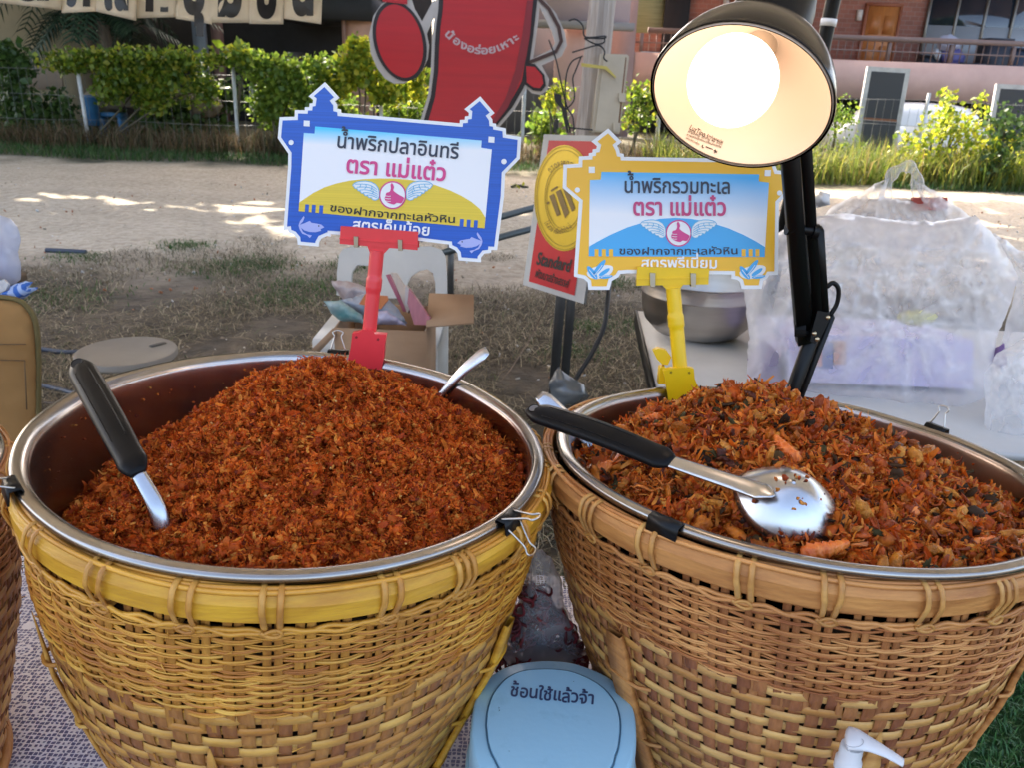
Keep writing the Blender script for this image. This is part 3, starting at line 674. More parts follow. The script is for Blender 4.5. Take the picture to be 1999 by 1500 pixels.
# clutter on the balcony
for i, (u, v, w, h, nm, lb, cc) in enumerate(((1812, 115, .4, .62, 'bin', 'dark grey bin on the balcony beside the brick wall', (.03, .04, .055)), (1890, 125, .6, .5, 'crate', 'low dark crate on the balcony in front of the windows', (.03, .035, .05)), (1940, 100, .6, .95, 'cabinet', 'tall dark cabinet on the balcony in front of the windows', (.025, .03, .045)), (1985, 110, .5, .8, 'bin', 'blue black wheeled bin on the balcony at the right edge', (.03, .045, .08)))):
    c = px(u, v, BY + 1.0); r = thing(nm, (c[0], BY + 1, zb + .22), lb, nm); mm = mat(nm + '_plastic', cc, .5)
    MB().box((c[0], BY + 1, zb + .22 + h * .7), (w, .5, h * 1.4), taper=1.06).build('body', mm, r); MB().box((c[0], BY + 1, zb + .25 + h * 1.42), (w * 1.14, .58, .06)).build('lid', mm, r)
for (u, v, ru, rv, cc, lb) in ((1852, 85, 24, 18, (.42, .42, .5), 'pale lilac bag on top of the balcony heap'), (1858, 112, 26, 20, (.1, .1, .3), 'dark blue bag in the balcony heap'), (1830, 108, 10, 14, (.6, .65, .7), 'small white bag beside the dark blue one')):
    V, F = inflate(disc(u, v, ru, rv, n=14), BY + .9, .25, .05, 4, 5, seed=u); tag(npmesh('bag', V, F, mat('bag', cc, .5), smooth=True), lb, 'bag', 'bags heaped on the balcony')

# pink wing behind the red board and the weathered post
w_ = thing('pink_building', (px(1110, 60, 21)[0], 21, 0), 'pink rendered building wing behind the weathered post', 'building')
cx, cy, cz, sx, sy, sz = rect(1040, -40, 1232, 45, 21, .3); MB().box((cx, cy, cz + .6), (sx, sy, sz + 1.2)).build('upper_wall', mat('lilac_render', (.55, .42, .43), .85), w_)
x0, x1 = px(1085, 100, 21)[0], px(1160, 100, 21)[0]; zz = px(1120, 45, 21)[2]; MB().box(((x0 + x1) / 2, 21.6, zz / 2), (x1 - x0, .4, zz)).build('wall', m_pink, w_)
MB().box((px(1050, 100, 22)[0], 22.4, zz / 2), (2.6, .2, zz)).build('recess', mat('grey_recess', (.14, .13, .13), .8), w_)
MB().box((px(1135, 62, 21)[0], 20.85, zz - .05), (2.4, .5, .16)).build('canopy', mat('grey_soffit', (.3, .27, .26), .8), w_)
# dark house with a deep porch at the left
h = thing('house', (px(540, 60, 21)[0], 21, 0), 'dark house with a deep shaded porch and a pink corner pillar', 'house')
x0, x1 = px(60, 60, 24)[0], px(735, 60, 21)[0]
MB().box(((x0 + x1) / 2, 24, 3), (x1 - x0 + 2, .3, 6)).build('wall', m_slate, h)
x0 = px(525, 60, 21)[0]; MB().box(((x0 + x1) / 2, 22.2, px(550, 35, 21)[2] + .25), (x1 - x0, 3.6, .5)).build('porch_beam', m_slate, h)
pc = MB(); p0 = px(665, 0, 21)[0]; p1 = px(722, 0, 21)[0]; pc.box(((p0 + p1) / 2, 21.3, 2.5), (p1 - p0, .6, 5)); pc.build('corner_pillar', mat('terracotta_render', (.58, .33, .25), .8, c2=(.5, .28, .2), scale=2), h)
MB().box((p0 + .06, 20.97, 2.5), (.09, .08, 5)).build('downpipe', mat('pipe_brown', (.3, .16, .12), .5), h)
MB().box((px(385, 80, 21)[0], 21.2, 2), (.26, .26, 4)).build('column', mat('blue_grey', (.2, .23, .27), .7), h)
MB().box((px(408, 80, 21)[0], 21.6, 2), (.22, .26, 4)).build('column', mat('dull_red', (.22, .12, .1), .7), h)
st = MB()
for k in range(6): st.box((px(560, 60, 22)[0] + k * .34, 22.6, 1.75 - k * .17), (.36, .8, .16))
st.build('steps', mat('dark_steps', (.1, .09, .09), .8), h)
# cream wall at the far left
cw = thing('cream_building', (-12, 20, 0), 'plain cream coloured building at the left edge beyond the bushes', 'building')
x1 = px(95, 60, 20)[0]; MB().box((x1 - 4, 21, 3.5), (8, 1.5, 7)).build('wall', mat('cream_render', (.55, .45, .29), .85, c2=(.46, .37, .24), scale=1.5), cw)
MB().box((x1 - 4, 20.22, 1.02), (8.04, .06, .5)).build('plinth', mat('plinth', (.35, .26, .19), .9), cw)

# framed dark panels standing behind the fence
def panel(poly, lab, y):
    pl = Plane(aty(*poly[0], y), (0, -1, .05)); r = thing('framed_panel', aty(*poly[3], y) * [1, 1, 0], lab, 'panel')
    MB().prism(poly, pl, .06).build('frame', mat('weathered_white', (.5, .49, .47), .7, c2=(.36, .34, .32), scale=6), r)
    q = inset(poly, 9); mid = [(q[0][0] * .42 + q[3][0] * .58, q[0][1] * .42 + q[3][1] * .58), (q[1][0] * .42 + q[2][0] * .58, q[1][1] * .42 + q[2][1] * .58)]
    MB().prism([q[0], q[1], mid[1], mid[0]], pl, .03, .006).build('upper_board', mat('charcoal', (.035, .035, .037), .7), r)
    MB().prism([(mid[0][0], mid[0][1] + 5), (mid[1][0], mid[1][1] + 5), q[2], q[3]], pl, .03, .006).build('lower_board', mat('ribbed_charcoal', (.05, .05, .052), .6, c2=(.03, .03, .032), scale=4, stretch=(9, 1, 1)), r)
    MB().prism([(mid[0][0], mid[0][1]), (mid[1][0], mid[1][1]), (mid[1][0], mid[1][1] + 4), (mid[0][0], mid[0][1] + 4)], pl, .03, .01).build('cross_bar', mat('rust', (.25, .1, .05), .8), r)
panel([(1694, 129), (1778, 134), (1746, 309), (1664, 302)], 'dark panel in a white frame leaning behind the fence under the balcony', FY + 1.2)
panel([(1946, 163), (2040, 168), (2005, 345), (1916, 335)], 'second dark panel in a white frame at the right edge behind the shrubs', FY + 1.2)
c = px(1810, 205, 18); cr = thing('parked_car', (c[0], 18.4, 0), 'white car roof showing behind the shrubs under the balcony', 'car')
V = MB().lathe([(0.01, .62), (.5, .6), (.8, .5), (.95, .3), (1.0, 0)], (0, 0, 0), n=28); P = np.concatenate(V.V) * np.array([1.35, .8, .75]) + np.array([c[0], 18.4, c[2] - .42])
npmesh('roof', P, V.F[4][0], mat('car_paint', (.6, .63, .66), .25, coat=.8), cr, True)
MB().box((c[0], 18.4, (c[2] - .42) * .5 + .1), (3.6, 1.6, c[2] - .62), taper=.92).build('body', mat('car_paint', (.6, .63, .66), .25, coat=.8), cr)
# ================================================================ table and cloth
TZ = 0.655
RIM_A = np.array([-.2138, .7463, CAM_H - .3443]); TILT_A = (-.0755, .0013); R_A = .25
RIM_B = np.array([.3053, .7949, CAM_H - .3711]); TILT_B = (-.0315, -.0826); R_B = .256
m_steel = mat('steel', (.40, .40, .40), .24, 1.0, c2=(.29, .255, .225), scale=8, stretch=(1, 1, 14))
m_steel_in = mat('oiled_steel', (.60, .53, .48), .24, 1.0, c2=(.40, .29, .22), scale=7, bump=.05)
tb = thing('stall_table', (-.1, .7, 0), 'folding stall table under the baskets', 'table')
MB().box((-.15, .72, TZ - .035), (1.32, .78, .04)).build('tabletop', mat('table_grey', (.35, .35, .36), .6), tb)
for sx in (-.72, .42):
    for sy in (.4, 1.04): MB().tube([(sx, sy, TZ - .05), (sx * 1.05, sy, 0)], .014, 8).build('leg', m_steel, tb)
# blue violet undercloth and the white lace cloth on it
def cloth_sheet(z, x0, x1, y0, y1, drop, nx=60, ny=50, amp=.003):
    X, Y = np.meshgrid(np.linspace(x0, x1, nx), np.linspace(y0, y1, ny)); Z = z + amp * fbm(np.stack([X * 9, Y * 9, X * 0], -1), 3)
    return np.stack([X, Y, Z], -1).reshape(-1, 3), grid_faces(ny, nx)
V, F = cloth_sheet(TZ - .010, -.82, .52, .30, 1.13, 0); uc = npmesh('undercloth', V, F, mat('violet_cloth', (.25, .25, .42), .9), smooth=True); tag(uc, 'violet blue cloth under the white lace on the stall table', 'tablecloth'); uc.modifiers.new('s', 'SOLIDIFY').thickness = .004
def lace_material():
    m = bpy.data.materials.new('white_lace'); t, b = nt(m); N = t.nodes; L = t.links; out = N['Material Output']
    b.inputs['Base Color'].default_value = (.72, .70, .78, 1); b.inputs['Roughness'].default_value = .9
    tc = N.new('ShaderNodeTexCoord')
    vo = N.new('ShaderNodeTexVoronoi'); vo.feature = 'DISTANCE_TO_EDGE'; vo.inputs['Scale'].default_value = 165; vo.inputs['Randomness'].default_value = .25; L.new(tc.outputs['Object'], vo.inputs[0])
    v2 = N.new('ShaderNodeTexVoronoi'); v2.feature = 'F1'; v2.inputs['Scale'].default_value = 36; v2.inputs['Randomness'].default_value = .15; L.new(tc.outputs['Object'], v2.inputs[0])
    wv = N.new('ShaderNodeMath'); wv.operation = 'SINE'; ml = N.new('ShaderNodeMath'); ml.operation = 'MULTIPLY'; ml.inputs[1].default_value = 26; L.new(v2.outputs[0], ml.inputs[0]); L.new(ml.outputs[0], wv.inputs[0])
    th = N.new('ShaderNodeMapRange'); th.inputs[1].default_value = -.2; th.inputs[2].default_value = 1; th.inputs[3].default_value = .10; th.inputs[4].default_value = .30; L.new(wv.outputs[0], th.inputs[0])
    lt = N.new('ShaderNodeMath'); lt.operation = 'LESS_THAN'; L.new(vo.outputs[0], lt.inputs[0]); L.new(th.outputs[0], lt.inputs[1])
    tp = N.new('ShaderNodeBsdfTransparent'); mx = N.new('ShaderNodeMixShader'); L.new(lt.outputs[0], mx.inputs[0]); L.new(tp.outputs[0], mx.inputs[1]); L.new(b.outputs[0], mx.inputs[2]); L.new(mx.outputs[0], out.inputs[0])
    return m
V, F = cloth_sheet(TZ + .0, -.84, .53, .28, 1.15, 0); lc = npmesh('lace_tablecloth', V, F, lace_material(), smooth=True); tag(lc, 'white lace cloth spread on the stall table under the baskets', 'tablecloth')

# ================================================================ steel basins
def tilted(P, c, tilt):
    Q = np.array(P, float); d = Q - c; a = np.arctan2(d[:, 1], d[:, 0]); wb = .0006 * np.sin(a * 3 + c[0] * 9) + .0004 * np.sin(a * 7 + 1) + .0003 * np.sin(a * 13 + 2); Q[:, 0] += wb * np.cos(a); Q[:, 1] += wb * np.sin(a); Q[:, 2] += wb * .8 + tilt[0] * d[:, 0] + tilt[1] * d[:, 1]; return Q
def basin(c, R, tilt, label, m_in=None):
    r = thing('steel_basin', c - np.array([0, 0, .15]), label, 'basin', 'steel basins set in the baskets')
    rim = [(R - .0145, -.004), (R - .012, .0005), (R - .008, .002), (R - .002, .001), (R, -.002), (R - .001, -.006), (R - .004, -.008)]
    V, F = lathe(rim, c, n=160); npmesh('rim', tilted(V, c, tilt), F, m_steel, r, True)
    inn = [(R - .0145, -.004), (R - .017, -.012), (R - .022, -.05), (R - .036, -.09), (R - .07, -.125), (R - .12, -.142), (.01, -.145)]
    out = [(.01, -.148), (R - .12, -.145), (R - .07, -.128), (R - .034, -.09), (R - .019, -.05), (R - .0135, -.012), (R - .004, -.008)]
    V, F = lathe(smooth_path([(a, b, 0) for a, b in inn], 30)[:, :2], c, n=120); npmesh('inside', tilted(V, c, tilt), F, m_in or m_steel_in, r, True)
    V, F = lathe(out, c, n=96); npmesh('outside', tilted(V, c, tilt), F, m_steel, r, True)
    return r

# ================================================================ wicker baskets
m_gold = mat('gold_bamboo', (.72, .395, .035), .4, .0, c2=(.46, .205, .02), scale=11, bump=.15, bscale=60, stretch=(1, 1, 7), spec=.35)
m_goldw = mat('gold_wicker', (0, 0, 0), .42, .0, island=[(0, (.66, .30, .035)), (.3, (.74, .37, .045)), (.6, (.55, .21, .025)), (.85, (.82, .47, .075))], c2=(.5, .38, .3), scale=10, spec=.5)
m_nat = mat('brown_bamboo', (.62, .29, .085), .48, c2=(.33, .125, .035), scale=13, bump=.15, bscale=40, stretch=(1, 1, 7), spec=.3)
m_natw = mat('brown_wicker', (0, 0, 0), .45, island=[(0, (.58, .245, .07)), (.3, (.68, .315, .095)), (.6, (.46, .165, .045)), (.85, (.78, .40, .13))], c2=(.48, .36, .28), scale=9, spec=.4)
m_stake = mat('stake', (0, 0, 0), .6, island=[(0, (.40, .155, .042)), (.35, (.29, .105, .03)), (.7, (.48, .205, .058))], c2=(.6, .5, .45), scale=50, stretch=(3, 3, .3))
m_stakeg = mat('gold_stake', (0, 0, 0), .6, island=[(0, (.47, .21, .028)), (.35, (.36, .145, .02)), (.7, (.55, .26, .035))], c2=(.6, .5, .45), scale=50, stretch=(3, 3, .3))
m_weft = mat('weft', (0, 0, 0), .5, island=[(0, (.66, .36, .09)), (.4, (.55, .26, .06)), (.75, (.76, .46, .14))], c2=(.55, .42, .34), scale=18, stretch=(1, 1, 3))
m_weftg = mat('gold_weft', (0, 0, 0), .5, island=[(0, (.66, .35, .06)), (.4, (.56, .25, .04)), (.75, (.74, .43, .09))], c2=(.55, .42, .32), scale=18, stretch=(1, 1, 3))
m_warp = mat('warp', (0, 0, 0), .6, island=[(0, (.37, .135, .042)), (.35, (.48, .20, .06)), (.7, (.28, .095, .03))], c2=(.62, .52, .48), scale=60, stretch=(3, 3, .25))
m_warpg = mat('gold_warp', (0, 0, 0), .6, island=[(0, (.42, .18, .04)), (.35, (.53, .25, .05)), (.7, (.33, .125, .03))], c2=(.6, .5, .45), scale=60, stretch=(3, 3, .25))
m_liner = mat('basket_inside', (.05, .032, .018), .9)
def basket(name, c, tilt, lean, Rp, stays, label, ms, seed, band=(.012, .0375), nb=22, split=.150, bottom=.40, ph0=0.0, grp=None):
    """c = centre of the rim; Rp = radius at depths s below the rim; lean = shear of the axis with depth"""
    r_ = np.random.default_rng(seed)
    root = thing(name, (c[0] + lean[0] * bottom, c[1] + lean[1] * bottom, TZ + .003), label, 'basket', grp)
    mb_, mw, ms_, mwe, mwa = ms
    ss, rr = zip(*Rp)
    def P(phi, s, off=0.0):
        R = np.interp(s, ss, rr) + off
        k = np.clip(1 - s / .25, 0, 1)
        x, y = R * np.cos(phi), R * np.sin(phi)
        return np.stack([c[0] + x + lean[0] * s, c[1] + y + lean[1] * s, c[2] - s + k * (tilt[0] * x + tilt[1] * y)], -1)
    # bamboo hoop
    a, b = band; prof = [(a, -.004), (a - .001, .003), (a + .0035, .0068), (a + (b - a) * .30, .0092), (b - .003, .0084), (b, .005), (b, -.002)]
    ph = np.linspace(0, 2 * math.pi, 200, endpoint=False)
    wob = .0015 * fbm(np.stack([np.cos(ph) * 2.3, np.sin(ph) * 2.3, 0 * ph + seed], -1), 3)
    V = np.stack([P(ph, s + wob * .6, o + wob) for s, o in prof]); hp_ = npmesh('rim_hoop', V.reshape(-1, 3), grid_faces(len(prof), 200, True, True), mb_, root, True); hp_.data.set_sharp_from_angle(angle=rad(22))
    # top edge of split cane inside the hoop
    mt = MB()
    for k in range(3):
        p2 = ph; mt.add(*tube(P(p2, a - .002 + .0012 * np.sin(p2 * 7 + k * 2), .004 - .0035 * k), .0022, 6, True))
    mt.build('cane_edge', mw, root, True)
    # rattan lashings with their knots
    for k in range(nb):
        f0 = ph0 + 2 * math.pi * (k + r_.uniform(-.12, .12)) / nb
        lb = MB()
        for d in ((-.0062, .0062) if r_.random() < .75 else (-.0075, 0, .0075)):
            d2 = d + r_.uniform(-.001, .001); sk = r_.uniform(-.01, .01)
            pth = [P(f0 + (d2) / .25 + sk * q, s, o) for q, s, o in ((0, a - .002, -.0045), (0, a - .0045, -.0005), (0, a - .001, .0085), (.2, a + .010, .0125), (.6, b - .010, .0118), (.9, b + .001, .0075), (1, b + .006, .003), (1, b + .006, -.003))]
            lb.tube(smooth_path(pth, 18), .0023, 6, flat=(1.15, .6))
        kn = [P(f0 + q / .25, b + .006 + w, .0065) for q, w in ((-.008, .001), (-.004, .004), (.002, .0055), (.007, .003), (.004, -.001), (-.002, .0), (-.006, .003))]
        lb.tube(smooth_path(kn, 20), .0016, 5); lb.build('lashing', mwe, root, True)
    # running cord under the hoop
    cd = MB(); p2 = np.linspace(0, 2 * math.pi, 360, endpoint=False)
    for k in range(2): cd.add(*tube(P(p2, b + .008 + .0022 * np.sin(p2 * nb + k * 3.1 + ph0) + .001 * np.sin(p2 * 57 + k), .004 + .001 * k), .0020, 6, True))
    cd.build('cord', mw, root, True)
    # stakes (flat pairs) and the close weave of thin wickers
    ns = 58; sk = MB(); s_ = np.linspace(b - .004, split + .02, 9)
    for k in range(ns):
        f0 = 2 * math.pi * k / ns + r_.uniform(-.008, .008)
        for d in (-.0042, .0044):
            sk.add(*tube(P(np.full(9, f0 + d / .25), s_, 0 + r_.uniform(-.0005, .0005)), r_.uniform(.0036, .0046), 4, flat=(1.1, .3), up=(math.cos(f0), math.sin(f0), 0)))
    sk.build('stakes', ms_, root)
    wv = MB(); nr = int((split - b - .010) / .0044); N = ns * 4
    p2 = np.linspace(0, 2 * math.pi, N, endpoint=False)
    for r0 in range(nr):
        s0 = b + .0125 + (split - b - .0125) * r0 / (nr - 1)
        for q in (-1, 0, 1):
            nz = fbm(np.stack([np.cos(p2) * 6, np.sin(p2) * 6, 0 * p2 + r0 * 1.7 + q * 3.1 + seed], -1), 3); nl = fbm(np.stack([np.cos(p2) * 3, np.sin(p2) * 3, 0 * p2 + r0 * .23 + seed], -1), 2)
            w = np.cos(p2 * ns / 2 + math.pi * (r0 % 2))
            off = .0021 * np.sign(w) * np.abs(w) ** .7 + .0005 * nz - .0003 * abs(q)
            rad_ = .00100 * (1 + .34 * nz) + .0001 * r_.normal()
            zj = r_.normal() * .0004; na = 4; st0 = r_.integers(0, N)
            for g in range(na):                   # each strand is pieced from lengths whose ends tuck behind
                ii = (np.arange(N // na + 5) + st0 + g * (N // na)) % N; tk = np.ones(len(ii)); tk[0] = tk[-1] = 0; tk[1] = tk[-2] = .6
                wv.add(*tube(P(p2[ii], s0 + .00122 * q + .0006 * nz[ii] + .0022 * nl[ii] + zj, off[ii] - .0026 * (1 - tk)), rad_[ii] * (.75 + .25 * tk) * r_.uniform(.8, 1.18), 5))
    wv.build('wicker_weave', mw, root, True); wv = MB()
    for k in range(46):                           # frayed ends and splinters
        f0 = r_.uniform(0, 2 * math.pi); s0 = r_.uniform(b + .01, bottom - .02); L = r_.uniform(.006, .022); d = r_.uniform(-1, 1); q = np.linspace(0, 1, 5)
        wv.add(*tube(P(f0 + d * L * q / .24, s0 + (1 - abs(d)) * L * q * r_.choice([-1, 1]), .003 + .006 * q * r_.random()), .0008 * (1.1 - q), 4))
    wv.build('frayed_ends', mw, root, True)['kind'] = 'stuff'
    # checkered splits below
    nv = 102; s_ = np.arange(split - .004, bottom - .001, .0026); wa = MB(); pitch = .0125
    def over(k, s):
        row = (s - split) / pitch
        i = np.floor(row); f = row - i
        st = lambda j: np.where(((k + 2 * j) % 4) < 2, 1.0, -1.0)
        t = np.clip((f - .5) / .9 + .5, 0, 1); t = t * t * (3 - 2 * t)
        return st(i) if False else st(i) * (1 - np.clip((f - .7) / .3, 0, 1)) + st(i + 1) * np.clip((f - .7) / .3, 0, 1)
    for k in range(nv):
        f0 = 2 * math.pi * k / nv + r_.uniform(-.004, .004)
        wa.add(*tube(P(np.full(len(s_), f0), s_, -.0008 * over(k, s_)), .0082 * r_.uniform(.9, 1.02), 4, flat=(1.0, .06), up=(math.cos(f0), math.sin(f0), 0)))
    wa.build('upright_splits', mwa, root)
    we = MB(); nrow = int((bottom - split) / pitch)
    for j in range(nrow):
        s0 = split + pitch * (j + .5); p2 = np.arange(nv * 4) / (nv * 4) * 2 * math.pi; kk = p2 / (2 * math.pi) * nv
        ki = np.floor(kk + .5).astype(int) % nv; fr = np.abs(kk + .5 - np.floor(kk + .5) - .5)
        st = np.where(((ki + 2 * j) % 4) < 2, 1.0, -1.0); st = (np.roll(st, 1) + 2 * st + np.roll(st, -1)) / 4
        nz = fbm(np.stack([np.cos(p2) * 3, np.sin(p2) * 3, 0 * p2 + j + seed], -1), 2)
        # each weft is laid in four overlapping lengths so that their tones differ
        for g in range(6):
            ii = (np.arange(nv * 4 // 6 + 6) + g * (nv * 4 // 6) + j * 23) % (nv * 4)
            we.add(*tube(P(p2[ii], s0 + .0012 * nz[ii], .0010 * st[ii] + .0001 + .00006 * g), .0072 * r_.uniform(.78, 1.0), 4, flat=(.06, .92), up=(0, 0, 1)))
    we.build('weft_splits', mwe, root)
    # plain dark inside so that no daylight shows through the weave
    V = np.stack([P(ph, s, -.008) for s in (.05, .1, .2, .3, bottom)]); npmesh('lining', V.reshape(-1, 3), grid_faces(5, 200, False, True), m_liner, root, True)
    for (f0, s0, s1, w) in stays:         # pointed bamboo stays
        st = MB(); sv = np.linspace(s0, s1, 14); ww = w * np.clip(np.linspace(.15 if w < .018 else .75, 6, 14), 0, 1)
        st.add(*tube(P(np.full(14, f0) + .02 * np.linspace(0, 1, 14), sv, .0065), ww / 1.4, 4, flat=(1, .28), up=(math.cos(f0), math.sin(f0), 0)))
        for q in (s0 + .05, s0 + .13, s0 + .21):
            if q < s1 - .02: st.add(*tube(P(f0 + .01 + np.linspace(-w, w, 7) / .2 * 1.1, np.full(7, q), np.array([.001, .008, .0095, .0095, .0095, .008, .001])), .0022, 5))
        st.build('stay', mb_ if w > .018 else mwe, root, False)
    npts = P(ph, bottom, .004); ft = MB(); ft.add(*tube(npts, .007, 8, True)); ft.build('foot_hoop', mb_, root, True)
    return root
def fit_bottom(c): return c[2] - TZ - .008
RPA = [(0, .247), (.03, .2465), (.1, .245), (.2, .229), (.3, .198), (.42, .158)]
RPB = [(0, .2575), (.03, .2565), (.1, .252), (.2, .232), (.3, .203), (.42, .165)]
def fang(u, v, c, R):                  # angle on a basket under an image point (its near side)
    d = ray(u, v)[:2]; k = np.array(c[:2]); a = d @ d; b = -2 * (d @ k); q = k @ k - R * R; disc_ = max(b * b - 4 * a * q, 0); t = (-b - math.sqrt(disc_)) / (2 * a); p = d * t - k; return math.atan2(p[1], p[0])
ang = lambda u, v, c, R=.21: fang(u, v, c, R)
bA = basket('wicker_basket', RIM_A + np.array([.004, -.003, 0]), TILT_A, (-.08, 0), RPA, [(ang(475, 1440, RIM_A, .2), .17, .43, .012), (ang(905, 1400, RIM_A, .19), .14, .43, .022), (ang(150, 1400, RIM_A, .225), .13, .43, .012)], 'gold painted wicker basket holding the heap of fine red floss', (m_gold, m_goldw, m_stakeg, m_weftg, m_warpg), 3, split=.136, bottom=fit_bottom(RIM_A), ph0=.06)
bB = basket('wicker_basket', RIM_B + np.array([-.007, .005, 0]), TILT_B, (.07, 0), RPB, [(ang(1250, 1380, RIM_B, .2), .135, .42, .024), (ang(1650, 1430, RIM_B, .2), .155, .42, .016), (ang(1935, 1400, RIM_B, .235), .13, .42, .02)], 'brown wicker basket holding the heap of mixed seafood chili', (m_nat, m_natw, m_stake, m_weft, m_warp), 11, split=.122, bottom=fit_bottom(RIM_B), ph0=.0)
def copy_tree(o, parent=None):
    c = o.copy(); COL.objects.link(c)
    if parent is not None: c.parent = parent
    for ch in o.children: copy_tree(ch, c)
    return c
bC = copy_tree(bB); bC['label'] = 'brown wicker basket cut off by the left edge of the photo'
SHIFT_C = np.array([-.762, .655, CAM_H - .392]) - RIM_B
bC.location = [float(a) for a in np.array(bB.location) + SHIFT_C * [1, 1, 0]]; bC.rotation_euler.z = .0
for o in (bA, bB, bC): o['group'] = 'wicker baskets on the stall table'
sA = basin(RIM_A, R_A, TILT_A, 'steel basin in the gold basket, half filled with fine red floss')
sB = basin(RIM_B, R_B, TILT_B, 'steel basin in the brown basket with the seafood mix', mat('oiled_steel_warm', (.50, .43, .39), .3, 1.0, c2=(.38, .28, .23), scale=6, bump=.05))
RIM_C = RIM_B + SHIFT_C * [1, 1, 0]
sC = copy_tree(sB); sC['label'] = 'steel basin at the left edge, mostly out of frame'; sC.location = [float(a) for a in np.array(sB.location) + SHIFT_C * [1, 1, 0]]
# ================================================================ food
def per_angle(a, tab):                 # smooth periodic table: (bearing in degrees, value)
    d, v = zip(*sorted(tab)); d = np.array([d[-1] - 360] + list(d) + [d[0] + 360]); v = np.array([v[-1]] + list(v) + [v[0]])
    x = np.degrees(a) % 360; i = np.clip(np.searchsorted(d, x, 'right') - 1, 0, len(d) - 2); t = (x - d[i]) / (d[i + 1] - d[i]); t = t * t * (3 - 2 * t); return v[i] * (1 - t) + v[i + 1] * t
def heap_h(x, y, R, pk, top, edge, steep, seed):
    """height above the rim plane of a heap whose peak is at pk"""
    d = np.hypot(x - pk[0], y - pk[1]); an = np.arctan2(y - pk[1], x - pk[0])
    b = pk[0] * np.cos(an) + pk[1] * np.sin(an); dm = -b + np.sqrt(np.maximum(b * b - (pk[0] ** 2 + pk[1] ** 2 - R * R), 1e-6))
    t = np.clip(d / dm, 0, 1); e = per_angle(an, edge) if isinstance(edge, list) else edge; k = per_angle(an, steep) if isinstance(steep, list) else steep
    h = top + (e - top) * (t ** k)
    return h + .0085 * fbm(np.stack([x * 75, y * 75, x * 0 + seed], -1), 2) + .006 * fbm(np.stack([x * 24, y * 24, x * 0 + seed + 5], -1), 2) + .007 * fbm(np.stack([x * 8, y * 8, x * 0 + seed + 9], -1), 2)
def wall_r(s, R): return R - np.interp(s, [-.1, .012, .05, .09, .125, .142], [.019, .019, .024, .038, .072, .122])
def clump_protos(k, sub, rough, seed, sm=0.0):
    V, F = ico(sub); r = np.random.default_rng(seed); out = []
    for i in range(k):
        n = fbm(V * 1.3 + r.uniform(0, 50, 3), 3); W = V * (1 + rough * n + rough * .55 * r.normal(size=len(V)) * (1 - sm))[:, None]; out.append(W * r.uniform(.6, 1.25, 3))
    return out, F
def scatter(protos, F, pos, R, sc):
    idx = rng.integers(0, len(protos), len(pos)); Vs = []; Fs = []; off = 0
    for i, p in enumerate(protos):
        m_ = idx == i
        if not m_.any(): continue
        V, f = instance(p, F, pos[m_], R[m_], sc[m_]); Vs.append(V); Fs.append(f + off); off += len(V)
    return np.concatenate(Vs), np.concatenate(Fs)
def strips(pos, R, length, width, curl):
    """small curled strips"""
    n = len(pos); t = np.linspace(-.5, .5, 4); L = length[:, None] * t; c = curl[:, None] * (t ** 2) * length[:, None]; w = width[:, None] * (1 - (np.abs(t) * 1.5) ** 2 * .8)
    a = np.stack([w / 2, L, c], -1); b = np.stack([-w / 2, L, c + w * .3], -1); V = np.stack([a, b], 2).reshape(n, 8, 3)
    V = np.einsum('nij,nkj->nki', R, V) + pos[:, None]
    f = np.array([[0, 2, 3, 1], [2, 4, 5, 3], [4, 6, 7, 5]]); F = (f[None] + (np.arange(n) * 8)[:, None, None]).reshape(-1, 4)
    return V.reshape(-1, 3), F
def surf_pts(n, c, R, tilt, h, sink=0.0):
    a = rng.uniform(0, 2 * math.pi, n); q = R * np.sqrt(rng.random(n)); x, y = q * np.cos(a), q * np.sin(a)
    hh = h(x, y); z = hh + rng.uniform(-1, .6, n) * sink; ok = q < wall_r(-hh, R + .018); x, y, z = x[ok], y[ok], z[ok]
    return np.stack([c[0] + x, c[1] + y, c[2] + z + tilt[0] * x + tilt[1] * y], -1)
def heap_base(c, R, tilt, h, n=110):
    q = np.linspace(0, 1, 46); a = np.linspace(0, 2 * math.pi, n, endpoint=False); Q, A = np.meshgrid(q, a, indexing='ij')
    x, y = Q * R * np.cos(A), Q * R * np.sin(A); z = h(x, y) - .010; k = np.minimum(1, wall_r(-z, R + .018) / np.maximum(np.hypot(x, y), 1e-6)); x, y = x * k, y * k
    V = np.stack([c[0] + x, c[1] + y, c[2] + z + tilt[0] * x + tilt[1] * y], -1)
    return V.reshape(-1, 3), grid_faces(len(q), n, False, True)
def frizz_protos(k, ns, seed, core=.55, lw=(.55, 1.3), ww=(.10, .30)):
    # a small knot of torn fibres and flakes round an uneven core
    cv, cf = ico(1); out = []
    for i in range(k):
        r = np.random.default_rng(seed + i); V = cv * core * (1 + .45 * fbm(cv * 1.4 + i * 7, 2)[:, None] + .15 * r.normal(size=(len(cv), 1)))
        d = r.normal(size=(ns, 3)); d /= np.linalg.norm(d, axis=1)[:, None]; sv, sf = strips(d * r.uniform(.25, .75, (ns, 1)), rand_rot(ns, r), r.uniform(*lw, ns), r.uniform(*ww, ns), r.uniform(-1.5, 1.5, ns))
        out.append(np.concatenate([V, sv]) * r.uniform(.75, 1.2, 3))
    q = sf + len(cv); tri = np.concatenate([q[:, [0, 1, 2]], q[:, [0, 2, 3]]]); return out, np.concatenate([cf, tri])
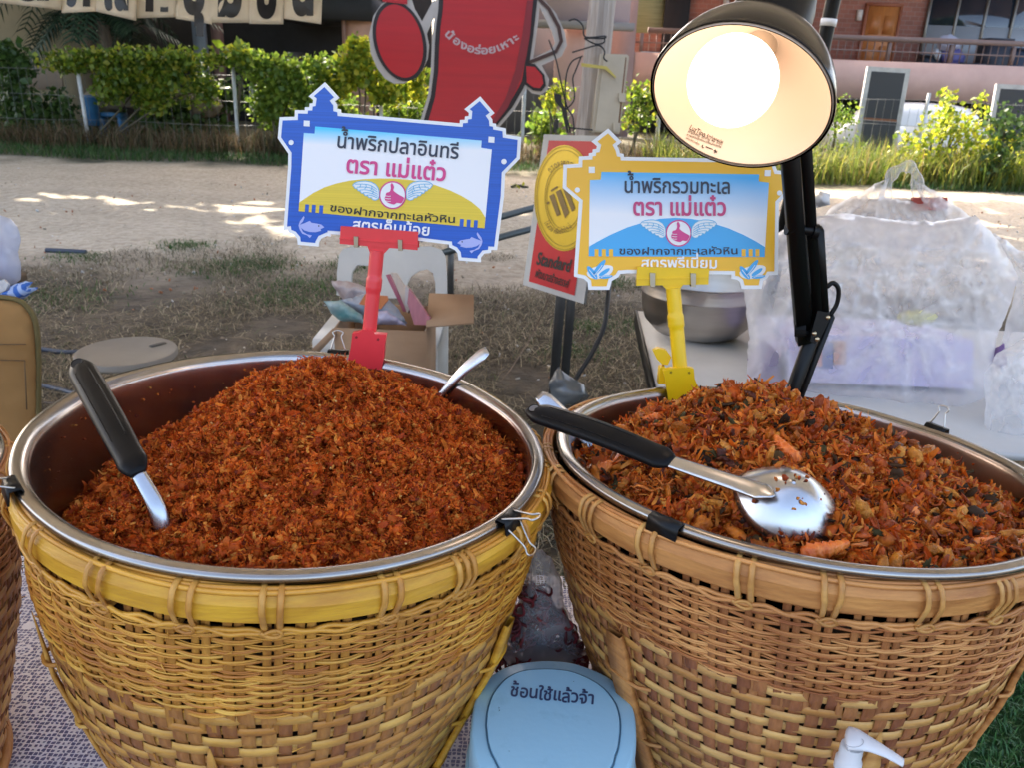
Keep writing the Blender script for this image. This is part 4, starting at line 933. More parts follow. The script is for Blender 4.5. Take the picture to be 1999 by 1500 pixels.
# --- the left heap: fine fluffy fish floss
RA_ = R_A - .018
EDGE_A = [(270, -.024), (315, -.026), (350, -.030), (20, -.042), (60, -.06), (90, -.04), (130, -.075), (160, -.108), (195, -.112), (215, -.075), (240, -.034)]
hA = lambda x, y: heap_h(x, y, RA_, (.025, .085), .047, EDGE_A, [(270, 1.0), (0, 1.2), (90, 1.4), (150, 1.7), (190, 1.6), (225, 1.2)], 2.0)
m_floss = mat('fish_floss', (0, 0, 0), .6, island=[(0, (.74, .140, .014)), (.2, (.86, .21, .022)), (.42, (.56, .086, .009)), (.58, (.92, .29, .035)), (.76, (.26, .035, .007)), (.84, (.78, .15, .015)), (.94, (.95, .42, .07))], c2=(.5, .34, .3), scale=75, spec=.25, trans=.35)
pr, pf = clump_protos(20, 1, .6, 5)
pos = surf_pts(13000, RIM_A, RA_, TILT_A, hA, .0055); n = len(pos); sz = .0050 * np.exp(rng.normal(0, .36, n))
fz, fzf = frizz_protos(24, 14, 40, .46, (.5, 1.05), (.12, .36))
V1, F1 = scatter(fz, fzf, pos, rand_rot(n), sz)
pos = surf_pts(18000, RIM_A, RA_, TILT_A, hA, .003); n = len(pos); pos[:, 2] += .0018
V2, F2 = strips(pos, rand_rot(n), rng.uniform(.003, .009, n), rng.uniform(.0005, .0014, n) * (1 + 1.2 * (rng.random(n) < .25)), rng.uniform(-1.6, 1.6, n))
V0, F0 = heap_base(RIM_A, RA_, TILT_A, hA)
npmesh_a = npmesh('fish_floss_heap', np.concatenate([V0, V1, V2]), [F1 + len(V0), np.concatenate([F0, F2 + len(V0) + len(V1)])], m_floss)
tag(npmesh_a, 'heaped fine crumbly red orange fish floss filling the gold basket', 'food heap', kind='stuff')
pos = surf_pts(260, RIM_A, RA_, TILT_A, hA, .001); n = len(pos); pos[:, 2] += .0035; V, F = instance(ico(1)[0], ico(1)[1], pos, rand_rot(n), np.stack([rng.uniform(.001, .002, n), rng.uniform(.0008, .0016, n), rng.uniform(.0004, .0008, n)], -1))
tag(npmesh('chili_seeds', V, F, mat('chili_seed', (.75, .42, .12), .35, c2=(.6, .28, .07), scale=300)), 'pale chili seeds sprinkled through the fine floss', 'seeds', kind='stuff')
# --- the right heap: mixed seafood
RB_ = R_B - .018
EDGE_B = [(270, -.028), (300, -.026), (330, -.04), (0, -.066), (35, -.075), (90, -.05), (140, -.055), (180, -.05), (215, -.034), (240, -.03)]
hB = lambda x, y: heap_h(x, y, RB_, (-.02, .075), .052, EDGE_B, [(270, .9), (0, 1.25), (90, 1.6), (180, 1.5)], 7.0)
m_mix = mat('seafood_mix', (0, 0, 0), .5, island=[(0, (.76, .155, .015)), (.2, (.88, .25, .028)), (.4, (.58, .095, .010)), (.54, (.94, .36, .05)), (.68, (.18, .03, .008)), (.76, (.62, .12, .014)), (.88, (.95, .42, .08)), (.97, (.05, .02, .01))], c2=(.42, .28, .24), scale=60, spec=.3, trans=.3)
pr2, pf2 = clump_protos(16, 2, .4, 8)
pos = surf_pts(6500, RIM_B, RB_, TILT_B, hB, .006); n = len(pos); sz = .0070 * np.exp(rng.normal(0, .36, n)); fz2, fzf2 = frizz_protos(24, 10, 90, .5, (.8, 1.9), (.12, .36)); V1, F1 = scatter(fz2, fzf2, pos, rand_rot(n), sz)
pos = surf_pts(4500, RIM_B, RB_, TILT_B, hB, .005); n = len(pos); pos[:, 2] += .003
V2, F2 = strips(pos, rand_rot(n), rng.uniform(.006, .020, n), rng.uniform(.0012, .0045, n), rng.uniform(-1.6, 1.6, n))
V0, F0 = heap_base(RIM_B, RB_, TILT_B, hB)
tag(npmesh('seafood_chili_heap', np.concatenate([V0, V1, V2]), [F1 + len(V0), np.concatenate([F0, F2 + len(V0) + len(V1)])], m_mix), 'heap of chunky fried seafood chili filling the brown basket', 'food heap', kind='stuff')
# larger torn pieces and squid strips
pos = surf_pts(560, RIM_B, RB_, TILT_B, hB, .003); n = len(pos); pos[:, 2] += .003; bk, bf = clump_protos(16, 2, .42, 77, .6); V, F = scatter(bk, bf, pos, rand_rot(n), np.stack([rng.uniform(.004, .008, n), rng.uniform(.007, .019, n), rng.uniform(.002, .0045, n)], -1))
tag(npmesh('fried_pieces', V, F, mat('fried_piece', (0, 0, 0), .33, island=[(0, (.85, .25, .022)), (.3, (.66, .13, .012)), (.55, (.90, .38, .06)), (.75, (.42, .075, .010)), (.92, (.14, .03, .010))], c2=(.4, .26, .2), scale=90, spec=.3, bump=.4, bscale=220, trans=.15), smooth=True), 'irregular orange brown fried seafood pieces tangled through the right heap', 'food pieces', kind='stuff')
pos = surf_pts(420, RIM_B, RB_, TILT_B, hB, .002); n = len(pos); pos[:, 2] += .0045; a_ = rng.uniform(0, 2 * math.pi, n); Rz = np.stack([np.stack([np.cos(a_), -np.sin(a_), 0 * a_], -1), np.stack([np.sin(a_), np.cos(a_), 0 * a_], -1), np.stack([0 * a_, 0 * a_, 1 + 0 * a_], -1)], 1)
sq = MB(); q_ = np.linspace(-.5, .5, 9)
for i in range(n):
    L = rng.uniform(.012, .030); c_ = rng.uniform(-.012, .012); p = np.stack([c_ * (4 * q_ ** 2 - 1) + .0012 * np.sin(q_ * 17 + i), L * q_, .002 * np.sin(q_ * 9 + i * 2)], -1) @ Rz[i].T + pos[i]; sq.add(*tube(p, rng.uniform(.0010, .0022) * np.sqrt(np.clip(1 - (1.9 * q_) ** 2, .05, 1)), 6, flat=(1, .6)))
tag(sq.build('squid_strips', mat('squid_strip', (0, 0, 0), .45, island=[(0, (.70, .20, .03)), (.3, (.45, .10, .018)), (.55, (.85, .36, .07)), (.75, (.25, .055, .016)), (.9, (.10, .03, .012))], c2=(.45, .3, .25), scale=120, spec=.25), smooth=True), 'thin curled orange and brown seafood strips over the right heap', 'food strips', kind='stuff')
# fried shallots, squid strips and dark leaves mixed through the right heap
pr3, pf3 = clump_protos(14, 2, .26, 12, .75)
pos = surf_pts(260, RIM_B, RB_, TILT_B, hB, .004); n = len(pos); pos[:, 2] += .003; sz = np.stack([rng.uniform(.004, .007, n), rng.uniform(.008, .014, n), rng.uniform(.0035, .0055, n)], -1)
idx = rand_rot(n); V, F = scatter(pr3, pf3, pos, idx, sz)
tag(npmesh('fried_shallots', V, F, mat('fried_shallot', (0, 0, 0), .24, island=[(0, (.50, .14, .014)), (.3, (.62, .22, .025)), (.55, (.32, .075, .010)), (.8, (.70, .28, .04))], c2=(.4, .3, .25), scale=55, spec=.22, bump=.5, bscale=160), smooth=True), 'glossy brown fried shallots mixed through the seafood heap', 'shallots', kind='stuff')
pos = surf_pts(330, RIM_B, RB_, TILT_B, hB, .003); n = len(pos); pos[:, 2] += .0035; sz = np.stack([rng.uniform(.003, .0055, n), rng.uniform(.006, .013, n), rng.uniform(.0008, .002, n)], -1)
V, F = scatter(clump_protos(8, 2, .5, 15, .4)[0], pf3, pos, rand_rot(n), sz)
tag(npmesh('fried_leaves', V, F, mat('fried_leaf', (0, 0, 0), .7, island=[(0, (.022, .012, .007)), (.5, (.06, .028, .012)), (.85, (.05, .04, .014))], spec=.15), smooth=True), 'dark fried leaf pieces scattered through the seafood heap', 'leaves', kind='stuff')
# whole fried prawns lying on top
m_prawn = mat('fried_prawn', (.90, .27, .045), .34, c2=(.62, .10, .012), scale=80, bump=.25, bscale=240, spec=.5)
def prawn(u, v, u2, v2, zoff, wid, label, curve=.25):
    """tail-on prawn lying from px (u,v), the thick end, to px (u2,v2), the tail"""
    def on(uu, vv):
        z = RIM_B[2]
        for _ in range(12):
            p = atz(uu, vv, z); x, y = p[0] - RIM_B[0], p[1] - RIM_B[1]; q = math.hypot(x, y); s = min(1, RB_ * .97 / max(q, 1e-6))
            z = .5 * z + .5 * (RIM_B[2] + float(hB(np.array([x * s]), np.array([y * s]))[0]) + TILT_B[0] * x + TILT_B[1] * y + zoff)
        return atz(uu, vv, z)
    a, b = on(u, v), on(u2, v2); d = b - a; L = np.linalg.norm(d); sd = np.cross(d / L, (0, 0, 1))
    r = thing('prawn', (a + b) / 2, label, 'prawn', 'whole fried prawns on the seafood heap')
    pa = smooth_path([a, a + d * .33 + sd * L * curve * .5 + np.array([0, 0, .003]), a + d * .66 + sd * L * curve * .5 + np.array([0, 0, .003]), b], 42)
    t = np.linspace(0, 1, 42); rr = wid * (np.minimum(1, (t + .05) * 5) ** .5) * (1 - .62 * t) * (.86 + .26 * (1 - ((t * 7) % 1)) * (t < .92))
    bd = MB(); bd.tube(pa, rr, 14, flat=(.9, 1.05)); bd.build('body', m_prawn, r, True)
    tl = MB(); e = d / L
    for k in (-1, -.35, .35, 1):
        w = sd * k; P0 = b - e * .002; P1 = b + (e * .014 + w * .007); P2 = b + e * .011 + w * .012
        tl.add([P0 + sd * .001, P0 - sd * .001, P2 + [0, 0, .001], P1 + [0, 0, .002], P0 - [0, 0, .002], P1 - [0, 0, .0005]], [np.array([[0, 1, 2, 3]]), np.array([[4, 3, 2]])])
    tl.build('tail_fan', m_prawn, r)
    lg = MB()
    for k in range(5):
        p = pa[6 + k * 5]; lg.tube(smooth_path([p, p - sd * .008 + np.array([0, 0, .002]), p - sd * .013 - np.array([0, 0, .002]) + e * .004], 6), .0006, 4)
    lg.build('legs', m_prawn, r)
prawn(1562, 905, 1512, 852, .003, .0078, 'orange fried prawn pointing up the heap just behind the spoon bowl', -.15)
prawn(1565, 1085, 1655, 1062, .004, .0095, 'orange fried prawn lying in front of the spoon bowl by the rim')
prawn(1900, 1062, 1992, 1046, .004, .0085, 'reddish fried prawn at the right edge of the seafood heap', .3)
prawn(1790, 1010, 1722, 985, .003, .008, 'fried prawn half buried right of the spoon bowl', .2)
prawn(1258, 822, 1290, 800, .006, .008, 'curled fried prawn on the far left shoulder of the seafood heap', .6)
prawn(1165, 925, 1195, 905, .007, .008, 'fried prawn by the left rim under the black spoon handle', .4)
# --- the third heap at the left edge
hC = lambda x, y: heap_h(x, y, RB_, (-.02, .0), .03, -.07, 1.0, 4.0)
pos = surf_pts(2600, RIM_C, RB_, TILT_B, hC, .005); n = len(pos); V1, F1 = scatter(pr, pf, pos, rand_rot(n), .0048 * np.exp(rng.normal(0, .3, n))); V0, F0 = heap_base(RIM_C, RB_, TILT_B, hC)
tag(npmesh('chili_heap', np.concatenate([V0, V1]), [F0, F1 + len(V0)], m_floss), 'red chili heap in the basin at the left edge', 'food heap', kind='stuff')
# crumbs stuck on the basin walls
def wall_crumbs(c, R, tilt, n, seed, name, lab):
    r = np.random.default_rng(seed); a = r.uniform(-.6, math.pi + .4, n); s = r.uniform(.012, .06, n); q = R - .018 - .08 * s; x, y = q * np.cos(a), q * np.sin(a)
    pos = np.stack([c[0] + x, c[1] + y, c[2] - s + tilt[0] * x + tilt[1] * y], -1); V, F = scatter(pr, pf, pos, rand_rot(n, r), r.uniform(.0006, .0017, n)); tag(npmesh(name, V, F, m_floss), lab, 'crumbs', kind='stuff')
wall_crumbs(RIM_A, R_A, TILT_A, 110, 1, 'crumbs', 'crumbs stuck to the inside of the basin in the gold basket')
wall_crumbs(RIM_B, R_B, TILT_B, 110, 2, 'crumbs', 'crumbs stuck to the inside of the basin in the brown basket')
# ================================================================ price signs in their clip holders
m_white = mat('white_board', (.86, .86, .85), .5)
def printed(name, c, c2=None, rough=.38): return mat(name, c, rough, c2=c2, scale=4, spec=.5)
def grad_print(name, top, bot, z0, z1):
    m = bpy.data.materials.new(name); t, b = nt(m); N = t.nodes; L = t.links; tc = N.new('ShaderNodeTexCoord'); sp = N.new('ShaderNodeSeparateXYZ'); L.new(tc.outputs['Object'], sp.inputs[0])
    mr = N.new('ShaderNodeMapRange'); mr.inputs[1].default_value = z0; mr.inputs[2].default_value = z1; L.new(sp.outputs[2], mr.inputs[0])
    rp = N.new('ShaderNodeValToRGB'); rp.color_ramp.elements[0].color = (*bot, 1); rp.color_ramp.elements[1].color = (*top, 1); L.new(mr.outputs[0], rp.inputs[0]); L.new(rp.outputs[0], b.inputs['Base Color']); b.inputs['Roughness'].default_value = .35; return m
m_navy = printed('navy_ink', (.02, .03, .06)); m_mag = printed('magenta_ink', (.66, .055, .24)); m_ink = printed('black_ink', (.012, .012, .014)); m_sky = printed('sky_ink', (.16, .48, .72)); m_lav = printed('lavender_ink', (.42, .46, .80))
WING = [(95, 8), (97, -30), (104, -52), (122, -76), (150, -92), (190, -100), (225, -99), (255, -93), (275, -82), (285, -68), (276, -62), (268, -48), (252, -46), (246, -32), (230, -29), (222, -14), (206, -12), (196, 4), (180, 4), (168, 18), (152, 18), (142, 32), (122, 36), (104, 28)]
PLUMES = [((112, -40), (150, -66), (200, -78), (268, -78)), ((108, -22), (150, -48), (200, -58), (255, -56)), ((106, -6), (150, -28), (195, -38), (236, -36)), ((106, 8), (145, -10), (180, -18), (212, -18)), ((108, 20), (135, 8), (160, 0), (184, 0)), ((150, -64), (146, -46), (160, -30)), ((190, -74), (188, -58), (200, -44)), ((228, -78), (228, -66), (240, -54)), ((140, -34), (138, -20), (150, -8))]
def wing(cx, cy, s, k): return [(cx + s * x * k, cy + y * k) for x, y in WING]
def feathers(cx, cy, s, k): return [stroke([(cx + s * x * k, cy + y * k) for x, y, _ in smooth_path([(a, b, 0) for a, b in pts], 10)], 5 * k) for pts in PLUMES]
THUMB = [(-5, -88), (6, -72), (10, -52), (5, -35), (22, -18), (50, 0), (80, 18), (74, 40), (60, 58), (30, 55), (10, 66), (-22, 58), (-46, 44), (-56, 24), (-50, 4), (-44, -16), (-20, -26), (-12, -50), (-14, -74)]
FISH = [(0, 0), (35, -12), (70, -28), (82, -14), (110, -10), (150, -2), (172, 18), (145, 30), (150, 42), (110, 52), (70, 50), (34, 40), (10, 22), (22, 48), (50, 66), (85, 74), (70, 92), (52, 74), (18, 62), (0, 34), (-8, 6), (0, -22), (28, -62), (34, -50), (22, -22), (8, -8)]
def sign(name, crop, outer, frame_in, panel, hill, merlons, squares, dots, emb, k, texts, plane, label, cols, art, mats):
    r = thing(name, plane.at(*crop([emb])[0]), label, 'sign', 'price signs over the baskets')
    c = crop
    board = MB().prism(c(outer), plane, .004).build('board', m_white, r)
    MB().fill([inset(c(outer), frame_in / c.k)], plane, .0005).build('border_print', cols[0], r)
    MB().fill([c(panel)], plane, .0009).build('panel_print', cols[1], r)
    MB().fill([c(hill)], plane, .0013).build('hill_print', cols[2], r)
    mm = MB(); [mm.fill([c(q)], plane, .0017) for q in merlons]; mm.build('battlement_print', cols[0], r)
    wm = MB(); [wm.fill([c(q)], plane, .0010) for q in squares + dots]; wm.build('corner_marks', m_white, r)
    ex, ey = emb; e = MB()
    for s in (-1, 1):
        w = wing(ex, ey, s, k); wo = MB().fill([c(w)], plane, .0017).build('wing', m_white, r); o = MB().fill([c(stroke(w + w[:1], 6 * k))], plane, .0021)
        for f_ in feathers(ex, ey, s, k): o.fill([c(f_)], plane, .0023)
        o.build('feather_lines', m_sky, wo)
    MB().fill([c(disc(ex, ey, 97 * k, 100 * k, 40))], plane, .0021).build('emblem_ring', m_mag, r)
    MB().fill([c(disc(ex, ey, 87 * k, 90 * k, 40))], plane, .0025).build('emblem_ground', m_white, r)
    tz = Crop(c.o[0] + ex / c.k, c.o[1] + ey / c.k, c.k / k)
    MB().fill([tz([(a, b, )for a, b, _ in smooth_path([(p[0], p[1], 0) for p in THUMB + THUMB[:1]], 90)[:-1]])], plane, .0029).build('thumb_emblem', m_mag, r)
    kn = MB(); [kn.fill([tz(stroke([(-52, y), (-30, y + 4), (-12, y + 3)], 4))], plane, .0033) for y in (4, 22, 40)]; kn.build('finger_lines', m_white, r)
    for (body, a, b, h, bold, arc, mt, jit) in texts:
        q = c([a, b]); text_on(MB(), body, plane, q[0], q[1], h / c.k, bold, .0021, arc / c.k, 1.0, jit).build('lettering', mt, r)
    for (nm, loops, mt, lift) in art:
        for grp_ in loops:
            g = MB(); [g.fill([c(l)], plane, lift) for l in grp_]; g.build(nm, mt, r)
    return r
c2_ = Crop(500, 130, 1999 / 560)
plA = Plane((-.14, 1.015, 1.36), (.02, -1, .06))
outA = [(163, 350), (268, 347), (270, 300), (338, 302), (340, 280), (370, 280), (372, 255), (394, 252), (397, 230), (365, 205), (478, 107), (578, 215), (546, 240), (562, 262), (562, 290), (588, 296), (590, 320), (1418, 393), (1420, 370), (1453, 368), (1455, 345), (1480, 342), (1482, 320), (1450, 295), (1562, 205), (1662, 322), (1632, 345), (1646, 366), (1648, 392), (1672, 396), (1674, 416), (1740, 428), (1742, 472), (1848, 488), (1838, 640), (1735, 745), (1728, 900), (1680, 1278), (1640, 1276), (1638, 1296), (1590, 1302), (1567, 1330), (1567, 1362), (1410, 1350), (1403, 1300), (1385, 1277), (1345, 1258), (1343, 1238), (1130, 1212), (520, 1166), (518, 1184), (495, 1178), (452, 1197), (437, 1225), (435, 1253), (290, 1240), (285, 1196), (262, 1168), (224, 1152), (222, 1136), (190, 1140), (222, 700), (224, 605), (150, 497)]
pz = lambda x, y: plA.at(*c2_([(x, y)])[0])[2] - plA.at(*c2_([(953, 893)])[0])[2]
m_blue_print = mat('blue_print', (.014, .12, .58), .35, c2=(.010, .085, .44), scale=3, stretch=(.3, .3, 150), detail=2); m_yel_print = mat('yellow_print', (.84, .62, .055), .35, c2=(.72, .52, .045), scale=3, stretch=(.3, .3, 150), detail=2)
fishL = [(305 + x, 1100 + y) for x, y in FISH]; fishR = [(1570 - x * .98, 1205 + y * .95 + 6) for x, y in FISH]
sA_ = sign('price_sign', c2_, outA, 24, [(412, 415), (1572, 513), (1569, 563), (1643, 575), (1592, 1125), (298, 1005), (333, 460), (408, 465)],
    [(301, 945), (400, 878), (480, 838), (560, 812), (650, 793), (750, 782), (860, 777), (960, 778), (1060, 786), (1150, 800), (1250, 824), (1350, 860), (1430, 898), (1500, 940), (1560, 990), (1598, 1050), (1592, 1125), (298, 1005)],
    [[(x, y), (x + 26, y + 2), (x + 22, y + 58), (x - 4, y + 56)] for x, y in ((345, 957), (392, 960), (444, 964), (1422, 1058), (1470, 1063), (1520, 1067))],
    [[(333, 373), (375, 376), (374, 416), (332, 413)], [(1620, 485), (1662, 489), (1660, 530), (1618, 526)]], [disc(245, 527, 18), disc(1727, 660, 19)], (953, 893), .98,
    [("น้ำพริกปลาอินทรี", (557, 560), (1412, 640), 78, .016, 0, m_navy, 0), ("ตรา แม่แต๋ว", (622, 733), (1325, 795), 88, .024, 0, m_mag, 0), ("ของฝากจากทะเลหัวหิน", (512, 1003), (1393, 1088), 40, .014, 8, m_ink, .06), ("สูตรเค็มน้อย", (668, 1132), (1213, 1176), 58, .02, 0, m_white, 0)],
    plA, 'blue framed sign with a white panel and yellow hill, clipped over the gold basket', (m_blue_print, grad_print('sky_print', (.08, .62, .92), (.89, .89, .90), pz(953, 560), pz(953, 450)), m_yel_print),
    [('fish_print', [[fishL], [fishR]], m_lav, .0010), ('fish_eye', [[disc(438, 1108, 5)], [disc(1436, 1218, 5)]], m_navy, .0014)], None)
c5 = Crop(1000, 230, 1999 / 600)
plB = Plane((.22, 1.055, 1.30), (-.03, -1, .10))
def mir(p, cx): return [(2 * cx - x, y) for x, y in p][::-1]
lefttop = [(333, 302), (432, 297), (434, 249), (498, 246), (498, 228), (522, 224), (524, 203), (548, 200), (552, 182), (515, 152), (624, 67), (712, 155), (682, 180), (695, 205), (700, 228), (725, 233), (727, 252)]
righttop = [(x, y + 12 + 30 * 0) for x, y in mir(lefttop[3:], 1071)] + [(1642, 262), (1708, 268), (1712, 312), (1722, 340), (1810, 347)]
outB = lefttop + righttop + [(1812, 470), (1734, 552), (1732, 720), (1728, 1020), (1672, 1022), (1665, 1036), (1632, 1058), (1622, 1112), (1492, 1112), (1480, 1066), (1462, 1052), (1425, 1045), (1425, 1018), (752, 1010), (702, 1014), (690, 1035), (647, 1060), (632, 1118), (495, 1118), (490, 1068), (465, 1046), (402, 1032), (402, 1000), (434, 545), (328, 455)]
pzB = lambda x, y: plB.at(*c5([(x, y)])[0])[2] - plB.at(*c5([(1080, 748)])[0])[2]
m_or_print = printed('orange_print', (.94, .52, .035), (.90, .49, .03)); m_cy_print = printed('cyan_print', (.07, .42, .80))
def shell(cx, cy, L, w, a): return [(cx + math.cos(a) * L * math.cos(t) - math.sin(a) * w * math.sin(t), cy + math.sin(a) * L * math.cos(t) + math.cos(a) * w * math.sin(t) * (1 if math.sin(t) > 0 else .6)) for t in np.linspace(0, 2 * math.pi, 22, endpoint=False)]
def seafood(ox, oy, s): return [shell(ox + s * 75, oy + 40, 62, 18, -.9 * s + (0 if s > 0 else math.pi)), shell(ox + s * 30, oy + 75, 52, 20, .95 * s + (0 if s > 0 else math.pi)), shell(ox + s * 108, oy + 70, 42, 15, -.6 * s + (0 if s > 0 else math.pi)), shell(ox + s * 118, oy + 100, 44, 14, -.12 * s + (0 if s > 0 else math.pi))]
sfl = [seafood(490, 930, 1), seafood(1482, 930, 1)]; halo = [[shell(ox + 80, oy + 62, 88, 52, -.25)] for ox, oy in ((490, 930), (1482, 930))]
sB_ = sign('price_sign', c5, outB, 24, [(580, 350), (1605, 366), (1602, 412), (1668, 420), (1640, 903), (497, 898), (505, 403), (575, 400)],
    [(499, 835), (560, 800), (640, 758), (750, 710), (860, 676), (960, 655), (1060, 648), (1160, 655), (1260, 672), (1400, 715), (1500, 758), (1580, 800), (1642, 838), (1640, 903), (497, 898)],
    [[(x, 852), (x + 26, 852), (x + 26, 899), (x, 899)] for x in (535, 582, 629, 1490, 1536, 1580)], [[(497, 316), (537, 316), (537, 357), (497, 357)], [(1641, 338), (1681, 338), (1679, 378), (1639, 378)]], [disc(423, 467, 17), disc(1737, 487, 17)], (1080, 748), .87,
    [("น้ำพริกรวมทะเล", (722, 484), (1420, 491), 74, .016, 0, m_navy, 0), ("ตรา แม่แต๋ว", (780, 630), (1393, 632), 82, .024, 0, printed('rose_ink', (.55, .05, .18)), 0), ("ของฝากจากทะเลหัวหิน", (693, 886), (1470, 885), 36, .014, 0, m_navy, .06), ("สูตรพรีเมี่ยม", (835, 974), (1335, 976), 52, .02, 0, m_white, 0)],
    plB, 'orange framed sign with a blue panel, clipped over the brown basket under the lamp', (m_or_print, grad_print('blue_panel_print', (.10, .47, .88), (.87, .88, .90), pzB(1080, 640), pzB(1080, 375)), m_cy_print),
    [('seafood_halo', halo, m_white, .0010), ('seafood_print', sfl, m_cy_print, .0014), ('shell_lines', [[stroke([(o_ + x0, 935 + y0), (o_ + x1, 935 + y1), (o_ + x2, 935 + y2)], 4) for x0, y0, x1, y1, x2, y2 in ((45, 85, 70, 55, 95, 20), (10, 50, 30, 75, 55, 105), (85, 100, 110, 92, 150, 90))] for o_ in (490, 1482)], m_white, .0018)], None)

# plastic clip holders
def holder(name, label, col, crop, bar, springs, neck, stem, foot, lever, plane, y_f, grp='sign holders clipped on the basins'):
    m = mat(name + '_plastic', col, .38, c2=tuple(a * .85 for a in col), scale=9, spec=.5)
    c = crop; r = thing('sign_holder', plane.at(*c([foot[2]])[0], 0), label, 'sign holder', grp)
    MB().prism(c(bar), plane, .0045, .0075).build('front_jaw', m, r); sh = [(x + 4, y - 8) for x, y in bar]; MB().prism(c(sh), plane, .004, -.0045).build('back_jaw', m, r)
    y0 = bar[0][1]; MB().prism(c([(bar[3][0], bar[3][1] - 36), (bar[2][0], bar[2][1] - 36), (bar[2][0], bar[2][1] - 30), (bar[3][0], bar[3][1] - 30)]), plane, .002, .009).build('jaw_ridge', m, r)
    sp = MB(); ms = mat('spring_steel', (.36, .33, .27), .3, 1.0)
    for x, y in springs: sp = MB().prism(c([(x - 13, y - 30), (x + 13, y - 28), (x + 12, y + 38), (x - 11, y + 36)]), plane, .012, .0105); sp.build('spring_clip', ms, r)
    MB().prism(c(neck), plane, .007, .006).build('neck', m, r)
    px_ = c([stem[0], stem[1]]); a = plane.at(*px_[0], .002); b = plane.at(*px_[1], .002) + np.array([0, y_f, 0]); w = stem[2]
    t = np.linspace(0, 1, 40); cen = a + (b - a) * t[:, None]; ring = w * (1.1 + .13 * ((np.abs(t - .30) < .018) | (np.abs(t - .345) < .018) | (np.abs(t - .39) < .018))); st = MB().tube(cen, ring, 10); st.build('stem', m, r, auto=50)
    pf_ = Plane(b, plane.n); MB().prism(c(foot), pf_, .012, .010).build('foot_clamp', m, r)
    jaw = [(foot[-2][0], foot[-2][1] - 8), (foot[-1][0], foot[-1][1] - 8)]
    fl = MB(); [fl.fill([[(q[0] + 7 / 3 * math.cos(t) * (1 + .35 * math.cos(5 * t)), q[1] + 7 / 3 * math.sin(t) * (1 + .35 * math.cos(5 * t))) for t in np.linspace(0, 2 * math.pi, 30, endpoint=False)]], pf_, .0112) for q in c(lever)]
    fl.build('flower_cutouts', mat(name + '_cutout', tuple(a * .3 for a in col), .7), r)
    return r, m, pf_
c8 = Crop(600, 400, 1999 / 650)
hA_, mrd, pfa = holder('red_holder', 'red plastic clip holder gripping the blue sign on the gold basket', (.80, .042, .05), c8, [(207, 122), (668, 158), (664, 266), (200, 228)], [(300, 212), (562, 232)], [(362, 236), (500, 250), (470, 282), (450, 300), (385, 296)], ((420, 272), (372, 850), .0082),
    [(340, 740), (395, 740), (412, 762), (480, 768), (470, 830), (466, 900), (452, 980), (245, 950), (268, 850), (278, 760), (320, 752)], [(303, 782), (432, 795)], plA, -.01)
hB_, myl, pfb = holder('yellow_holder', 'yellow plastic clip holder gripping the orange sign on the brown basket', (.90, .57, .004), Crop(1200, 300, 1998 / 799), [(108, 548), (456, 556), (452, 634), (102, 640)], [(180, 606), (377, 608)], [(225, 635), (335, 632), (312, 660), (255, 664)], ((284, 655), (318, 1110), .0088),
    [(285, 1040), (335, 1035), (380, 1042), (384, 1090), (404, 1140), (408, 1200), (262, 1240), (245, 1110), (232, 1050), (270, 1042)], [(268, 1058), (356, 1060)], plB, -.01)
cY = Crop(1200, 300, 1998 / 799); lv = MB(); pl_ = pfb
lv.prism(cY([(190, 968), (215, 955), (255, 965), (280, 1000), (262, 1038), (235, 1034), (210, 1010)]), pl_, .012, -.006); lv.prism(cY([(222, 1050), (246, 1040), (252, 1128), (214, 1128)]), pl_, .016, -.003); lv.build('lever', myl, hB_)

# binder clips on the rims
m_clip = mat('clip_black', (.006, .006, .0065), .38, spec=.25); m_wire2 = mat('clip_wire', (.55, .53, .5), .3, 1.0)
def binder(u, v, c, R, tilt, label, wires, out=1.0, width=.026):
    a = fang(u, v, c, R)
    d = ray(u, v); p = atz(u, v, c[2]); a = math.atan2(p[1] - c[1], p[0] - c[0])
    e = np.array([math.cos(a), math.sin(a), 0]); t = np.array([-math.sin(a), math.cos(a), 0]); z = np.array([0, 0, 1.0]); R_ = R - .005
    o = c + e * R_; o = o + z * (tilt[0] * (e[0] * R_) + tilt[1] * (e[1] * R_))
    r = thing('binder_clip', o, label, 'binder clip', 'binder clips on the basin rims')
    b = MB(); w = width / 2; prof = [(-.0075, -.0065), (.001, .0048), (.0095, .0038), (.012, -.009), (.0105, -.009), (.0085, .0022), (.001, .0032), (-.0062, -.0068)]
    V = np.array([[o + e * x + z * q + t * s for x, q in prof] for s in (-w, w)]).reshape(-1, 3); n = len(prof)
    b.add(V, [np.array([[i, (i + 1) % n, n + (i + 1) % n, n + i] for i in range(n)]), np.array([list(range(n))[::-1], list(range(n, 2 * n))])]); b.build('body', m_clip, r)
    for (de, dz, L) in wires:
        dv = e * de + z * dz; dv /= np.linalg.norm(dv); q0 = o + e * (.004 if dz > 0 else .011) + z * (.004 if dz > 0 else -.004); wv_ = MB()
        wv_.tube(smooth_path([q0 + t * w * .75, q0 + t * w * .45 + dv * L * .45, q0 + t * w * .34 + dv * L * .7, q0 + t * w * .5 + dv * L * .9, q0 + dv * L, q0 - t * w * .5 + dv * L * .9, q0 - t * w * .34 + dv * L * .7, q0 - t * w * .45 + dv * L * .45, q0 - t * w * .75], 40), .00095, 6); wv_.build('wire_handle', m_wire2, r, True)
    return r
binder(661, 690, RIM_A, R_A, TILT_A, 'black binder clip on the back rim left of the red holder', [(.2, 1, .026)])
binder(1022, 992, RIM_A, R_A, TILT_A, 'black binder clip on the right rim of the gold basket basin', [(1, .25, .032), (.75, -.8, .03)])
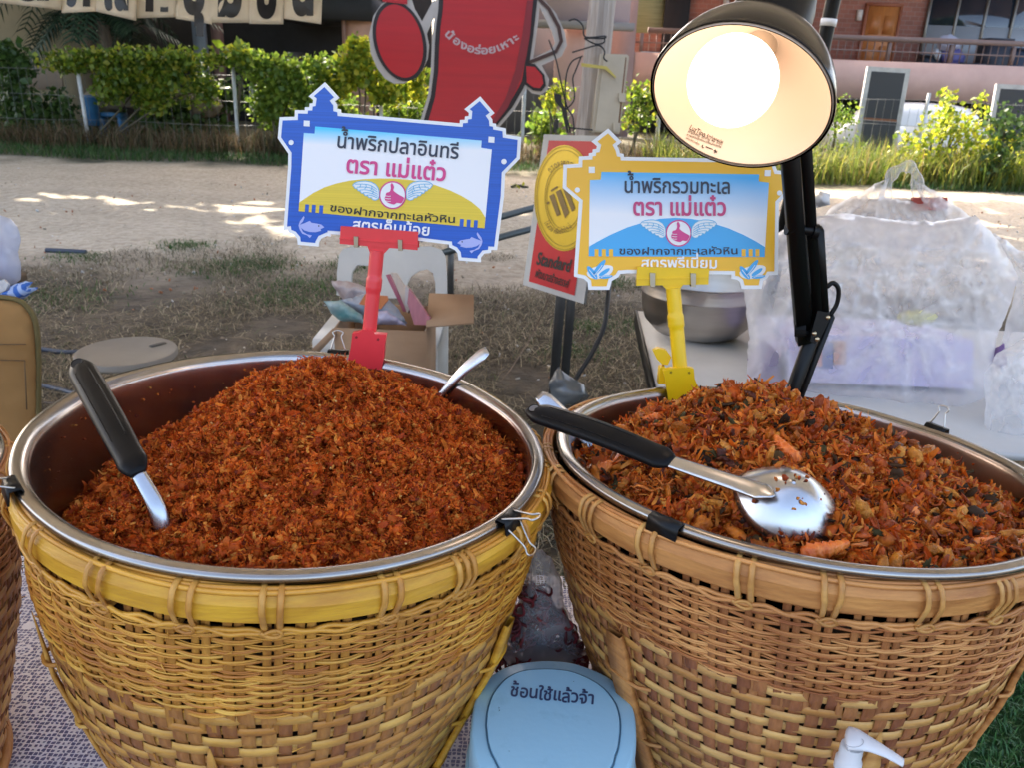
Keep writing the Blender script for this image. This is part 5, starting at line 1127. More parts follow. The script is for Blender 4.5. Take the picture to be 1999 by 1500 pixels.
binder(20, 985, RIM_A, R_A, TILT_A, 'black binder clip joining the two basins at the left edge', [(1, .35, .034)], width=.03)
binder(1800, 822, RIM_B, R_B, TILT_B, 'small black binder clip on the far right rim of the brown basket basin', [(.25, 1, .026)])
binder(1335, 1036, RIM_B, R_B, TILT_B, 'black binder clip without handles on the near rim of the brown basket basin', [], width=.03)
# ================================================================ serving spoons
m_handle = mat('black_plastic_handle', (.005, .005, .0055), .36, c2=(.008, .008, .0085), scale=30, spec=.12); m_spoon = mat('spoon_steel', (.52, .53, .55), .27, 1.0, c2=(.44, .45, .47), scale=40)
def handle(path, w, r, up, hole):
    k = len(path); t = np.linspace(0, 1, k); ww = w * (.98 + .10 * np.sin(t * math.pi * 1.0) - .1 * t + .12 * np.clip((t - .86) / .14, 0, 1)) * np.minimum(1, (np.minimum(t * .8, 1.02 - t) * 11 + .03)) ** .5
    b = MB().tube(path, ww, 16, flat=(1.22, .58), up=up); b.build('handle', m_handle, r, True); h = r.children[-1]
    T = path[2] - path[0]; T /= np.linalg.norm(T); n = np.array(up, float); n -= (n @ T) * T; n /= np.linalg.norm(n)
    i = int(k * .09); q = path[i] + n * ww[i] * .58; sd = np.cross(T, n)
    rg = MB().tube([q + (T * math.cos(a) * 1.15 + sd * math.sin(a)) * .0056 for a in np.linspace(0, 2 * math.pi, 24, endpoint=False)], .0008, 6, True); rg.build('hanging_ring', m_handle, h, True)
    V = np.array([q + n * .0003] + [q + n * .0003 + (T * math.cos(a) * 1.15 + sd * math.sin(a)) * .0053 for a in np.linspace(0, 2 * math.pi, 24, endpoint=False)]); MB().add(V, np.array([[0, 1 + j, 1 + (j + 1) % 24] for j in range(24)])).build('hanging_hole', mat('hole_dark', (.004, .004, .004), .8) if hole else mat('hole_steel', (.25, .25, .26), .3, .8), h)
    gr = MB(); lo, hi = int(k * .16), int(k * .78)
    ring = [path[j] + n * ww[j] * .50 + sd * ww[j] * .62 for j in range(lo, hi)] + [path[j] + n * ww[j] * .50 - sd * ww[j] * .62 for j in range(hi - 1, lo - 1, -1)]; gr.tube(ring, .0006, 5, True); gr.build('grip_line', m_handle, h, True)
    return ww
# the right spoon lying across the basin
Za = RIM_B[2]
A = atz(1028, 800, Za + .032); B = atz(1312, 903, Za + .040); Cn = atz(1468, 955, Za + .043); D = atz(1540, 984, Za + .0475)
s1 = thing('serving_spoon', (A + D) / 2, 'steel serving spoon lying face down across the seafood heap, black handle to the left', 'spoon', 'black handled serving spoons')
pth = smooth_path([A, A * .5 + B * .5 + np.array([0, 0, .003]), B], 44); handle(pth, .0118, s1, (-.1, -.45, .9), False)
nk = smooth_path([B - (B - A) / np.linalg.norm(B - A) * .004, B * .6 + Cn * .4, Cn, Cn * .4 + D * .6 + np.array([0, 0, .001])], 20); MB().tube(nk, np.interp(np.linspace(0, 1, 20), [0, .5, .8, 1], [.0060, .0068, .0085, .0015]), 14, flat=(1.25, .42), up=(-.1, -.45, .9)).build('neck', m_spoon, s1, True)
ax = D - Cn; ax /= np.linalg.norm(ax); up_ = np.array([-.12, -.42, .9]); up_ -= (up_ @ ax) * ax; up_ /= np.linalg.norm(up_); sdv = np.cross(ax, up_)
def spoon_bowl(cen, ax, sd, up, L, Wd, dp, r, n=40, m=12):
    V = []
    for i in range(m + 1):
        q = i / m
        for a in np.linspace(0, 2 * math.pi, n, endpoint=False):
            x, y = math.cos(a), math.sin(a); sh = 1 - .22 * max(0, -x) ** 2; V.append(cen + ax * x * q * L + sd * y * q * Wd * (1 if x > 0 else sh) + up * (dp * (1 - q ** 2.0)))
    V = np.array(V); o = npmesh('bowl', V, grid_faces(m + 1, n, False, True), m_spoon, r, True); sm = o.modifiers.new('thick', 'SOLIDIFY'); sm.thickness = .0012; return o
tip = atz(1612, 1030, Za + .012); cen = (Cn * .28 + tip * .72); cen = atz(1532, 985, Za + .022)
Lb = np.linalg.norm(atz(1618, 1030, Za + .020) - cen); axb = atz(1618, 1030, Za + .018) - atz(1440, 940, Za + .036); axb /= np.linalg.norm(axb); upb = np.array([-.1, -.35, .93]); upb -= (upb @ axb) * axb; upb /= np.linalg.norm(upb); sdb = np.cross(axb, upb)
spoon_bowl(cen, axb, sdb, upb, Lb * 1.08, .043, .032, s1)
V, F = scatter(pr, pf, np.array([cen + axb * q[0] * Lb + sdb * q[1] * .043 + upb * (.0322 * (1 - q[0] ** 2 - q[1] ** 2) + .0006) for q in rng.uniform(-.6, .6, (22, 2))]), rand_rot(22), rng.uniform(.0008, .0026, 22)); tag(npmesh('crumbs', V, F, m_mix), 'crumbs stuck on the back of the serving spoon bowl', 'crumbs', kind='stuff')
# the left spoon standing in the floss
A = atz(148, 703, RIM_A[2] + .062); B = atz(270, 925, RIM_A[2] + .020); Cn = atz(305, 990, RIM_A[2] - .005); D = atz(326, 1060, RIM_A[2] - .035)
s2 = thing('serving_spoon', D, 'steel serving spoon with a black handle stuck in the fine floss', 'spoon', 'black handled serving spoons')
handle(smooth_path([A, A * .5 + B * .5 + np.array([0, 0, .002]), B], 44), .0108, s2, (.25, -.75, .6), True)
MB().tube(smooth_path([B + (A - B) * .02, Cn, D, D + (D - Cn) * .5], 20), np.linspace(.0052, .0085, 20), 12, flat=(1.15, .4), up=(.25, -.75, .6)).build('neck', m_spoon, s2, True)
# small steel spoons
def small_spoon(p, q, label, wid):
    r = thing('steel_spoon', p, label, 'spoon', 'small steel spoons'); pa = smooth_path([p, p * .6 + q * .4 + np.array([0, 0, .004]), p * .3 + q * .7 + np.array([0, 0, .003]), q], 26); t = np.linspace(0, 1, 26)
    MB().tube(pa, wid * (1.0 - .55 * t) * np.minimum(1, t * 9 + .3) ** .5, 12, flat=(1.15, .25), up=(-.3, -.6, .6)).build('handle', m_spoon, r, True); return r
small_spoon(atz(952, 684, RIM_A[2] + .035), atz(852, 780, RIM_A[2] - .035), 'thin steel spoon handle leaning on the right back rim of the gold basket basin', .0085)
small_spoon(atz(1052, 772, RIM_B[2] + .018), atz(1188, 908, RIM_B[2] - .045), 'steel spoon handle under the black handled spoon, resting on the brown basket', .0095)

# ================================================================ desk lamp
lp = thing('desk_lamp', aty(1540, 800, 1.14) * np.array([1, 1, 0]) + np.array([0, 0, TZ + .02]), 'black articulated desk lamp with a lit globe bulb over the brown basket', 'lamp')
m_black = mat('black_metal', (.005, .005, .005), .4, .0, spec=.22); m_gloss = mat('gloss_black_enamel', (.006, .0055, .0055), .2, spec=.35, coat=.2)
LY = .79; lc_ = aty(1443, 196, LY); vd = ray(1441, 196); vd /= np.linalg.norm(vd)
iu = _r2 * .36 + _u2 * .93; iu -= (iu @ vd) * vd; iu /= np.linalg.norm(iu)
axl = math.cos(rad(44)) * vd + math.sin(rad(44)) * iu
RS = 162 / FPX * np.linalg.norm(lc_ - np.array([0, 0, CAM_H]))
prof_o = [(RS, 0), (RS * 1.008, .003), (RS * .985, .015), (RS * .92, .032), (RS * .80, .050), (RS * .63, .065), (RS * .46, .0735), (RS * .34, .077)]
MB().lathe(smooth_path([(a, b, 0) for a, b in prof_o], 30)[:, :2].tolist(), lc_, axl, 72).build('shade', m_gloss, lp, True); shd = lp.children[-1]
prof_i = [(r_ - .0016, z_ - .001) for r_, z_ in prof_o]
MB().lathe(smooth_path([(a, b, 0) for a, b in prof_i], 30)[:, :2].tolist() + [(.001, .0765)], lc_, axl, 72).build('shade_lining', mat('cream_enamel', (.66, .50, .38), .4), shd, True)
MB().lathe([(RS * 1.012, -.0005), (RS * 1.018, .0015), (RS * 1.006, .004), (RS - .002, .002), (RS - .003, -.0005)], lc_, axl, 72).build('rolled_edge', m_gloss, shd, True)
sk_ = MB().lathe([(.001, .0785), (.037, .0785), (.040, .088), (.039, .125), (.034, .160), (.022, .168), (.001, .169)], lc_, axl, 32).build('socket', m_black, lp, auto=35)
MB().lathe([(.001, .036), (.014, .038), (.016, .0755)], lc_, axl, 24).build('bulb_cap', m_wire2, lp, True)
m_bulb = bpy.data.materials.new('bulb_glow'); t_, b_ = nt(m_bulb); b_.inputs['Base Color'].default_value = (1, 1, 1, 1); b_.inputs['Emission Color'].default_value = (1.0, .86, .70, 1); b_.inputs['Emission Strength'].default_value = .78
bc = aty(1430, 158, LY + .004); MB().ball(bc, 79 / FPX * np.linalg.norm(bc - np.array([0, 0, CAM_H])), 40, 24).build('bulb', m_bulb, lp, True)
# printed notice on the lining
tt = Plane(lc_ - axl * 0.0 + (aty(1370, 272, LY) - lc_) * .0, axl); 
def on_lining(u, v):
    d = ray(u, v); d /= np.linalg.norm(d); o = np.array([0, 0, CAM_H]); zz, rr = [z_ for r_, z_ in prof_i], [r_ for r_, z_ in prof_i]; t = np.linalg.norm(lc_ - o) - .1
    prev = None
    for k in range(400):
        p = o + d * t; h = (p - lc_) @ axl; q = np.linalg.norm((p - lc_) - h * axl)
        if h > 0 and q >= np.interp(h, zz, rr): return p - d * .0012
        t += .0008
    return o + d * t
class LiningSheet:                      # stands in for a Plane: lettering wrapped on the lining
    def at(s, u, v, lift=0): return on_lining(u, v)
ls = LiningSheet(); c4_ = Crop(1200, 0, 1999 / 799); m_pr = mat('brown_ink', (.03, .012, .006), .6)
tx = MB()
for body, a, b, h in (("LuzTino", (362, 628), (438, 668), 17), ("สำหรับหลอดไฟ", (448, 662), (526, 698), 8), ("คำเตือน! ไม่เกิน 40 วัตต์", (356, 645), (524, 708), 10), ("ควรถอดปลั๊กก่อนเปลี่ยนหลอดไฟ", (350, 660), (518, 722), 8), ("และระวังความร้อน", (346, 674), (412, 708), 7)):
    q = c4_([a, b]); text_on(tx, body, ls, q[0], q[1], h / c4_.k * 1.15, .006)
for poly in ([(430, 704), (424, 712), (428, 722), (436, 722), (434, 718), (430, 716), (432, 708)], [(445, 712), (480, 726), (479, 730), (444, 716)], [(488, 730), (494, 728), (495, 734), (504, 736), (497, 739), (500, 748), (493, 743), (485, 748), (488, 739), (482, 734)]): tx.fill([c4_(poly)], ls)
tx.build('notice_print', m_pr, shd)
# the two arms
def AB(u, v, y): return aty(u, v, y)
c6 = lambda x, y: (1200 + x / 2.5, 300 + y / 2.5)
yb, yj, yt = 1.10, 1.04, .90
base = AB(*c6(860, 1180), 1.10); j0 = AB(*c6(955, 910), 1.06); j1 = AB(*c6(1025, 790), 1.045); k0 = AB(*c6(925, 370), .985); k1 = AB(*c6(905, 20), .93); top = aty(1522, -40, .865)
dn_ = base - j0; foot_ = base + dn_ / np.linalg.norm(dn_) * ((base[2] - TZ - .03) / abs(dn_[2] / np.linalg.norm(dn_)))
def arm_bar(nm, a, b, w, d, dx=0.0, dy=0.0):
    o = np.array([dx, dy, 0]); MB().bar(a + o, b + o, w, d, (0, 1, .2)).build(nm, m_black, lp); return lp.children[-1]
arm_bar('lower_arm', foot_, j0, .0155, .012); arm_bar('lower_arm', foot_, j1, .007, .012, .010, .004)
arm_bar('upper_arm', j0 + (-.006, 0, -.002), top, .0185, .014, -.003); arm_bar('upper_arm', j1, k0 + (.018, 0, .0), .013, .010, .0, .006); arm_bar('upper_arm', j1 + (-.01, 0, -.01), top + (.012, 0, 0), .012, .010, .003, .004)
g = MB(); d_ = top - j0; d_ /= np.linalg.norm(d_); g.bar(j0 + (-.004, -.0085, .02), top + (-.004, -.0085, 0), .005, .003, (0, 1, .2)); g.build('arm_groove', mat('groove', (.05, .05, .05), .25, .3), lp)
MB().prism([c6(*p) for p in ((990, 765), (1052, 778), (1050, 808), (1000, 912), (975, 930), (955, 915), (962, 870))], Plane(j1 + (0, -.012, 0), (0, -1, .1)), .022).build('joint_plate', m_black, lp); jp = lp.children[-1]
for u, v in ((1040, 800), (975, 878), (988, 905)):
    p = Plane(j1 + (0, -.012, 0), (0, -1, .1)).at(*c6(u, v), 0); MB().ball(p, (.0032, .0022, .0032), 12, 8).build('rivet', mat('brass_rivet', (.55, .45, .3), .3, 1.0), jp, True)
kb = AB(*c6(905, 860), 1.045); MB().lathe([(.001, -.007), (.009, -.007), (.0095, .0), (.009, .007), (.001, .007)], kb, (1, -.3, .1), 9).tube([kb, AB(*c6(950, 880), 1.045)], .004, 8).build('wing_knob', m_black, lp, auto=30)
MB().tube([AB(*c6(848, 360), .985), AB(*c6(985, 378), .985)], .0062, 10).build('cross_pin', m_black, lp, auto=40)
for u in (852, 975): MB().tube([AB(*c6(u - 12, 358 + (u - 852) * .15), .985), AB(*c6(u + 14, 362 + (u - 852) * .15), .985)], .0095, 12).build('pin_cap', m_black, lp, auto=40)
MB().tube(smooth_path([AB(*c6(1035, 650), 1.05), AB(*c6(1065, 630), 1.05), AB(*c6(1092, 660), 1.05), AB(*c6(1085, 730), 1.05), AB(*c6(1050, 790), 1.05)], 26), .0032, 8).build('power_lead', m_black, lp, True)
MB().box((foot_[0], foot_[1], TZ + .022), (.06, .06, .045)).build('clamp', m_black, lp)
sockc = lc_ + axl * .145; arm_bar('shade_bracket', sockc, top, .016, .012)

# ================================================================ red standard sign, its poles, the post and the red cut-out board
yaw = rad(52); nS = (-math.sin(yaw), -math.cos(yaw), .06); pS = Plane(aty(1040, 410, 3.1), nS)
rs = thing('standard_sign', pS.at(1080, 430), 'red board with a gold medal and the word Standard, turned sideways on the dark poles', 'sign')
oS = [(205, 105), (640, 113), (612, 400), (540, 1000), (465, 1210), (70, 1085)]
oS = [(205, 105), (610, 118), (465, 1210), (70, 1085)]
MB().prism(c5(oS), pS, .012).build('board', mat('grey_white_board', (.55, .55, .54), .6, c2=(.42, .42, .42), scale=5), rs)
MB().fill([c5([(240, 145), (560, 152), (407, 1155), (110, 1062)])], pS, .002).build('red_print', printed('red_print', (.56, .010, .02), (.44, .008, .016)), rs)
m_goldp = mat('gold_foil', (.72, .50, .04), .34, .35, c2=(.56, .40, .03), scale=3); m_goldd = mat('gold_dark', (.36, .25, .03), .4, .3); m_bron = printed('bronze_ink', (.20, .12, .02))
MB().fill([c5(disc(345, 520, 197, 345, 48))], pS, .004).build('medal', m_goldp, rs)
lw_ = MB()
for q in (1.0, .93, .66, .6): lw_.fill([c5(stroke(disc(345, 520, 190 * q, 335 * q, 60) + disc(345, 520, 190 * q, 335 * q, 60)[:1], 4))], pS, .006)
lw_.build('medal_rings', m_goldd, rs)
bl_ = MB()
for q in ([(248, 506), (278, 490), (322, 626), (298, 640)], [(290, 480), (322, 462), (378, 612), (352, 652)], [(334, 455), (362, 442), (418, 586), (396, 610)], [(228, 552), (246, 540), (252, 552), (234, 564)], [(256, 470), (300, 440), (304, 450), (262, 480)]): bl_.fill([c5(q)], pS, .006)
bl_.build('medal_emblem', m_bron, rs)
tl_ = MB(); text_on(tl_, "OTOP PRODUCT", pS, *c5([(255, 362), (440, 362)]), 26 / c5.k, .006, .006, -52 / c5.k); text_on(tl_, "ให้สวย หรือแต่งใหม่", pS, *c5([(212, 680), (400, 705)]), 26 / c5.k, .006, .006, 60 / c5.k)
tl_.build('medal_lettering', m_bron, rs)
q = c5([(158, 948), (378, 1000)]); text_on(MB(), "Standard", pS, q[0], q[1], 62 / c5.k, .035, .004).build('lettering', m_ink, rs)
q = c5([(148, 1030), (366, 1103)]); text_on(MB(), "พัฒนาสร้างสรรค์", pS, q[0], q[1], 40 / c5.k, .02, .004).build('lettering', m_ink, rs)

m_pole = mat('dark_steel_tube', (.07, .072, .075), .4, .5, c2=(.11, .11, .11), scale=6)
cn = thing('canopy_tent', (0, 2.2, 0), 'pale market canopy on dark legs over the stall', 'canopy')
ss_ = thing('sign_stand', (.15, 3.35, 0), 'pair of dark steel tubes standing behind the red Standard board', 'stand')
def leg(u0, v0, u1, v1, w, y=3.35):
    a = aty(u0, v0, y); b = aty(u1, v1, y); d = (b - a) / (b[2] - a[2]); lo = a + d * (0 - a[2]); hi = a + d * (1.02 - a[2]); MB().bar(lo, hi, w, w * .8, (0, 1, 0)).build('leg', m_pole, ss_)
leg(1078, 790, 1096, 560, .040); leg(1098, 790, 1117, 560, .036)
for x, y in ((-3.5, 4.6), (3.5, 4.6), (-3.0, -.9), (3.0, -.9)): MB().bar((x, y, 0), (x, y, 2.42), .04, .04, (0, 1, 0)).build('leg', m_pole, cn)
rv = MB(); nx_, ny_ = 25, 25; X, Y = np.meshgrid(np.linspace(-3.5, 3.5, nx_), np.linspace(.35, 4.7, ny_)); Z = 2.45 + .7 * np.minimum(1 - np.abs(X) / 3.5, 1 - np.abs(Y - 2.525) / 2.175)
rf = npmesh('roof_fabric', np.stack([X, Y, Z], -1).reshape(-1, 3), grid_faces(ny_, nx_), mat('canopy_fabric', (.74, .69, .60), .8, trans=.42), cn); rf.modifiers.new('s', 'SOLIDIFY').thickness = .004
pp = thing('metal_pole', aty(1606, 200, 5.2) * [1, 1, 0], 'slim dark pole with a white tape mark behind the lamp shade', 'pole')
a = aty(1628, -5, 5.2); b = aty(1603, 110, 5.2); d = (a - b) / (a[2] - b[2]); MB().tube([b - d * b[2], b, a, a + d * .8], .042, 10).build('tube', m_black, pp, True); q = b + (a - b) * .52; MB().tube([q, q + d * .04], .046, 10).build('tape', m_white, pp, True)

WY_ = 6.3; c3_ = Crop(700, 0, 1999 / 550)
wp = thing('weathered_post', aty(1150, 250, WY_) * [1, 1, 0], 'weathered pale wooden post standing behind the red Standard board', 'post')
a = aty(*c3_([(1735, -10)])[0], WY_); b = aty(*c3_([(1640, 900)])[0], WY_); d = (a - b) / (a[2] - b[2]); lo = b - d * b[2]
sec = np.linspace(0, 1, 16); cen_ = lo + (a + d * 1.2 - lo) * sec[:, None]; MB().tube(cen_, .098 * (1.12 - .25 * sec) * (1 + .05 * fbm(cen_ * 3, 2)), 9, flat=(1, 1)).build('trunk', mat('weathered_wood', (.52, .45, .38), .85, c2=(.32, .26, .21), scale=7, stretch=(9, 9, .35), bump=.7), wp, auto=25)
bx = thing('meter_box', aty(*c3_([(1800, 650)])[0], WY_ - .1), 'cream plastic cover box wired to the weathered post', 'box'); plx = Plane(aty(*c3_([(1800, 650)])[0], WY_ - .12), (.15, -1, .05)); m_box = mat('cream_plastic', (.56, .48, .36), .6, c2=(.45, .38, .28), scale=4)
MB().prism(c3_([(1720, 378), (1905, 385), (1920, 400), (1848, 948), (1650, 935)]), plx, .11).build('cover', m_box, bx); MB().prism(c3_([(1740, 400), (1890, 405), (1832, 930), (1672, 925)]), plx, .01, .012).build('front_plate', m_box, bx)
MB().prism(c3_([(1890, 405), (1900, 407), (1846, 930), (1836, 930)]), plx, .01, .006).build('seam', mat('rust_seam', (.2, .1, .05), .7), bx)
for x, y in ((1865, 690), (1825, 900)): MB().prism(c3_([(x - 22, y - 32), (x + 26, y - 30), (x + 20, y + 34), (x - 26, y + 30)]), plx, .03, .03).build('latch', m_box, bx)
yt_ = thing('yellow_tape', plx.at(*c3_([(1700, 470)])[0]), 'faded yellow tape tied around the weathered post', 'tape'); MB().prism(c3_([(1580, 445), (1760, 468), (1830, 545), (1822, 552), (1750, 490), (1582, 470)]), Plane(plx.at(*c3_([(1700, 470)])[0], .03), (.1, -1, 0)), .012).build('band', mat('yellow_tape', (.62, .5, .12), .6), yt_)
wr = thing('black_wire', aty(*c3_([(1600, 300)])[0], WY_ - .2), 'black wires looped round the weathered post and hanging beside it', 'wire')
for pts in ([(1490, 145), (1540, 135), (1590, 180), (1610, 260), (1745, 255), (1735, 270), (1605, 268)], [(1600, 270), (1680, 310), (1740, 300), (1745, 262)], [(1515, 370), (1600, 345), (1700, 320), (1745, 360), (1740, 410), (1765, 435)], [(1590, 395), (1510, 440), (1470, 560), (1470, 780), (1495, 900), (1500, 940)], [(1580, 400), (1540, 500), (1520, 560), (1530, 700), (1470, 780)], [(1350, 280), (1400, 420), (1440, 600), (1480, 760), (1520, 830), (1530, 960)], [(1500, 905), (1560, 910), (1660, 920)]):
    MB().tube(smooth_path([aty(*p, WY_ - .2) for p in c3_(pts)], 40), .0058, 6).build('strand', mat('wire_black', (.015, .015, .016), .5), wr, True)
for pts in ([(1385, 660), (1440, 670), (1440, 720), (1480, 790), (1490, 940), (1478, 940), (1440, 770), (1395, 720)], [(1405, 830), (1420, 850), (1415, 910), (1385, 945), (1380, 890)]):
    MB().prism(c3_(pts), Plane(aty(*c3_([(1440, 780)])[0], WY_ - .22), (0, -1, 0)), .04).build('cable_tie', mat('tie_black', (.02, .018, .016), .6), wr)
# red cut-out board (plain shape, no figure)
RY = 6.9; plR = Plane(aty(930, 120, RY), (0.05, -1, .03)); rb_ = thing('red_cutout_board', aty(880, 330, RY) * [1, 1, 0], 'large red cut-out board with a pale edge, curved and pointed like a chili', 'board')
bodyR = [(560, -150), (548, 0), (545, 60), (528, 190), (520, 300), (512, 500), (490, 680), (440, 850), (380, 980), (300, 1120), (215, 1220), (330, 1235), (500, 1200), (700, 1120), (880, 1010), (1000, 900), (1110, 770), (1185, 640), (1210, 590), (1235, 440), (1262, 250), (1290, 0), (1290, -150)]
m_pale = mat('pale_edge', (.52, .45, .38), .7, c2=(.42, .36, .3), scale=4); m_redb = mat('red_board', (.52, .008, .014), .4, c2=(.42, .006, .012), scale=2, stretch=(.4, .4, 9)); m_redd = mat('dark_red', (.24, .012, .018), .45); m_bline = mat('dark_outline', (.022, .014, .012), .6)
armL = [(215, -60), (205, 0), (160, 28), (105, 110), (74, 245), (85, 375), (130, 480), (185, 555), (250, 592), (320, 590), (400, 555), (452, 500), (490, 415), (500, 320), (483, 235), (560, 70), (560, 0), (530, 0), (450, 150), (398, 60), (378, 0), (370, -60)]
armR = [(1270, -20), (1330, 10), (1400, 90), (1465, 230), (1478, 320), (1440, 400), (1300, 462), (1352, 560), (1340, 640), (1290, 672), (1230, 660), (1170, 600), (1180, 440), (1215, 425), (1370, 345), (1395, 300), (1370, 220), (1290, 60), (1265, 10)]
MB().prism(c3_(bodyR), plR, .03).build('board', m_pale, rb_); MB().prism(c3_(armL), plR, .028, -.002).build('side_lobe', m_pale, rb_); MB().prism(c3_(armR), plR, .026, -.004).build('side_loop', m_pale, rb_)
MB().prism(c3_(inset(bodyR, 22)), plR, .002, .004).build('outline', m_bline, rb_); MB().prism(c3_(inset(bodyR, 54)), plR, .002, .008).build('red_face', m_redb, rb_)
MB().prism(c3_([(1195, 0), (1238, 0), (1215, 250), (1190, 400), (1150, 560), (1060, 760), (960, 890), (920, 900), (1040, 700), (1110, 500), (1160, 250)]), plR, .002, .012).build('shade_stripe', m_redd, rb_)
lobe = disc(292, 290, 205, 295, 48); lobe = [(292 + (x - 292) * .95 + (y - 290) * .16, y) for x, y in lobe]
MB().prism(c3_([(292 + (x - 292) * .96, 290 + (y - 290) * .965) for x, y in lobe]), plR, .002, .004).build('lobe_outline', m_bline, rb_); MB().prism(c3_([(292 + (x - 292) * .83, 290 + (y - 290) * .88) for x, y in lobe]), plR, .002, .008).build('lobe_face', m_redb, rb_)
MB().prism(c3_([(180, -60), (170, 10), (345, 30), (350, -60)]), plR, .002, .010).build('lobe_stem', m_redb, rb_)
MB().prism(c3_(stroke([(1280, -10), (1350, 60), (1420, 190), (1438, 290), (1400, 365), (1200, 445)], 26)), plR, .002, .004).build('loop_line', mat('brown_line', (.07, .03, .02), .6), rb_)
lb2 = [(1180, 455), (1250, 462), (1310, 530), (1320, 600), (1290, 636), (1240, 630), (1185, 590)]; MB().prism(c3_([(1245 + (x - 1245) * 1.12, 545 + (y - 545) * 1.12) for x, y in lb2]), plR, .002, .006).build('lobe_outline', m_bline, rb_); MB().prism(c3_([(1245 + (x - 1245) * .86, 545 + (y - 545) * .86) for x, y in lb2]), plR, .002, .010).build('lobe_face', m_redb, rb_)
class Lift:
    def at(s, u, v, lift=0): return plR.at(u, v, .014)
text_on(MB(), "น้องอร่อยเหาะ", Lift(), *c3_([(600, 236), (1148, 268)]), 42 / c3_.k, .03, 0, 130 / c3_.k).build('lettering', mat('grey_pink_ink', (.55, .38, .36), .6), rb_)
MB().tube([aty(900, 330, RY + .2) * [1, 1, 0], aty(900, 120, RY + .05)], .02, 6).build('prop', m_pole, rb_)
# ================================================================ banner of cloth flags at the top left
m_cloth = mat('calico', (.84, .77, .64), .9, c2=(.74, .66, .52), scale=6, bump=.1, bscale=300, trans=.15)
FLY = 4.2
flags = [((-60, -80), (62, -80), (60, -2), (-60, -6)), ((-0, -80), (122, -80), (120, 19), (0, 5)), ((121, -80), (195, -80), (190, 22), (121, 25)), ((192, -80), (270, -80), (266, 40), (188, 22)), ((268, -80), (345, -80), (344, 33), (267, 35)), ((345, -80), (415, -80), (414, 47), (343, 36)), ((412, -80), (490, -80), (488, 44), (408, 44)), ((488, -80), (556, -80), (553, 47), (487, 46)), ((556, -80), (632, -80), (627, 47), (555, 36))]
letters = ['', 'ต', 'ภั', 'ณ', 'ฑ์', 'ชุ', 'ม', 'ช', 'น']
for i, (q, ch) in enumerate(zip(flags[1:], letters[1:])):
    yy = FLY + (.012 if i % 2 else 0); r = thing('cloth_flag', aty((q[0][0] + q[1][0]) / 2, -80, yy), ['calico flag at the left end of the banner, lettering cut off', 'calico flag with a looped letter, second from the left end of the banner', 'calico flag hanging lower at its right corner, wide letter', 'calico flag with a pointed black letter above the palm', 'calico flag with a small mark under its letter', 'calico flag with a boxy black letter, left of two square letters', 'calico flag before the last one of the banner', 'calico flag at the right end of the banner before the dark porch'][i], 'flag', 'letter flags of the cloth banner')
    U = np.linspace(0, 1, 12); Vv = np.linspace(0, 1, 14); g = np.array([[[(q[0][k] * (1 - u) + q[1][k] * u) * (1 - v) + (q[3][k] * (1 - u) + q[2][k] * u) * v for k in (0, 1)] for u in U] for v in Vv])
    def fy(u, v, yy=yy, i=i): return yy + .012 * math.sin(u * .06 + i) + .01 * math.sin(v * .05 + i * 2)
    V = np.array([[aty(p[0], p[1], fy(*p)) for p in row] for row in g]); o = npmesh('cloth', V.reshape(-1, 3), grid_faces(14, 12), m_cloth, r, True); o.modifiers.new('s', 'SOLIDIFY').thickness = .003
    class FlagPl:
        def at(s, u, v, lift=0): return aty(u, v, fy(u, v) - .006)
    cxu = (q[3][0] + q[2][0]) / 2; bot = (q[3][1] + q[2][1]) / 2; wd = (q[2][0] - q[3][0]); base_ = bot - (20 if ch != 'ชุ' else 22)
    text_on(MB(), ch, FlagPl(), (cxu - wd * .33, base_), (cxu + wd * .33, base_ + 1), 88, .05).build('lettering', m_ink, r)
cordb = thing('banner_cord', aty(300, -80, FLY), 'thin cord carrying the row of calico flags', 'cord'); MB().tube([aty(u, -80 + 6 * math.sin(u * .01), FLY) for u in range(-120, 720, 30)], .004, 6).build('strand', m_pole, cordb, True)

# ================================================================ white plastic chair, cardboard box
m_chair = mat('white_plastic_chair', (.60, .59, .57), .42, c2=(.52, .51, .49), scale=5)
cc8 = Crop(600, 400, 1999 / 650); CY = 3.45; plC = Plane(aty(765, 560, CY), (0, -1, .22)); ch = thing('plastic_chair', aty(765, 800, CY) * [1, 1, 0], 'white plastic garden chair behind the cardboard box', 'chair')
back = [(175, 540), (178, 400), (190, 300), (215, 262), (270, 250), (420, 262), (560, 250), (740, 248), (800, 265), (828, 310), (836, 430), (838, 560), (770, 560), (768, 470), (755, 410), (720, 385), (670, 395), (620, 430), (600, 470), (585, 560), (430, 560), (440, 470), (430, 400), (380, 365), (300, 360), (268, 400), (258, 560)]
MB().prism(cc8(back), plC, .028).build('backrest', m_chair, ch, auto=50)
zS = .43; a = aty(655, 560, CY); b = aty(872, 560, CY); x0, x1 = a[0], b[0]
V = MB().box(((x0 + x1) / 2, CY - .22, zS), (x1 - x0, .42, .03)); V.box(((x0 + x1) / 2, CY - .43, zS - .02), (x1 - x0, .02, .06)); V.build('seat', m_chair, ch)
for x, sy in ((x0 + .03, CY - .40), (x1 - .03, CY - .40), (x0 + .02, CY + .0), (x1 - .02, CY + .0)): MB().bar((x, sy, 0), (x, sy, zS), .055, .035, (0, 1, 0)).build('leg', m_chair, ch)
for x in (x0 - .0, x1 + .0): MB().bar((x, CY - .40, .62), (x, CY + .0, .66), .045, .025).bar((x, CY - .39, .42), (x, CY - .39, .62), .045, .03, (0, 1, 0)).build('armrest', m_chair, ch) if False else None
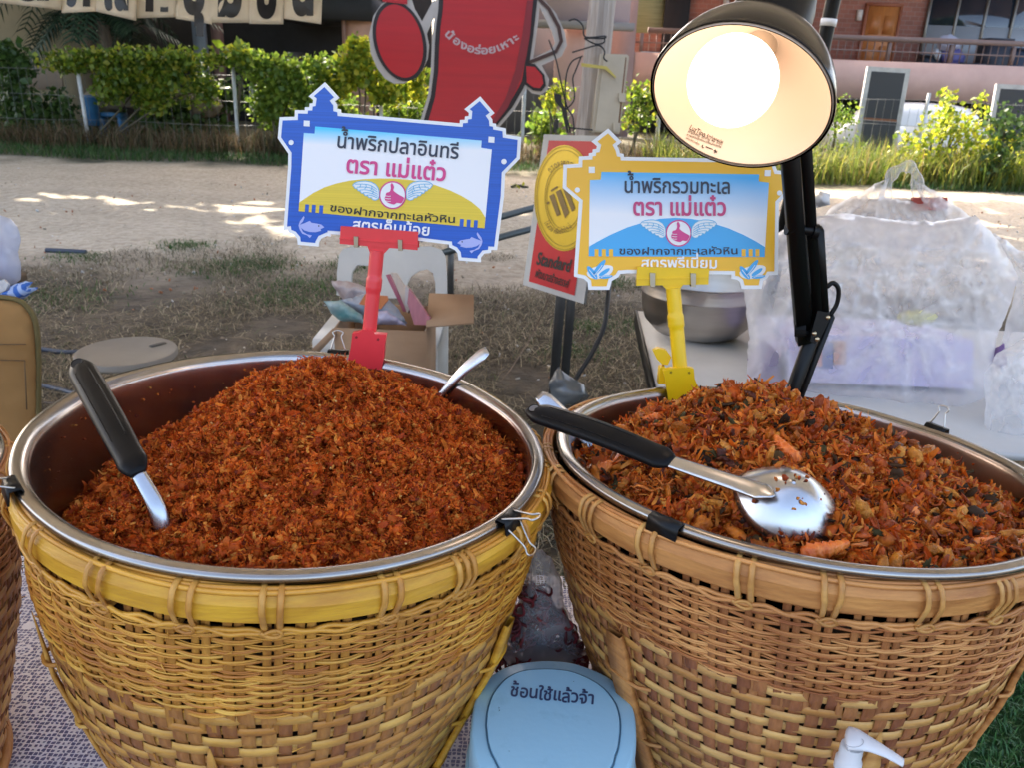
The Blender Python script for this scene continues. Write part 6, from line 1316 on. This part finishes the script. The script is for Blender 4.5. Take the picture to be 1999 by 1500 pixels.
# the box stands on the chair seat
m_stool0 = mat('grey_stool', (.25, .25, .25), .6)
m_card = mat('cardboard', (.40, .26, .16), .85, c2=(.34, .215, .13), scale=4, stretch=(1, 1, 5)); m_cardin = mat('cardboard_inside', (.33, .21, .13), .9)
BYf = 2.62; f0 = aty(652, 640, BYf); f1 = aty(832, 638, BYf); zt_ = f0[2]; zb_ = zt_ - .30; d_b = .32
bxo = thing('cardboard_box', ((f0[0] + f1[0]) / 2, BYf, zb_), 'open brown cardboard box full of plastic wrapped packets in front of the chair', 'box')
lo_s = thing('low_stool', ((f0[0] + f1[0]) / 2, BYf + .16, 0), 'low grey stool carrying the cardboard box in front of the chair', 'stool'); MB().box(((f0[0] + f1[0]) / 2, BYf + .16, zb_ - .014), (.30, .28, .024)).build('seat', m_stool0, lo_s)
for a_ in (-.12, .12):
    for b_ in (.05, .27): MB().bar(((f0[0] + f1[0]) / 2 + a_, BYf + b_, 0), ((f0[0] + f1[0]) / 2 + a_, BYf + b_, zb_ - .026), .03, .03, (0, 1, 0)).build('leg', m_stool0, lo_s)
w_ = f1[0] - f0[0]; xm = (f0[0] + f1[0]) / 2; bm = MB()
bm.box((xm, BYf, (zt_ + zb_) / 2), (w_, .006, zt_ - zb_)); bm.box((xm, BYf + d_b, (zt_ + zb_) / 2), (w_, .006, zt_ - zb_)); bm.box((f0[0] + .003, BYf + d_b / 2, (zt_ + zb_) / 2), (.006, d_b - .006, zt_ - zb_)); bm.box((f1[0] - .003, BYf + d_b / 2, (zt_ + zb_) / 2), (.006, d_b - .006, zt_ - zb_)); bm.box((xm, BYf + d_b / 2, zb_ + .003), (w_ - .02, d_b - .02, .005)); bm.build('walls', m_card, bxo)
p = [aty(838, 575, BYf + d_b * .95), aty(925, 578, BYf + d_b * .85), aty(925, 632, BYf + .02), aty(832, 640, BYf)]
def slab(P, t, nm, m, r):
    P = np.array(P); n_ = np.cross(P[1] - P[0], P[2] - P[0]); n_ /= np.linalg.norm(n_); b_ = MB(); Q = P - n_ * t; b_.add(np.concatenate([P, Q]), np.array([[0, 1, 2, 3], [7, 6, 5, 4], [0, 4, 5, 1], [1, 5, 6, 2], [2, 6, 7, 3], [3, 7, 4, 0]])); return b_.build(nm, m, r)
slab(p, .006, 'flap', m_card, bxo); slab([aty(650, 640, BYf), aty(658, 650, BYf), aty(620, 690, BYf - .02), aty(608, 682, BYf - .02)], .006, 'flap', m_card, bxo)
m_film1 = plastic_film('clear_bag_film', (.62, .66, .72), .35, .2, .35)
def packet(poly, y, th, m, lab, name='plastic_packet', grp='plastic packets in the cardboard box', seed=1, amp=.013, crease=.012, step=6):
    V, F = inflate(poly, y, th, amp, 16, step, seed, crease); o = npmesh(name, V, F, m, smooth=False); return tag(o, lab, name.split('_')[-1], grp)
m_pk = [mat('blue_grey_film', (.36, .40, .48), .3, c2=(.20, .23, .30), scale=16, spec=.8, bump=.3), mat('teal_film', (.45, .52, .52), .3, c2=(.08, .25, .26), scale=11, spec=.8, bump=.3), mat('pale_film', (.52, .50, .52), .3, c2=(.33, .22, .2), scale=14, spec=.8, bump=.3)]
packet(cc8([(140, 460), (215, 450), (330, 480), (390, 520), (360, 600), (240, 600), (190, 540)]), BYf + .20, .035, m_pk[2], 'crumpled pale plastic packet at the top left of the cardboard box', seed=3)
packet(cc8([(200, 570), (330, 540), (480, 560), (560, 640), (600, 715), (400, 720), (300, 660)]), BYf + .12, .04, m_pk[0], 'blue grey plastic packet lying across the cardboard box', seed=5)
packet(cc8([(100, 580), (200, 570), (330, 660), (350, 712), (200, 695), (150, 660)]), BYf + .05, .03, m_pk[1], 'teal tinted plastic packet at the left front of the cardboard box', seed=8)
packet(cc8([(400, 640), (480, 630), (560, 690), (600, 722), (410, 715)]), BYf + .06, .03, mat('lilac_film', (.45, .42, .56), .3, spec=.8), 'lilac plastic packet at the front of the cardboard box', seed=9)
V = MB().prism(cc8([(345, 535), (480, 545), (485, 570), (440, 625), (310, 595)]), Plane(aty(730, 590, BYf + .06), (0, -1, .3)), .012); tag(V.build('orange_card', mat('orange_card', (.50, .15, .03), .5)), 'orange card on the blue grey packet in the cardboard box', 'card')
for i, (po, col, lb) in enumerate((([(470, 420), (490, 415), (600, 640), (575, 640)], (.42, .10, .16), 'dark pink edged folder, leftmost of the folders in the cardboard box'), ([(500, 405), (530, 410), (640, 580), (600, 650)], (.55, .45, .38), 'cream folder between the pink edged folders in the cardboard box'), ([(590, 480), (625, 530), (625, 620), (585, 600)], (.55, .52, .52), 'pale folder behind the pink folder in the cardboard box'), ([(590, 600), (640, 545), (590, 475), (735, 680), (705, 722), (640, 718)], (.45, .16, .20), 'pink striped folder at the right of the cardboard box'))):
    tag(MB().prism(cc8(po if i < 3 else [(600, 590), (610, 500), (735, 680), (712, 722), (640, 718)]), Plane(aty(790, 600, BYf + .14 - .02 * i), (-.25, -1, .2)), .016).build('folder', mat('folder', col, .45, c2=tuple(a * .75 for a in col), scale=12, stretch=(6, 1, 1))), lb, 'folder', 'folders in the cardboard box')

# ================================================================ stool, khaki chair and the bag on it
zs = .45; sc = atz(247, 686, zs); m_stool = mat('taupe_plastic', (.29, .265, .235), .55, c2=(.24, .22, .195), scale=5, bump=.05, bscale=200); sR = 84 / FPX * np.linalg.norm(sc - np.array([0, 0, CAM_H]))
sto = thing('folding_stool', sc * [1, 1, 0], 'round taupe folding stool with a grip slot behind the gold basket', 'stool')
MB().lathe([(.001, 0), (sR * .9, .001), (sR * .93, .004), (sR * .985, .003), (sR, -.004), (sR, -.018), (sR * .97, -.024), (.001, -.02)], sc, n=56).build('seat', m_stool, sto, auto=40)
sp = atz(308, 672, zs + .003); q = np.array([math.cos(1.0), math.sin(1.0), 0]); MB().tube([sp - q * .03, sp, sp + q * .03], [.011, .013, .011], 10, flat=(1, .3), up=(0, 0, 1)).build('grip_slot', mat('slot_dark', (.08, .075, .07), .7), sto)
for s in (-1, 1):
    for k in (-1, 1): MB().tube([sc + np.array([s * sR * .62, k * sR * .35, -.025]), sc * [1, 1, 0] + np.array([-s * sR * .7, k * sR * .6, 0])], .011, 8).build('leg', m_pole, sto, True)
KY = 1.75; kh = thing('canvas_chair', aty(20, 700, KY) * [1, 1, 0], 'khaki canvas chair back with stitched pockets at the left edge', 'chair'); m_kh = mat('khaki_canvas', (.36, .19, .06), .85, c2=(.27, .135, .04), scale=5, bump=.25, bscale=9, detail=3)
V, F = inflate([(-90, 590), (-40, 582), (20, 584), (48, 596), (66, 625), (74, 670), (76, 760), (74, 840), (60, 900), (-90, 900)], KY, .03, .012, 7, 9, 2, .006); npmesh('backrest', V, F, m_kh, kh, True)
MB().tube(smooth_path([aty(-90, 588, KY - .005), aty(-30, 580, KY - .005), aty(25, 583, KY - .005), aty(52, 598, KY - .005), aty(70, 632, KY - .005), aty(75, 700, KY - .005), aty(75, 840, KY - .005)], 40), .006, 6).build('piping', mat('olive_piping', (.14, .105, .035), .8), kh, True)
sm = MB(); sm.tube([aty(-60, 702, KY - .045), aty(48, 704, KY - .038)], .0016, 4); sm.tube([aty(48, 704, KY - .038), aty(52, 800, KY - .035)], .0016, 4); sm.tube([aty(-60, 672, KY - .045), aty(50, 672, KY - .04)], .0016, 4); sm.build('seam', mat('seam_thread', (.17, .10, .045), .9), kh)
for x in (-.5, -.9): MB().tube([aty(20, 700, KY) * [0, 0, 0] + np.array([aty(20, 700, KY)[0] * 1 + x * .3, KY + .05, 0]), np.array([aty(20, 700, KY)[0] + x * .3, KY + .03, .75])], .012, 8).build('leg', m_pole, kh)
zq = aty(0, 556, 1.95)[2]; xq = aty(30, 556, 1.95)[0]; sd_t = thing('side_table', (xq - .3, 2.0, 0), 'small dark table behind the khaki chair back at the left edge', 'table'); MB().box((xq - .36, 1.99, zq - .012), (.6, .22, .02)).build('tabletop', mat('dark_wood', (.10, .07, .045), .6), sd_t)
for a_ in (-.62, -.2):
    for b_ in (1.9, 2.08): MB().bar((xq + a_, b_, 0), (xq + a_, b_, zq - .022), .03, .03, (0, 1, 0)).build('leg', m_pole, sd_t)
cl = thing('checked_cloth', aty(30, 565, 1.85), 'folded blue and white checked cloth on the khaki chair back', 'cloth')
c7 = Crop(0, 380, 1999 / 700); 
def checkmat():
    m = bpy.data.materials.new('blue_check'); t, b = nt(m); N = t.nodes; L = t.links; tc = N.new('ShaderNodeTexCoord'); mp = N.new('ShaderNodeMapping'); mp.inputs['Rotation'].default_value = (0, .6, .4); L.new(tc.outputs['Object'], mp.inputs[0]); w = N.new('ShaderNodeTexWave'); w.inputs['Scale'].default_value = 14; w.inputs['Distortion'].default_value = 1.0; L.new(mp.outputs[0], w.inputs[0])
    r = N.new('ShaderNodeValToRGB'); r.color_ramp.elements[0].position = .4; r.color_ramp.elements[1].position = .6; r.color_ramp.elements[0].color = (.04, .14, .5, 1); r.color_ramp.elements[1].color = (.38, .50, .75, 1); L.new(w.outputs[0], r.inputs[0]); L.new(r.outputs[0], b.inputs['Base Color']); b.inputs['Roughness'].default_value = .8; return m
V, F = inflate(c7([(-30, 560), (60, 505), (140, 483), (182, 490), (160, 515), (215, 518), (160, 560), (110, 592), (0, 580), (-30, 585)]), 1.85, .03, .01, 14, 5, 4, .006); npmesh('fold', V, F, checkmat(), cl, True)
V, F = inflate([(-60, 420), (0, 418), (20, 425), (36, 445), (40, 470), (34, 492), (42, 520), (40, 545), (30, 555), (-20, 552), (-60, 550)], 1.95, .07, .014, 12, 8, 6, .01); tag(npmesh('plastic_bag', V, F, plastic_film('blue_white_film', (.66, .72, .88), .22, .25, .4), smooth=True), 'puffy bluish plastic bag at the left edge above the khaki chair', 'bag')
V, F = inflate([(-50, 470), (5, 465), (22, 500), (28, 545), (-50, 548)], 1.97, .03, .01, 10, 8, 7); tag(npmesh('cloth_bundle', V, F, mat('blue_bundle', (.10, .18, .5), .8, c2=(.45, .25, .25), scale=12, sharp=(.5, .75)), smooth=True), 'blue and pink bundle inside the plastic bag at the left edge', 'bundle')
V = MB().prism(c7([(-20, 490), (20, 470), (45, 500), (30, 535), (-20, 555)]), Plane(aty(5, 560, 1.83), (0, -1, .4)), .01); tag(V.build('paper_pack', mat('pack_white', (.6, .6, .6), .5, c2=(.3, .3, .33), scale=30)), 'small white and grey pack on the checked cloth', 'packet')

# dark pipes and cables on the ground
def cable(pts, r, lab, nm='cable', m=None): t = thing(nm, pts[0], lab, nm); MB().tube(smooth_path(pts, 40), r, 8).build('sheath', m or mat('cable_black', (.02, .022, .026), .5), t, True)
m_hose = mat('blue_black_hose', (.03, .04, .065), .5)
cable([atz(20, 672, .03), atz(80, 681, .02), atz(140, 687, .02), atz(220, 680, .02)], .013, 'blue black hose on the ground behind the khaki chair', 'hose', m_hose)
cable([atz(20, 745, .02), atz(80, 753, .02), atz(140, 768, .02), atz(200, 790, .02)], .012, 'lower blue black hose on the ground beside the stool', 'hose', m_hose)
cable([atz(60, 785, .02), atz(120, 790, .02), atz(170, 800, .02)], .007, 'thin brown cable on the ground in front of the stool', 'cable', mat('cable_brown', (.1, .07, .05), .6))
cable([atz(90, 488, .02), atz(130, 490, .02), atz(168, 492, .02)], .02, 'short dark pipe lying on the bare dirt', 'pipe', m_hose)
cable([aty(1190, 552, 2.9), aty(1186, 590, 2.8), aty(1178, 640, 2.75), aty(1155, 690, 2.7), aty(1120, 745, 2.65), aty(1095, 790, 2.6)], .0085, 'black cable hanging from behind the orange sign down to the poles')
cable([atz(1074, 575, .35), atz(1040, 650, .12), atz(990, 730, .01), atz(940, 780, .01)], .0035, 'thin twine running from the Standard board to the ground', 'twine', mat('twine', (.14, .10, .07), .9))
rl_ = thing('pipe_rail', atz(1000, 460, 0), 'two dark tubes of a low pipe rail behind the blue sign', 'rail')
for (u0, v0, u1, v1) in ((940, 433, 1060, 400), (930, 475, 1060, 440)): MB().tube([aty(u0 - 120, v0 + 33, 5.0), aty(u0, v0, 5.0), aty(u1, v1, 5.3), aty(u1 + 60, v1 - 15, 5.5)], .022, 10).build('tube', mat('slate_tube', (.09, .11, .12), .4, .4), rl_, True)
for (u, v) in ((880, 470), (1100, 420)):
    p = aty(u, v, 5.05 if u < 1000 else 5.4); MB().tube([p * [1, 1, 0], p + [0, 0, .1]], .022, 10).build('tube', m_pole, rl_, True)
V, F = inflate([(1072, 745), (1090, 715), (1112, 735), (1140, 752), (1150, 775), (1120, 800), (1075, 800)], 2.6, .06, .012, 14, 6, 12, .012); tag(npmesh('plastic_bag', V, F, plastic_film('smoky_film', (.16, .18, .20), .25, .2, .1), smooth=True), 'dark see-through plastic bag at the foot of the dark poles', 'bag')

# ================================================================ white table, mixing bowl and the plastic bags on it
TY = 2.6; zT = CAM_H - .71; tw = thing('folding_table', (1.2, 2.1, 0), 'white topped folding table with a black edge behind the brown basket', 'table'); p0 = atz(1240, 605, zT); p1 = atz(1262, 700, zT)
e_ = p1 - p0; e_ /= np.linalg.norm(e_); x_ = np.array([-e_[1], e_[0], 0]); x_ = x_ if x_[0] > 0 else -x_; L1 = 1.0; W1 = 1.9
def tq(a, b, z): return p0 * [1, 1, 0] + e_ * a + x_ * b + np.array([0, 0, z])
def tslab(a0, a1, b0, b1, z0, z1): return np.array([tq(a0, b0, z0), tq(a1, b0, z0), tq(a1, b1, z0), tq(a0, b1, z0), tq(a0, b0, z1), tq(a1, b0, z1), tq(a1, b1, z1), tq(a0, b1, z1)])
BF = np.array([[0, 3, 2, 1], [4, 5, 6, 7], [0, 1, 5, 4], [1, 2, 6, 5], [2, 3, 7, 6], [3, 0, 4, 7]])
MB().add(tslab(.008, L1 - .01, .008, W1, zT - .02, zT), BF).build('tabletop', mat('white_laminate', (.55, .55, .56), .35, c2=(.47, .47, .48), scale=5), tw)
MB().add(tslab(0, L1, 0, .007, zT - .05, zT + .001), BF).add(tslab(0, .007, .008, W1, zT - .05, zT + .001), BF).build('edge_band', m_black, tw)
for a_, b_ in ((.08, .1), (.9, .1), (.08, 1.8), (.9, 1.8)): MB().tube([tq(a_, b_, zT - .02), tq(a_, b_, 0)], .014, 8).build('leg', m_pole, tw, True)
mbc = atz(1358, 650, zT + .002); mw = thing('mixing_bowl', mbc, 'large steel mixing bowl on the white table behind the orange sign', 'bowl'); mr_ = 112 / FPX * np.linalg.norm(aty(1358, 560, mbc[1]) - np.array([0, 0, CAM_H]))
hb = .168; prf = [(.001, 0), (mr_ * .52, .0), (mr_ * .72, .012), (mr_ * .9, .045), (mr_ * .97, .085), (mr_ * .985, .125), (mr_ * .992, .128), (mr_ * .985, .131), (mr_ * .995, .145), (mr_ * .99, .148), (mr_ * 1.0, hb), (mr_ * 1.03, hb + .003), (mr_ * 1.03, hb + .006), (mr_ * .985, hb + .004), (mr_ * .96, .085), (mr_ * .7, .018), (.001, .006)]
MB().lathe(prf, mbc, n=64).build('bowl', mat('dull_steel', (.50, .47, .44), .30, 1.0, c2=(.42, .39, .36), scale=3, stretch=(1, 1, 8)), mw, auto=50)
# boxes and packs inside the bags
m_box1 = mat('lilac_carton', (.52, .46, .74), .5, c2=(.58, .53, .78), scale=2); m_box2 = mat('white_carton', (.6, .58, .58), .55)
def carton(u0, v0, u1, v1, y, d, m, lab, nm='carton', skew=0.0):
    p = [(u0, v0), (u1, v0 + skew), (u1, v1 + skew), (u0, v1)]; return tag(MB().prism(p, Plane(aty((u0 + u1) / 2, (v0 + v1) / 2, y), (0, -1, .12)), d).build(nm, m), lab, nm, 'cartons inside the plastic bags')
BGY = 1.95
carton(1540, 650, 1900, 745, BGY - .02, .3, m_box1, 'long lilac carton inside the big plastic bag', skew=15); carton(1530, 755, 1890, 850, BGY - .02, .3, mat('blue_white_carton', (.40, .46, .66), .5, c2=(.55, .58, .68), scale=3), 'pale blue carton under the lilac one inside the big plastic bag', skew=15)
carton(1720, 390, 1850, 430, BGY + .19, .2, mat('cream_carton', (.62, .52, .44), .5), 'cream carton in the upper plastic bag'); carton(1782, 385, 1850, 410, BGY + .178, .01, mat('red_label', (.35, .05, .03), .5), 'dark red label on the cream carton in the upper bag', 'label')
for (u, v, w, h, c_) in ((1590, 690, 30, 50, (.55, .2, .14)), (1640, 690, 24, 44, (.5, .25, .2)), (1615, 695, 22, 50, (.1, .14, .35))): tag(MB().prism([(u - w / 2, v - h / 2), (u + w / 2, v - h / 2), (u + w / 2, v + h / 2), (u - w / 2, v + h / 2)], Plane(aty(u, v, BGY - .06), (0, -1, .12)), .02).build('packet', mat('packet_print', c_, .5)), {1590: 'red packet at the left in front of the lilac carton', 1640: 'orange packet in front of the lilac carton', 1615: 'dark blue packet between the red and orange ones in front of the lilac carton'}[u], 'packet', 'packets inside the big plastic bag')
V, F = inflate(disc(1790, 620, 40, 16, n=16), BGY - .05, .03, .004, 8, 7, 3); tag(npmesh('packet', V, F, mat('yellow_packet', (.62, .58, .22), .5), smooth=True), 'pale yellow packet above the lilac carton in the big plastic bag', 'packet', 'packets inside the big plastic bag')
film = plastic_film('milky_film', (.82, .82, .85), .80, .12, .3); film2 = plastic_film('thin_film', (.82, .82, .84), .84, .2, .35)
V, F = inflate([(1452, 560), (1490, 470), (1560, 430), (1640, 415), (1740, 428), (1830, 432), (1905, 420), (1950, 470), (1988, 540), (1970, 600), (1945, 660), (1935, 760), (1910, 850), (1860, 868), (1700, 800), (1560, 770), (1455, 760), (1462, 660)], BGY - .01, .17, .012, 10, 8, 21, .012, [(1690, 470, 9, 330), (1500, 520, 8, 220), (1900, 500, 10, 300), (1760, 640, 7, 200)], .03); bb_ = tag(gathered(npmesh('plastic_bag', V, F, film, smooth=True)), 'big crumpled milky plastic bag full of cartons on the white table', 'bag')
up = thing('plastic_bag', aty(1750, 440, BGY + .2), 'knotless milky carrier bag with its loop handle standing on the big bag', 'bag')
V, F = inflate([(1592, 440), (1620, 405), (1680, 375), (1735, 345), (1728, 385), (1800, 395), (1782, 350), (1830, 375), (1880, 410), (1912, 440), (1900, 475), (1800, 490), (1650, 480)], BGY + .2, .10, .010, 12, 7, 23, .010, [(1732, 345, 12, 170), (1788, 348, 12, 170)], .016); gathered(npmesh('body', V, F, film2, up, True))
hd = MB(); hp = smooth_path([aty(*q, BGY + .2) for q in ((1728, 400), (1732, 365), (1742, 340), (1762, 326), (1780, 328), (1790, 350), (1792, 400))], 40); hd.add(*tube(hp, .014 + .004 * np.sin(np.arange(40) * .6), 8, flat=(1, .45), up=(0, 1, 0))); hd.build('handle', film2, up, True)
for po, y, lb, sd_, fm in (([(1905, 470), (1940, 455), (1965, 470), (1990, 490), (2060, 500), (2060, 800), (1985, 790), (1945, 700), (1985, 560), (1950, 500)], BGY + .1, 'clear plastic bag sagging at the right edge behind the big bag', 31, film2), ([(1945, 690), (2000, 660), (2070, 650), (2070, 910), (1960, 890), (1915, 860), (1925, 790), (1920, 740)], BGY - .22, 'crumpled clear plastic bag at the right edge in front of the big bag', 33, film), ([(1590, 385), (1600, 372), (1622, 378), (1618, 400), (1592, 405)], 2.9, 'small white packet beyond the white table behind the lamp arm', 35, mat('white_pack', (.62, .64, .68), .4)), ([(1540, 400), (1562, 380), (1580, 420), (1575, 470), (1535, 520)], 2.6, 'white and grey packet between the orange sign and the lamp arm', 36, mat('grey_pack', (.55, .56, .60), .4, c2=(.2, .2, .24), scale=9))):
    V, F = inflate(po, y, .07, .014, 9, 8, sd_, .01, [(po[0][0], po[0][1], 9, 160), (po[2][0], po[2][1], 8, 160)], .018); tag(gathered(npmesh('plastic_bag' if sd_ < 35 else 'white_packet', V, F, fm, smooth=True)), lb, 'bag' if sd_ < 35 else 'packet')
for po, lb, sd_ in (([(1460, 700), (1490, 660), (1520, 690), (1530, 760), (1460, 765)], 'purple cloth bundle at the left inside the big bag', 41), ([(1930, 690), (1960, 670), (1965, 710), (1935, 730)], 'dark purple bundle between the two bags at the right', 42)):
    V, F = inflate(po, BGY + .02, .05, .01, 8, 8, sd_); tag(npmesh('bundle', V, F, mat('purple_bundle', (.14, .08, .22), .8), smooth=True), lb, 'bundle')

# ================================================================ blue lidded bin, pump bottle, bag of rubber bands
c77 = Crop(850, 1050, 1999 / 650); zL = .845
m_lid = mat('sky_blue_plastic', (.34, .61, .77), .38, c2=(.29, .54, .69), scale=26, bump=.03, bscale=160, spec=.5, sharp=(.30, .42)); m_body = mat('pale_blue_plastic', (.32, .56, .68), .42)
bi = thing('lidded_bin', atz(*c77([(700, 1150)])[0], zL) * [1, 1, 0] + np.array([0, 0, TZ]), 'sky blue swing lid bin with handwriting, between the two baskets', 'bin')
lid = [(205, 1180), (215, 1060), (235, 960), (285, 870), (370, 795), (480, 752), (600, 735), (700, 732), (820, 745), (930, 780), (1040, 830), (1120, 900), (1175, 980), (1203, 1050), (1212, 1180), (1200, 1290), (1160, 1400), (1060, 1520), (700, 1580), (420, 1540), (290, 1440), (225, 1310)]
LP = np.array([atz(*q, zL) for q in c77([(x, y) for x, y, _ in smooth_path([(a, b, 0) for a, b in lid + lid[:1]], 97)[:-1]])]); lcen = LP.mean(0)
def ringz(k, z): return np.stack([lcen[0] + (LP[:, 0] - lcen[0]) * k, lcen[1] + (LP[:, 1] - lcen[1]) * k, np.full(len(LP), z)], -1)
def loft(rings, nm, m, r, cap0=False, auto=40):
    n = len(rings[0]); b = MB(); b.add(np.concatenate(rings), grid_faces(len(rings), n, False, True)); 
    b.F.setdefault(n, []).append(np.array([list(range(n))[::-1]])); b.F[n].append(np.array([[(len(rings) - 1) * n + i for i in range(n)]])); return b.build(nm, m, r, auto=auto)
loft([ringz(1.0, zL - .075), ringz(1.0, zL - .012), ringz(.992, zL - .005), ringz(.975, zL - .001), ringz(.955, zL)], 'lid', m_lid, bi); ld = bi.children[-1]
fp = [(302, 1130), (308, 1060), (322, 1000), (345, 945), (385, 890), (440, 840), (520, 805), (620, 794), (720, 795), (820, 810), (920, 850), (1000, 900), (1060, 965), (1095, 1030), (1112, 1120), (1105, 1230), (1085, 1310), (1020, 1420), (700, 1500), (430, 1430), (350, 1330), (315, 1240)]
FPn = np.array([atz(*q, zL + .0012) for q in c77([(x, y) for x, y, _ in smooth_path([(a, b, 0) for a, b in fp + fp[:1]], 97)[:-1]])]); fc = FPn.mean(0)
MB().tube(FPn, .0008, 5, True).build('flap_groove', mat('groove_blue', (.06, .15, .23), .6), ld, True)
fl_ = [fc + (FPn - fc) * [k, k, 1] + [0, 0, dz] for k, dz in ((.985, -.004), (.985, .0), (.978, .0012))]; loft(fl_, 'flap', m_lid, ld)
loft([ringz(.93, TZ), ringz(.97, zL - .080), ringz(1.05, zL - .078), ringz(1.055, zL - .060), ringz(1.02, zL - .056)], 'body', m_body, bi)
class LidPl:
    def at(s, u, v, lift=0): return atz(u, v, zL + .0030)
hw = MB(); q = c77([(445, 945), (955, 996)]); text_on(hw, "ช้อนใช้แล้วจ้า", LidPl(), q[0], q[1], 56 / c77.k, .02, 0, 10 / c77.k, 1.0, .10); hw.build('handwriting', mat('marker_ink', (.03, .05, .13), .5), ld)
tk = MB(); [tk.fill([c77(stroke(s, 3))], LidPl()) for s in ([(378, 1020), (384, 1024), (380, 1028)], [(382, 1034), (386, 1040), (380, 1044)], [(828, 864), (832, 868)], [(440, 1282), (445, 1286)])]; tk.build('scratch', mat('scratch_dark', (.04, .07, .1), .6), ld)

c88 = Crop(1400, 1050, 1997 / 599); m_pump = mat('pump_white', (.70, .70, .71), .3, spec=.5, c2=(.62, .62, .63), scale=12); pz_ = .935
pb = thing('pump_bottle', atz(*c88([(890, 1350)])[0], pz_) * [1, 1, 0] + np.array([0, 0, .60]), 'white pump bottle in front of the brown basket, only its nozzle in view', 'bottle')
n0 = atz(*c88([(885, 1330)])[0], pz_); n1 = atz(*c88([(1215, 1470)])[0], pz_ - .005); nd = n1 - n0
tt_ = np.linspace(0, 1, 26); P_ = smooth_path([n0 - nd * .16, n0, n0 + nd * .3, n0 + nd * .65, n0 + nd * .98], 26); P_[:, 2] += .004 * np.sin(tt_ * math.pi)
MB().tube(P_, np.interp(tt_, [0, .04, .12, .3, .5, .75, 1], [.004, .0085, .0112, .0105, .0072, .005, .0042]), 20, flat=(1.15, .5), up=(0, 0, 1)).build('nozzle', m_pump, pb, True)
MB().lathe([(.001, .0), (.0085, .0), (.009, -.003), (.009, -.013), (.0105, -.015), (.0105, -.024), (.0075, -.026), (.0075, -.08), (.019, -.09), (.019, -.115), (.030, -.135), (.032, -.275)], n0 - [0, 0, .004], n=32).build('body', m_pump, pb, auto=40)
em = Plane(n0 + [0, 0, .0135], (0, 0, 1)); ri = MB(); ri.fill([c88(stroke([(890 + 62 * math.cos(t), 1332 + 34 * math.sin(t)) for t in np.linspace(-.8, 2.6, 18)], 5))], Plane(n0 + [0, 0, .0075], (0, 0, 1))); ri.build('worn_mark', mat('grey_worn', (.42, .42, .43), .5), pb)
rb = thing('rubber_band_bag', atz(*c77([(640, 640)])[0], TZ + .05), 'clear plastic bag of dark red rubber bands between the two baskets', 'bag')
V, F = inflate(c77([(560, 60), (640, 75), (700, 130), (760, 260), (775, 400), (830, 520), (900, 680), (930, 760), (560, 800), (330, 740), (400, 640), (470, 480), (520, 330), (545, 200)]), .80, .045, .008, 22, 6, 51, .010); npmesh('film', V, F, plastic_film('clear_film', (.7, .7, .72), .80, .08, .2), rb, True)
bands = MB()
for k in range(300):
    q = np.array([rng.uniform(350, 900), rng.uniform(430, 800)]) if k > 30 else np.array([rng.uniform(530, 660), rng.uniform(270, 430)])
    if q[0] < 520 - (q[1] - 330) * .38 or q[0] > 760 + (q[1] - 400) * .4: continue
    p = aty(*c77([q])[0], .80 + rng.uniform(-.03, .03)); Rm = rand_rot(1)[0]; r0 = rng.uniform(.006, .011); bands.tube([p + Rm @ np.array([r0 * math.cos(t), r0 * .8 * math.sin(t), .002 * math.sin(2 * t)]) for t in np.linspace(0, 2 * math.pi, 14, endpoint=False)], .0017, 5, True)
bd_ = bands.build('rubber_bands', mat('rubber', (0, 0, 0), .6, island=[(0, (.17, .012, .015)), (.4, (.09, .01, .013)), (.75, (.03, .012, .02)), (.9, (.24, .03, .03))]), rb, True); bd_['kind'] = 'stuff'
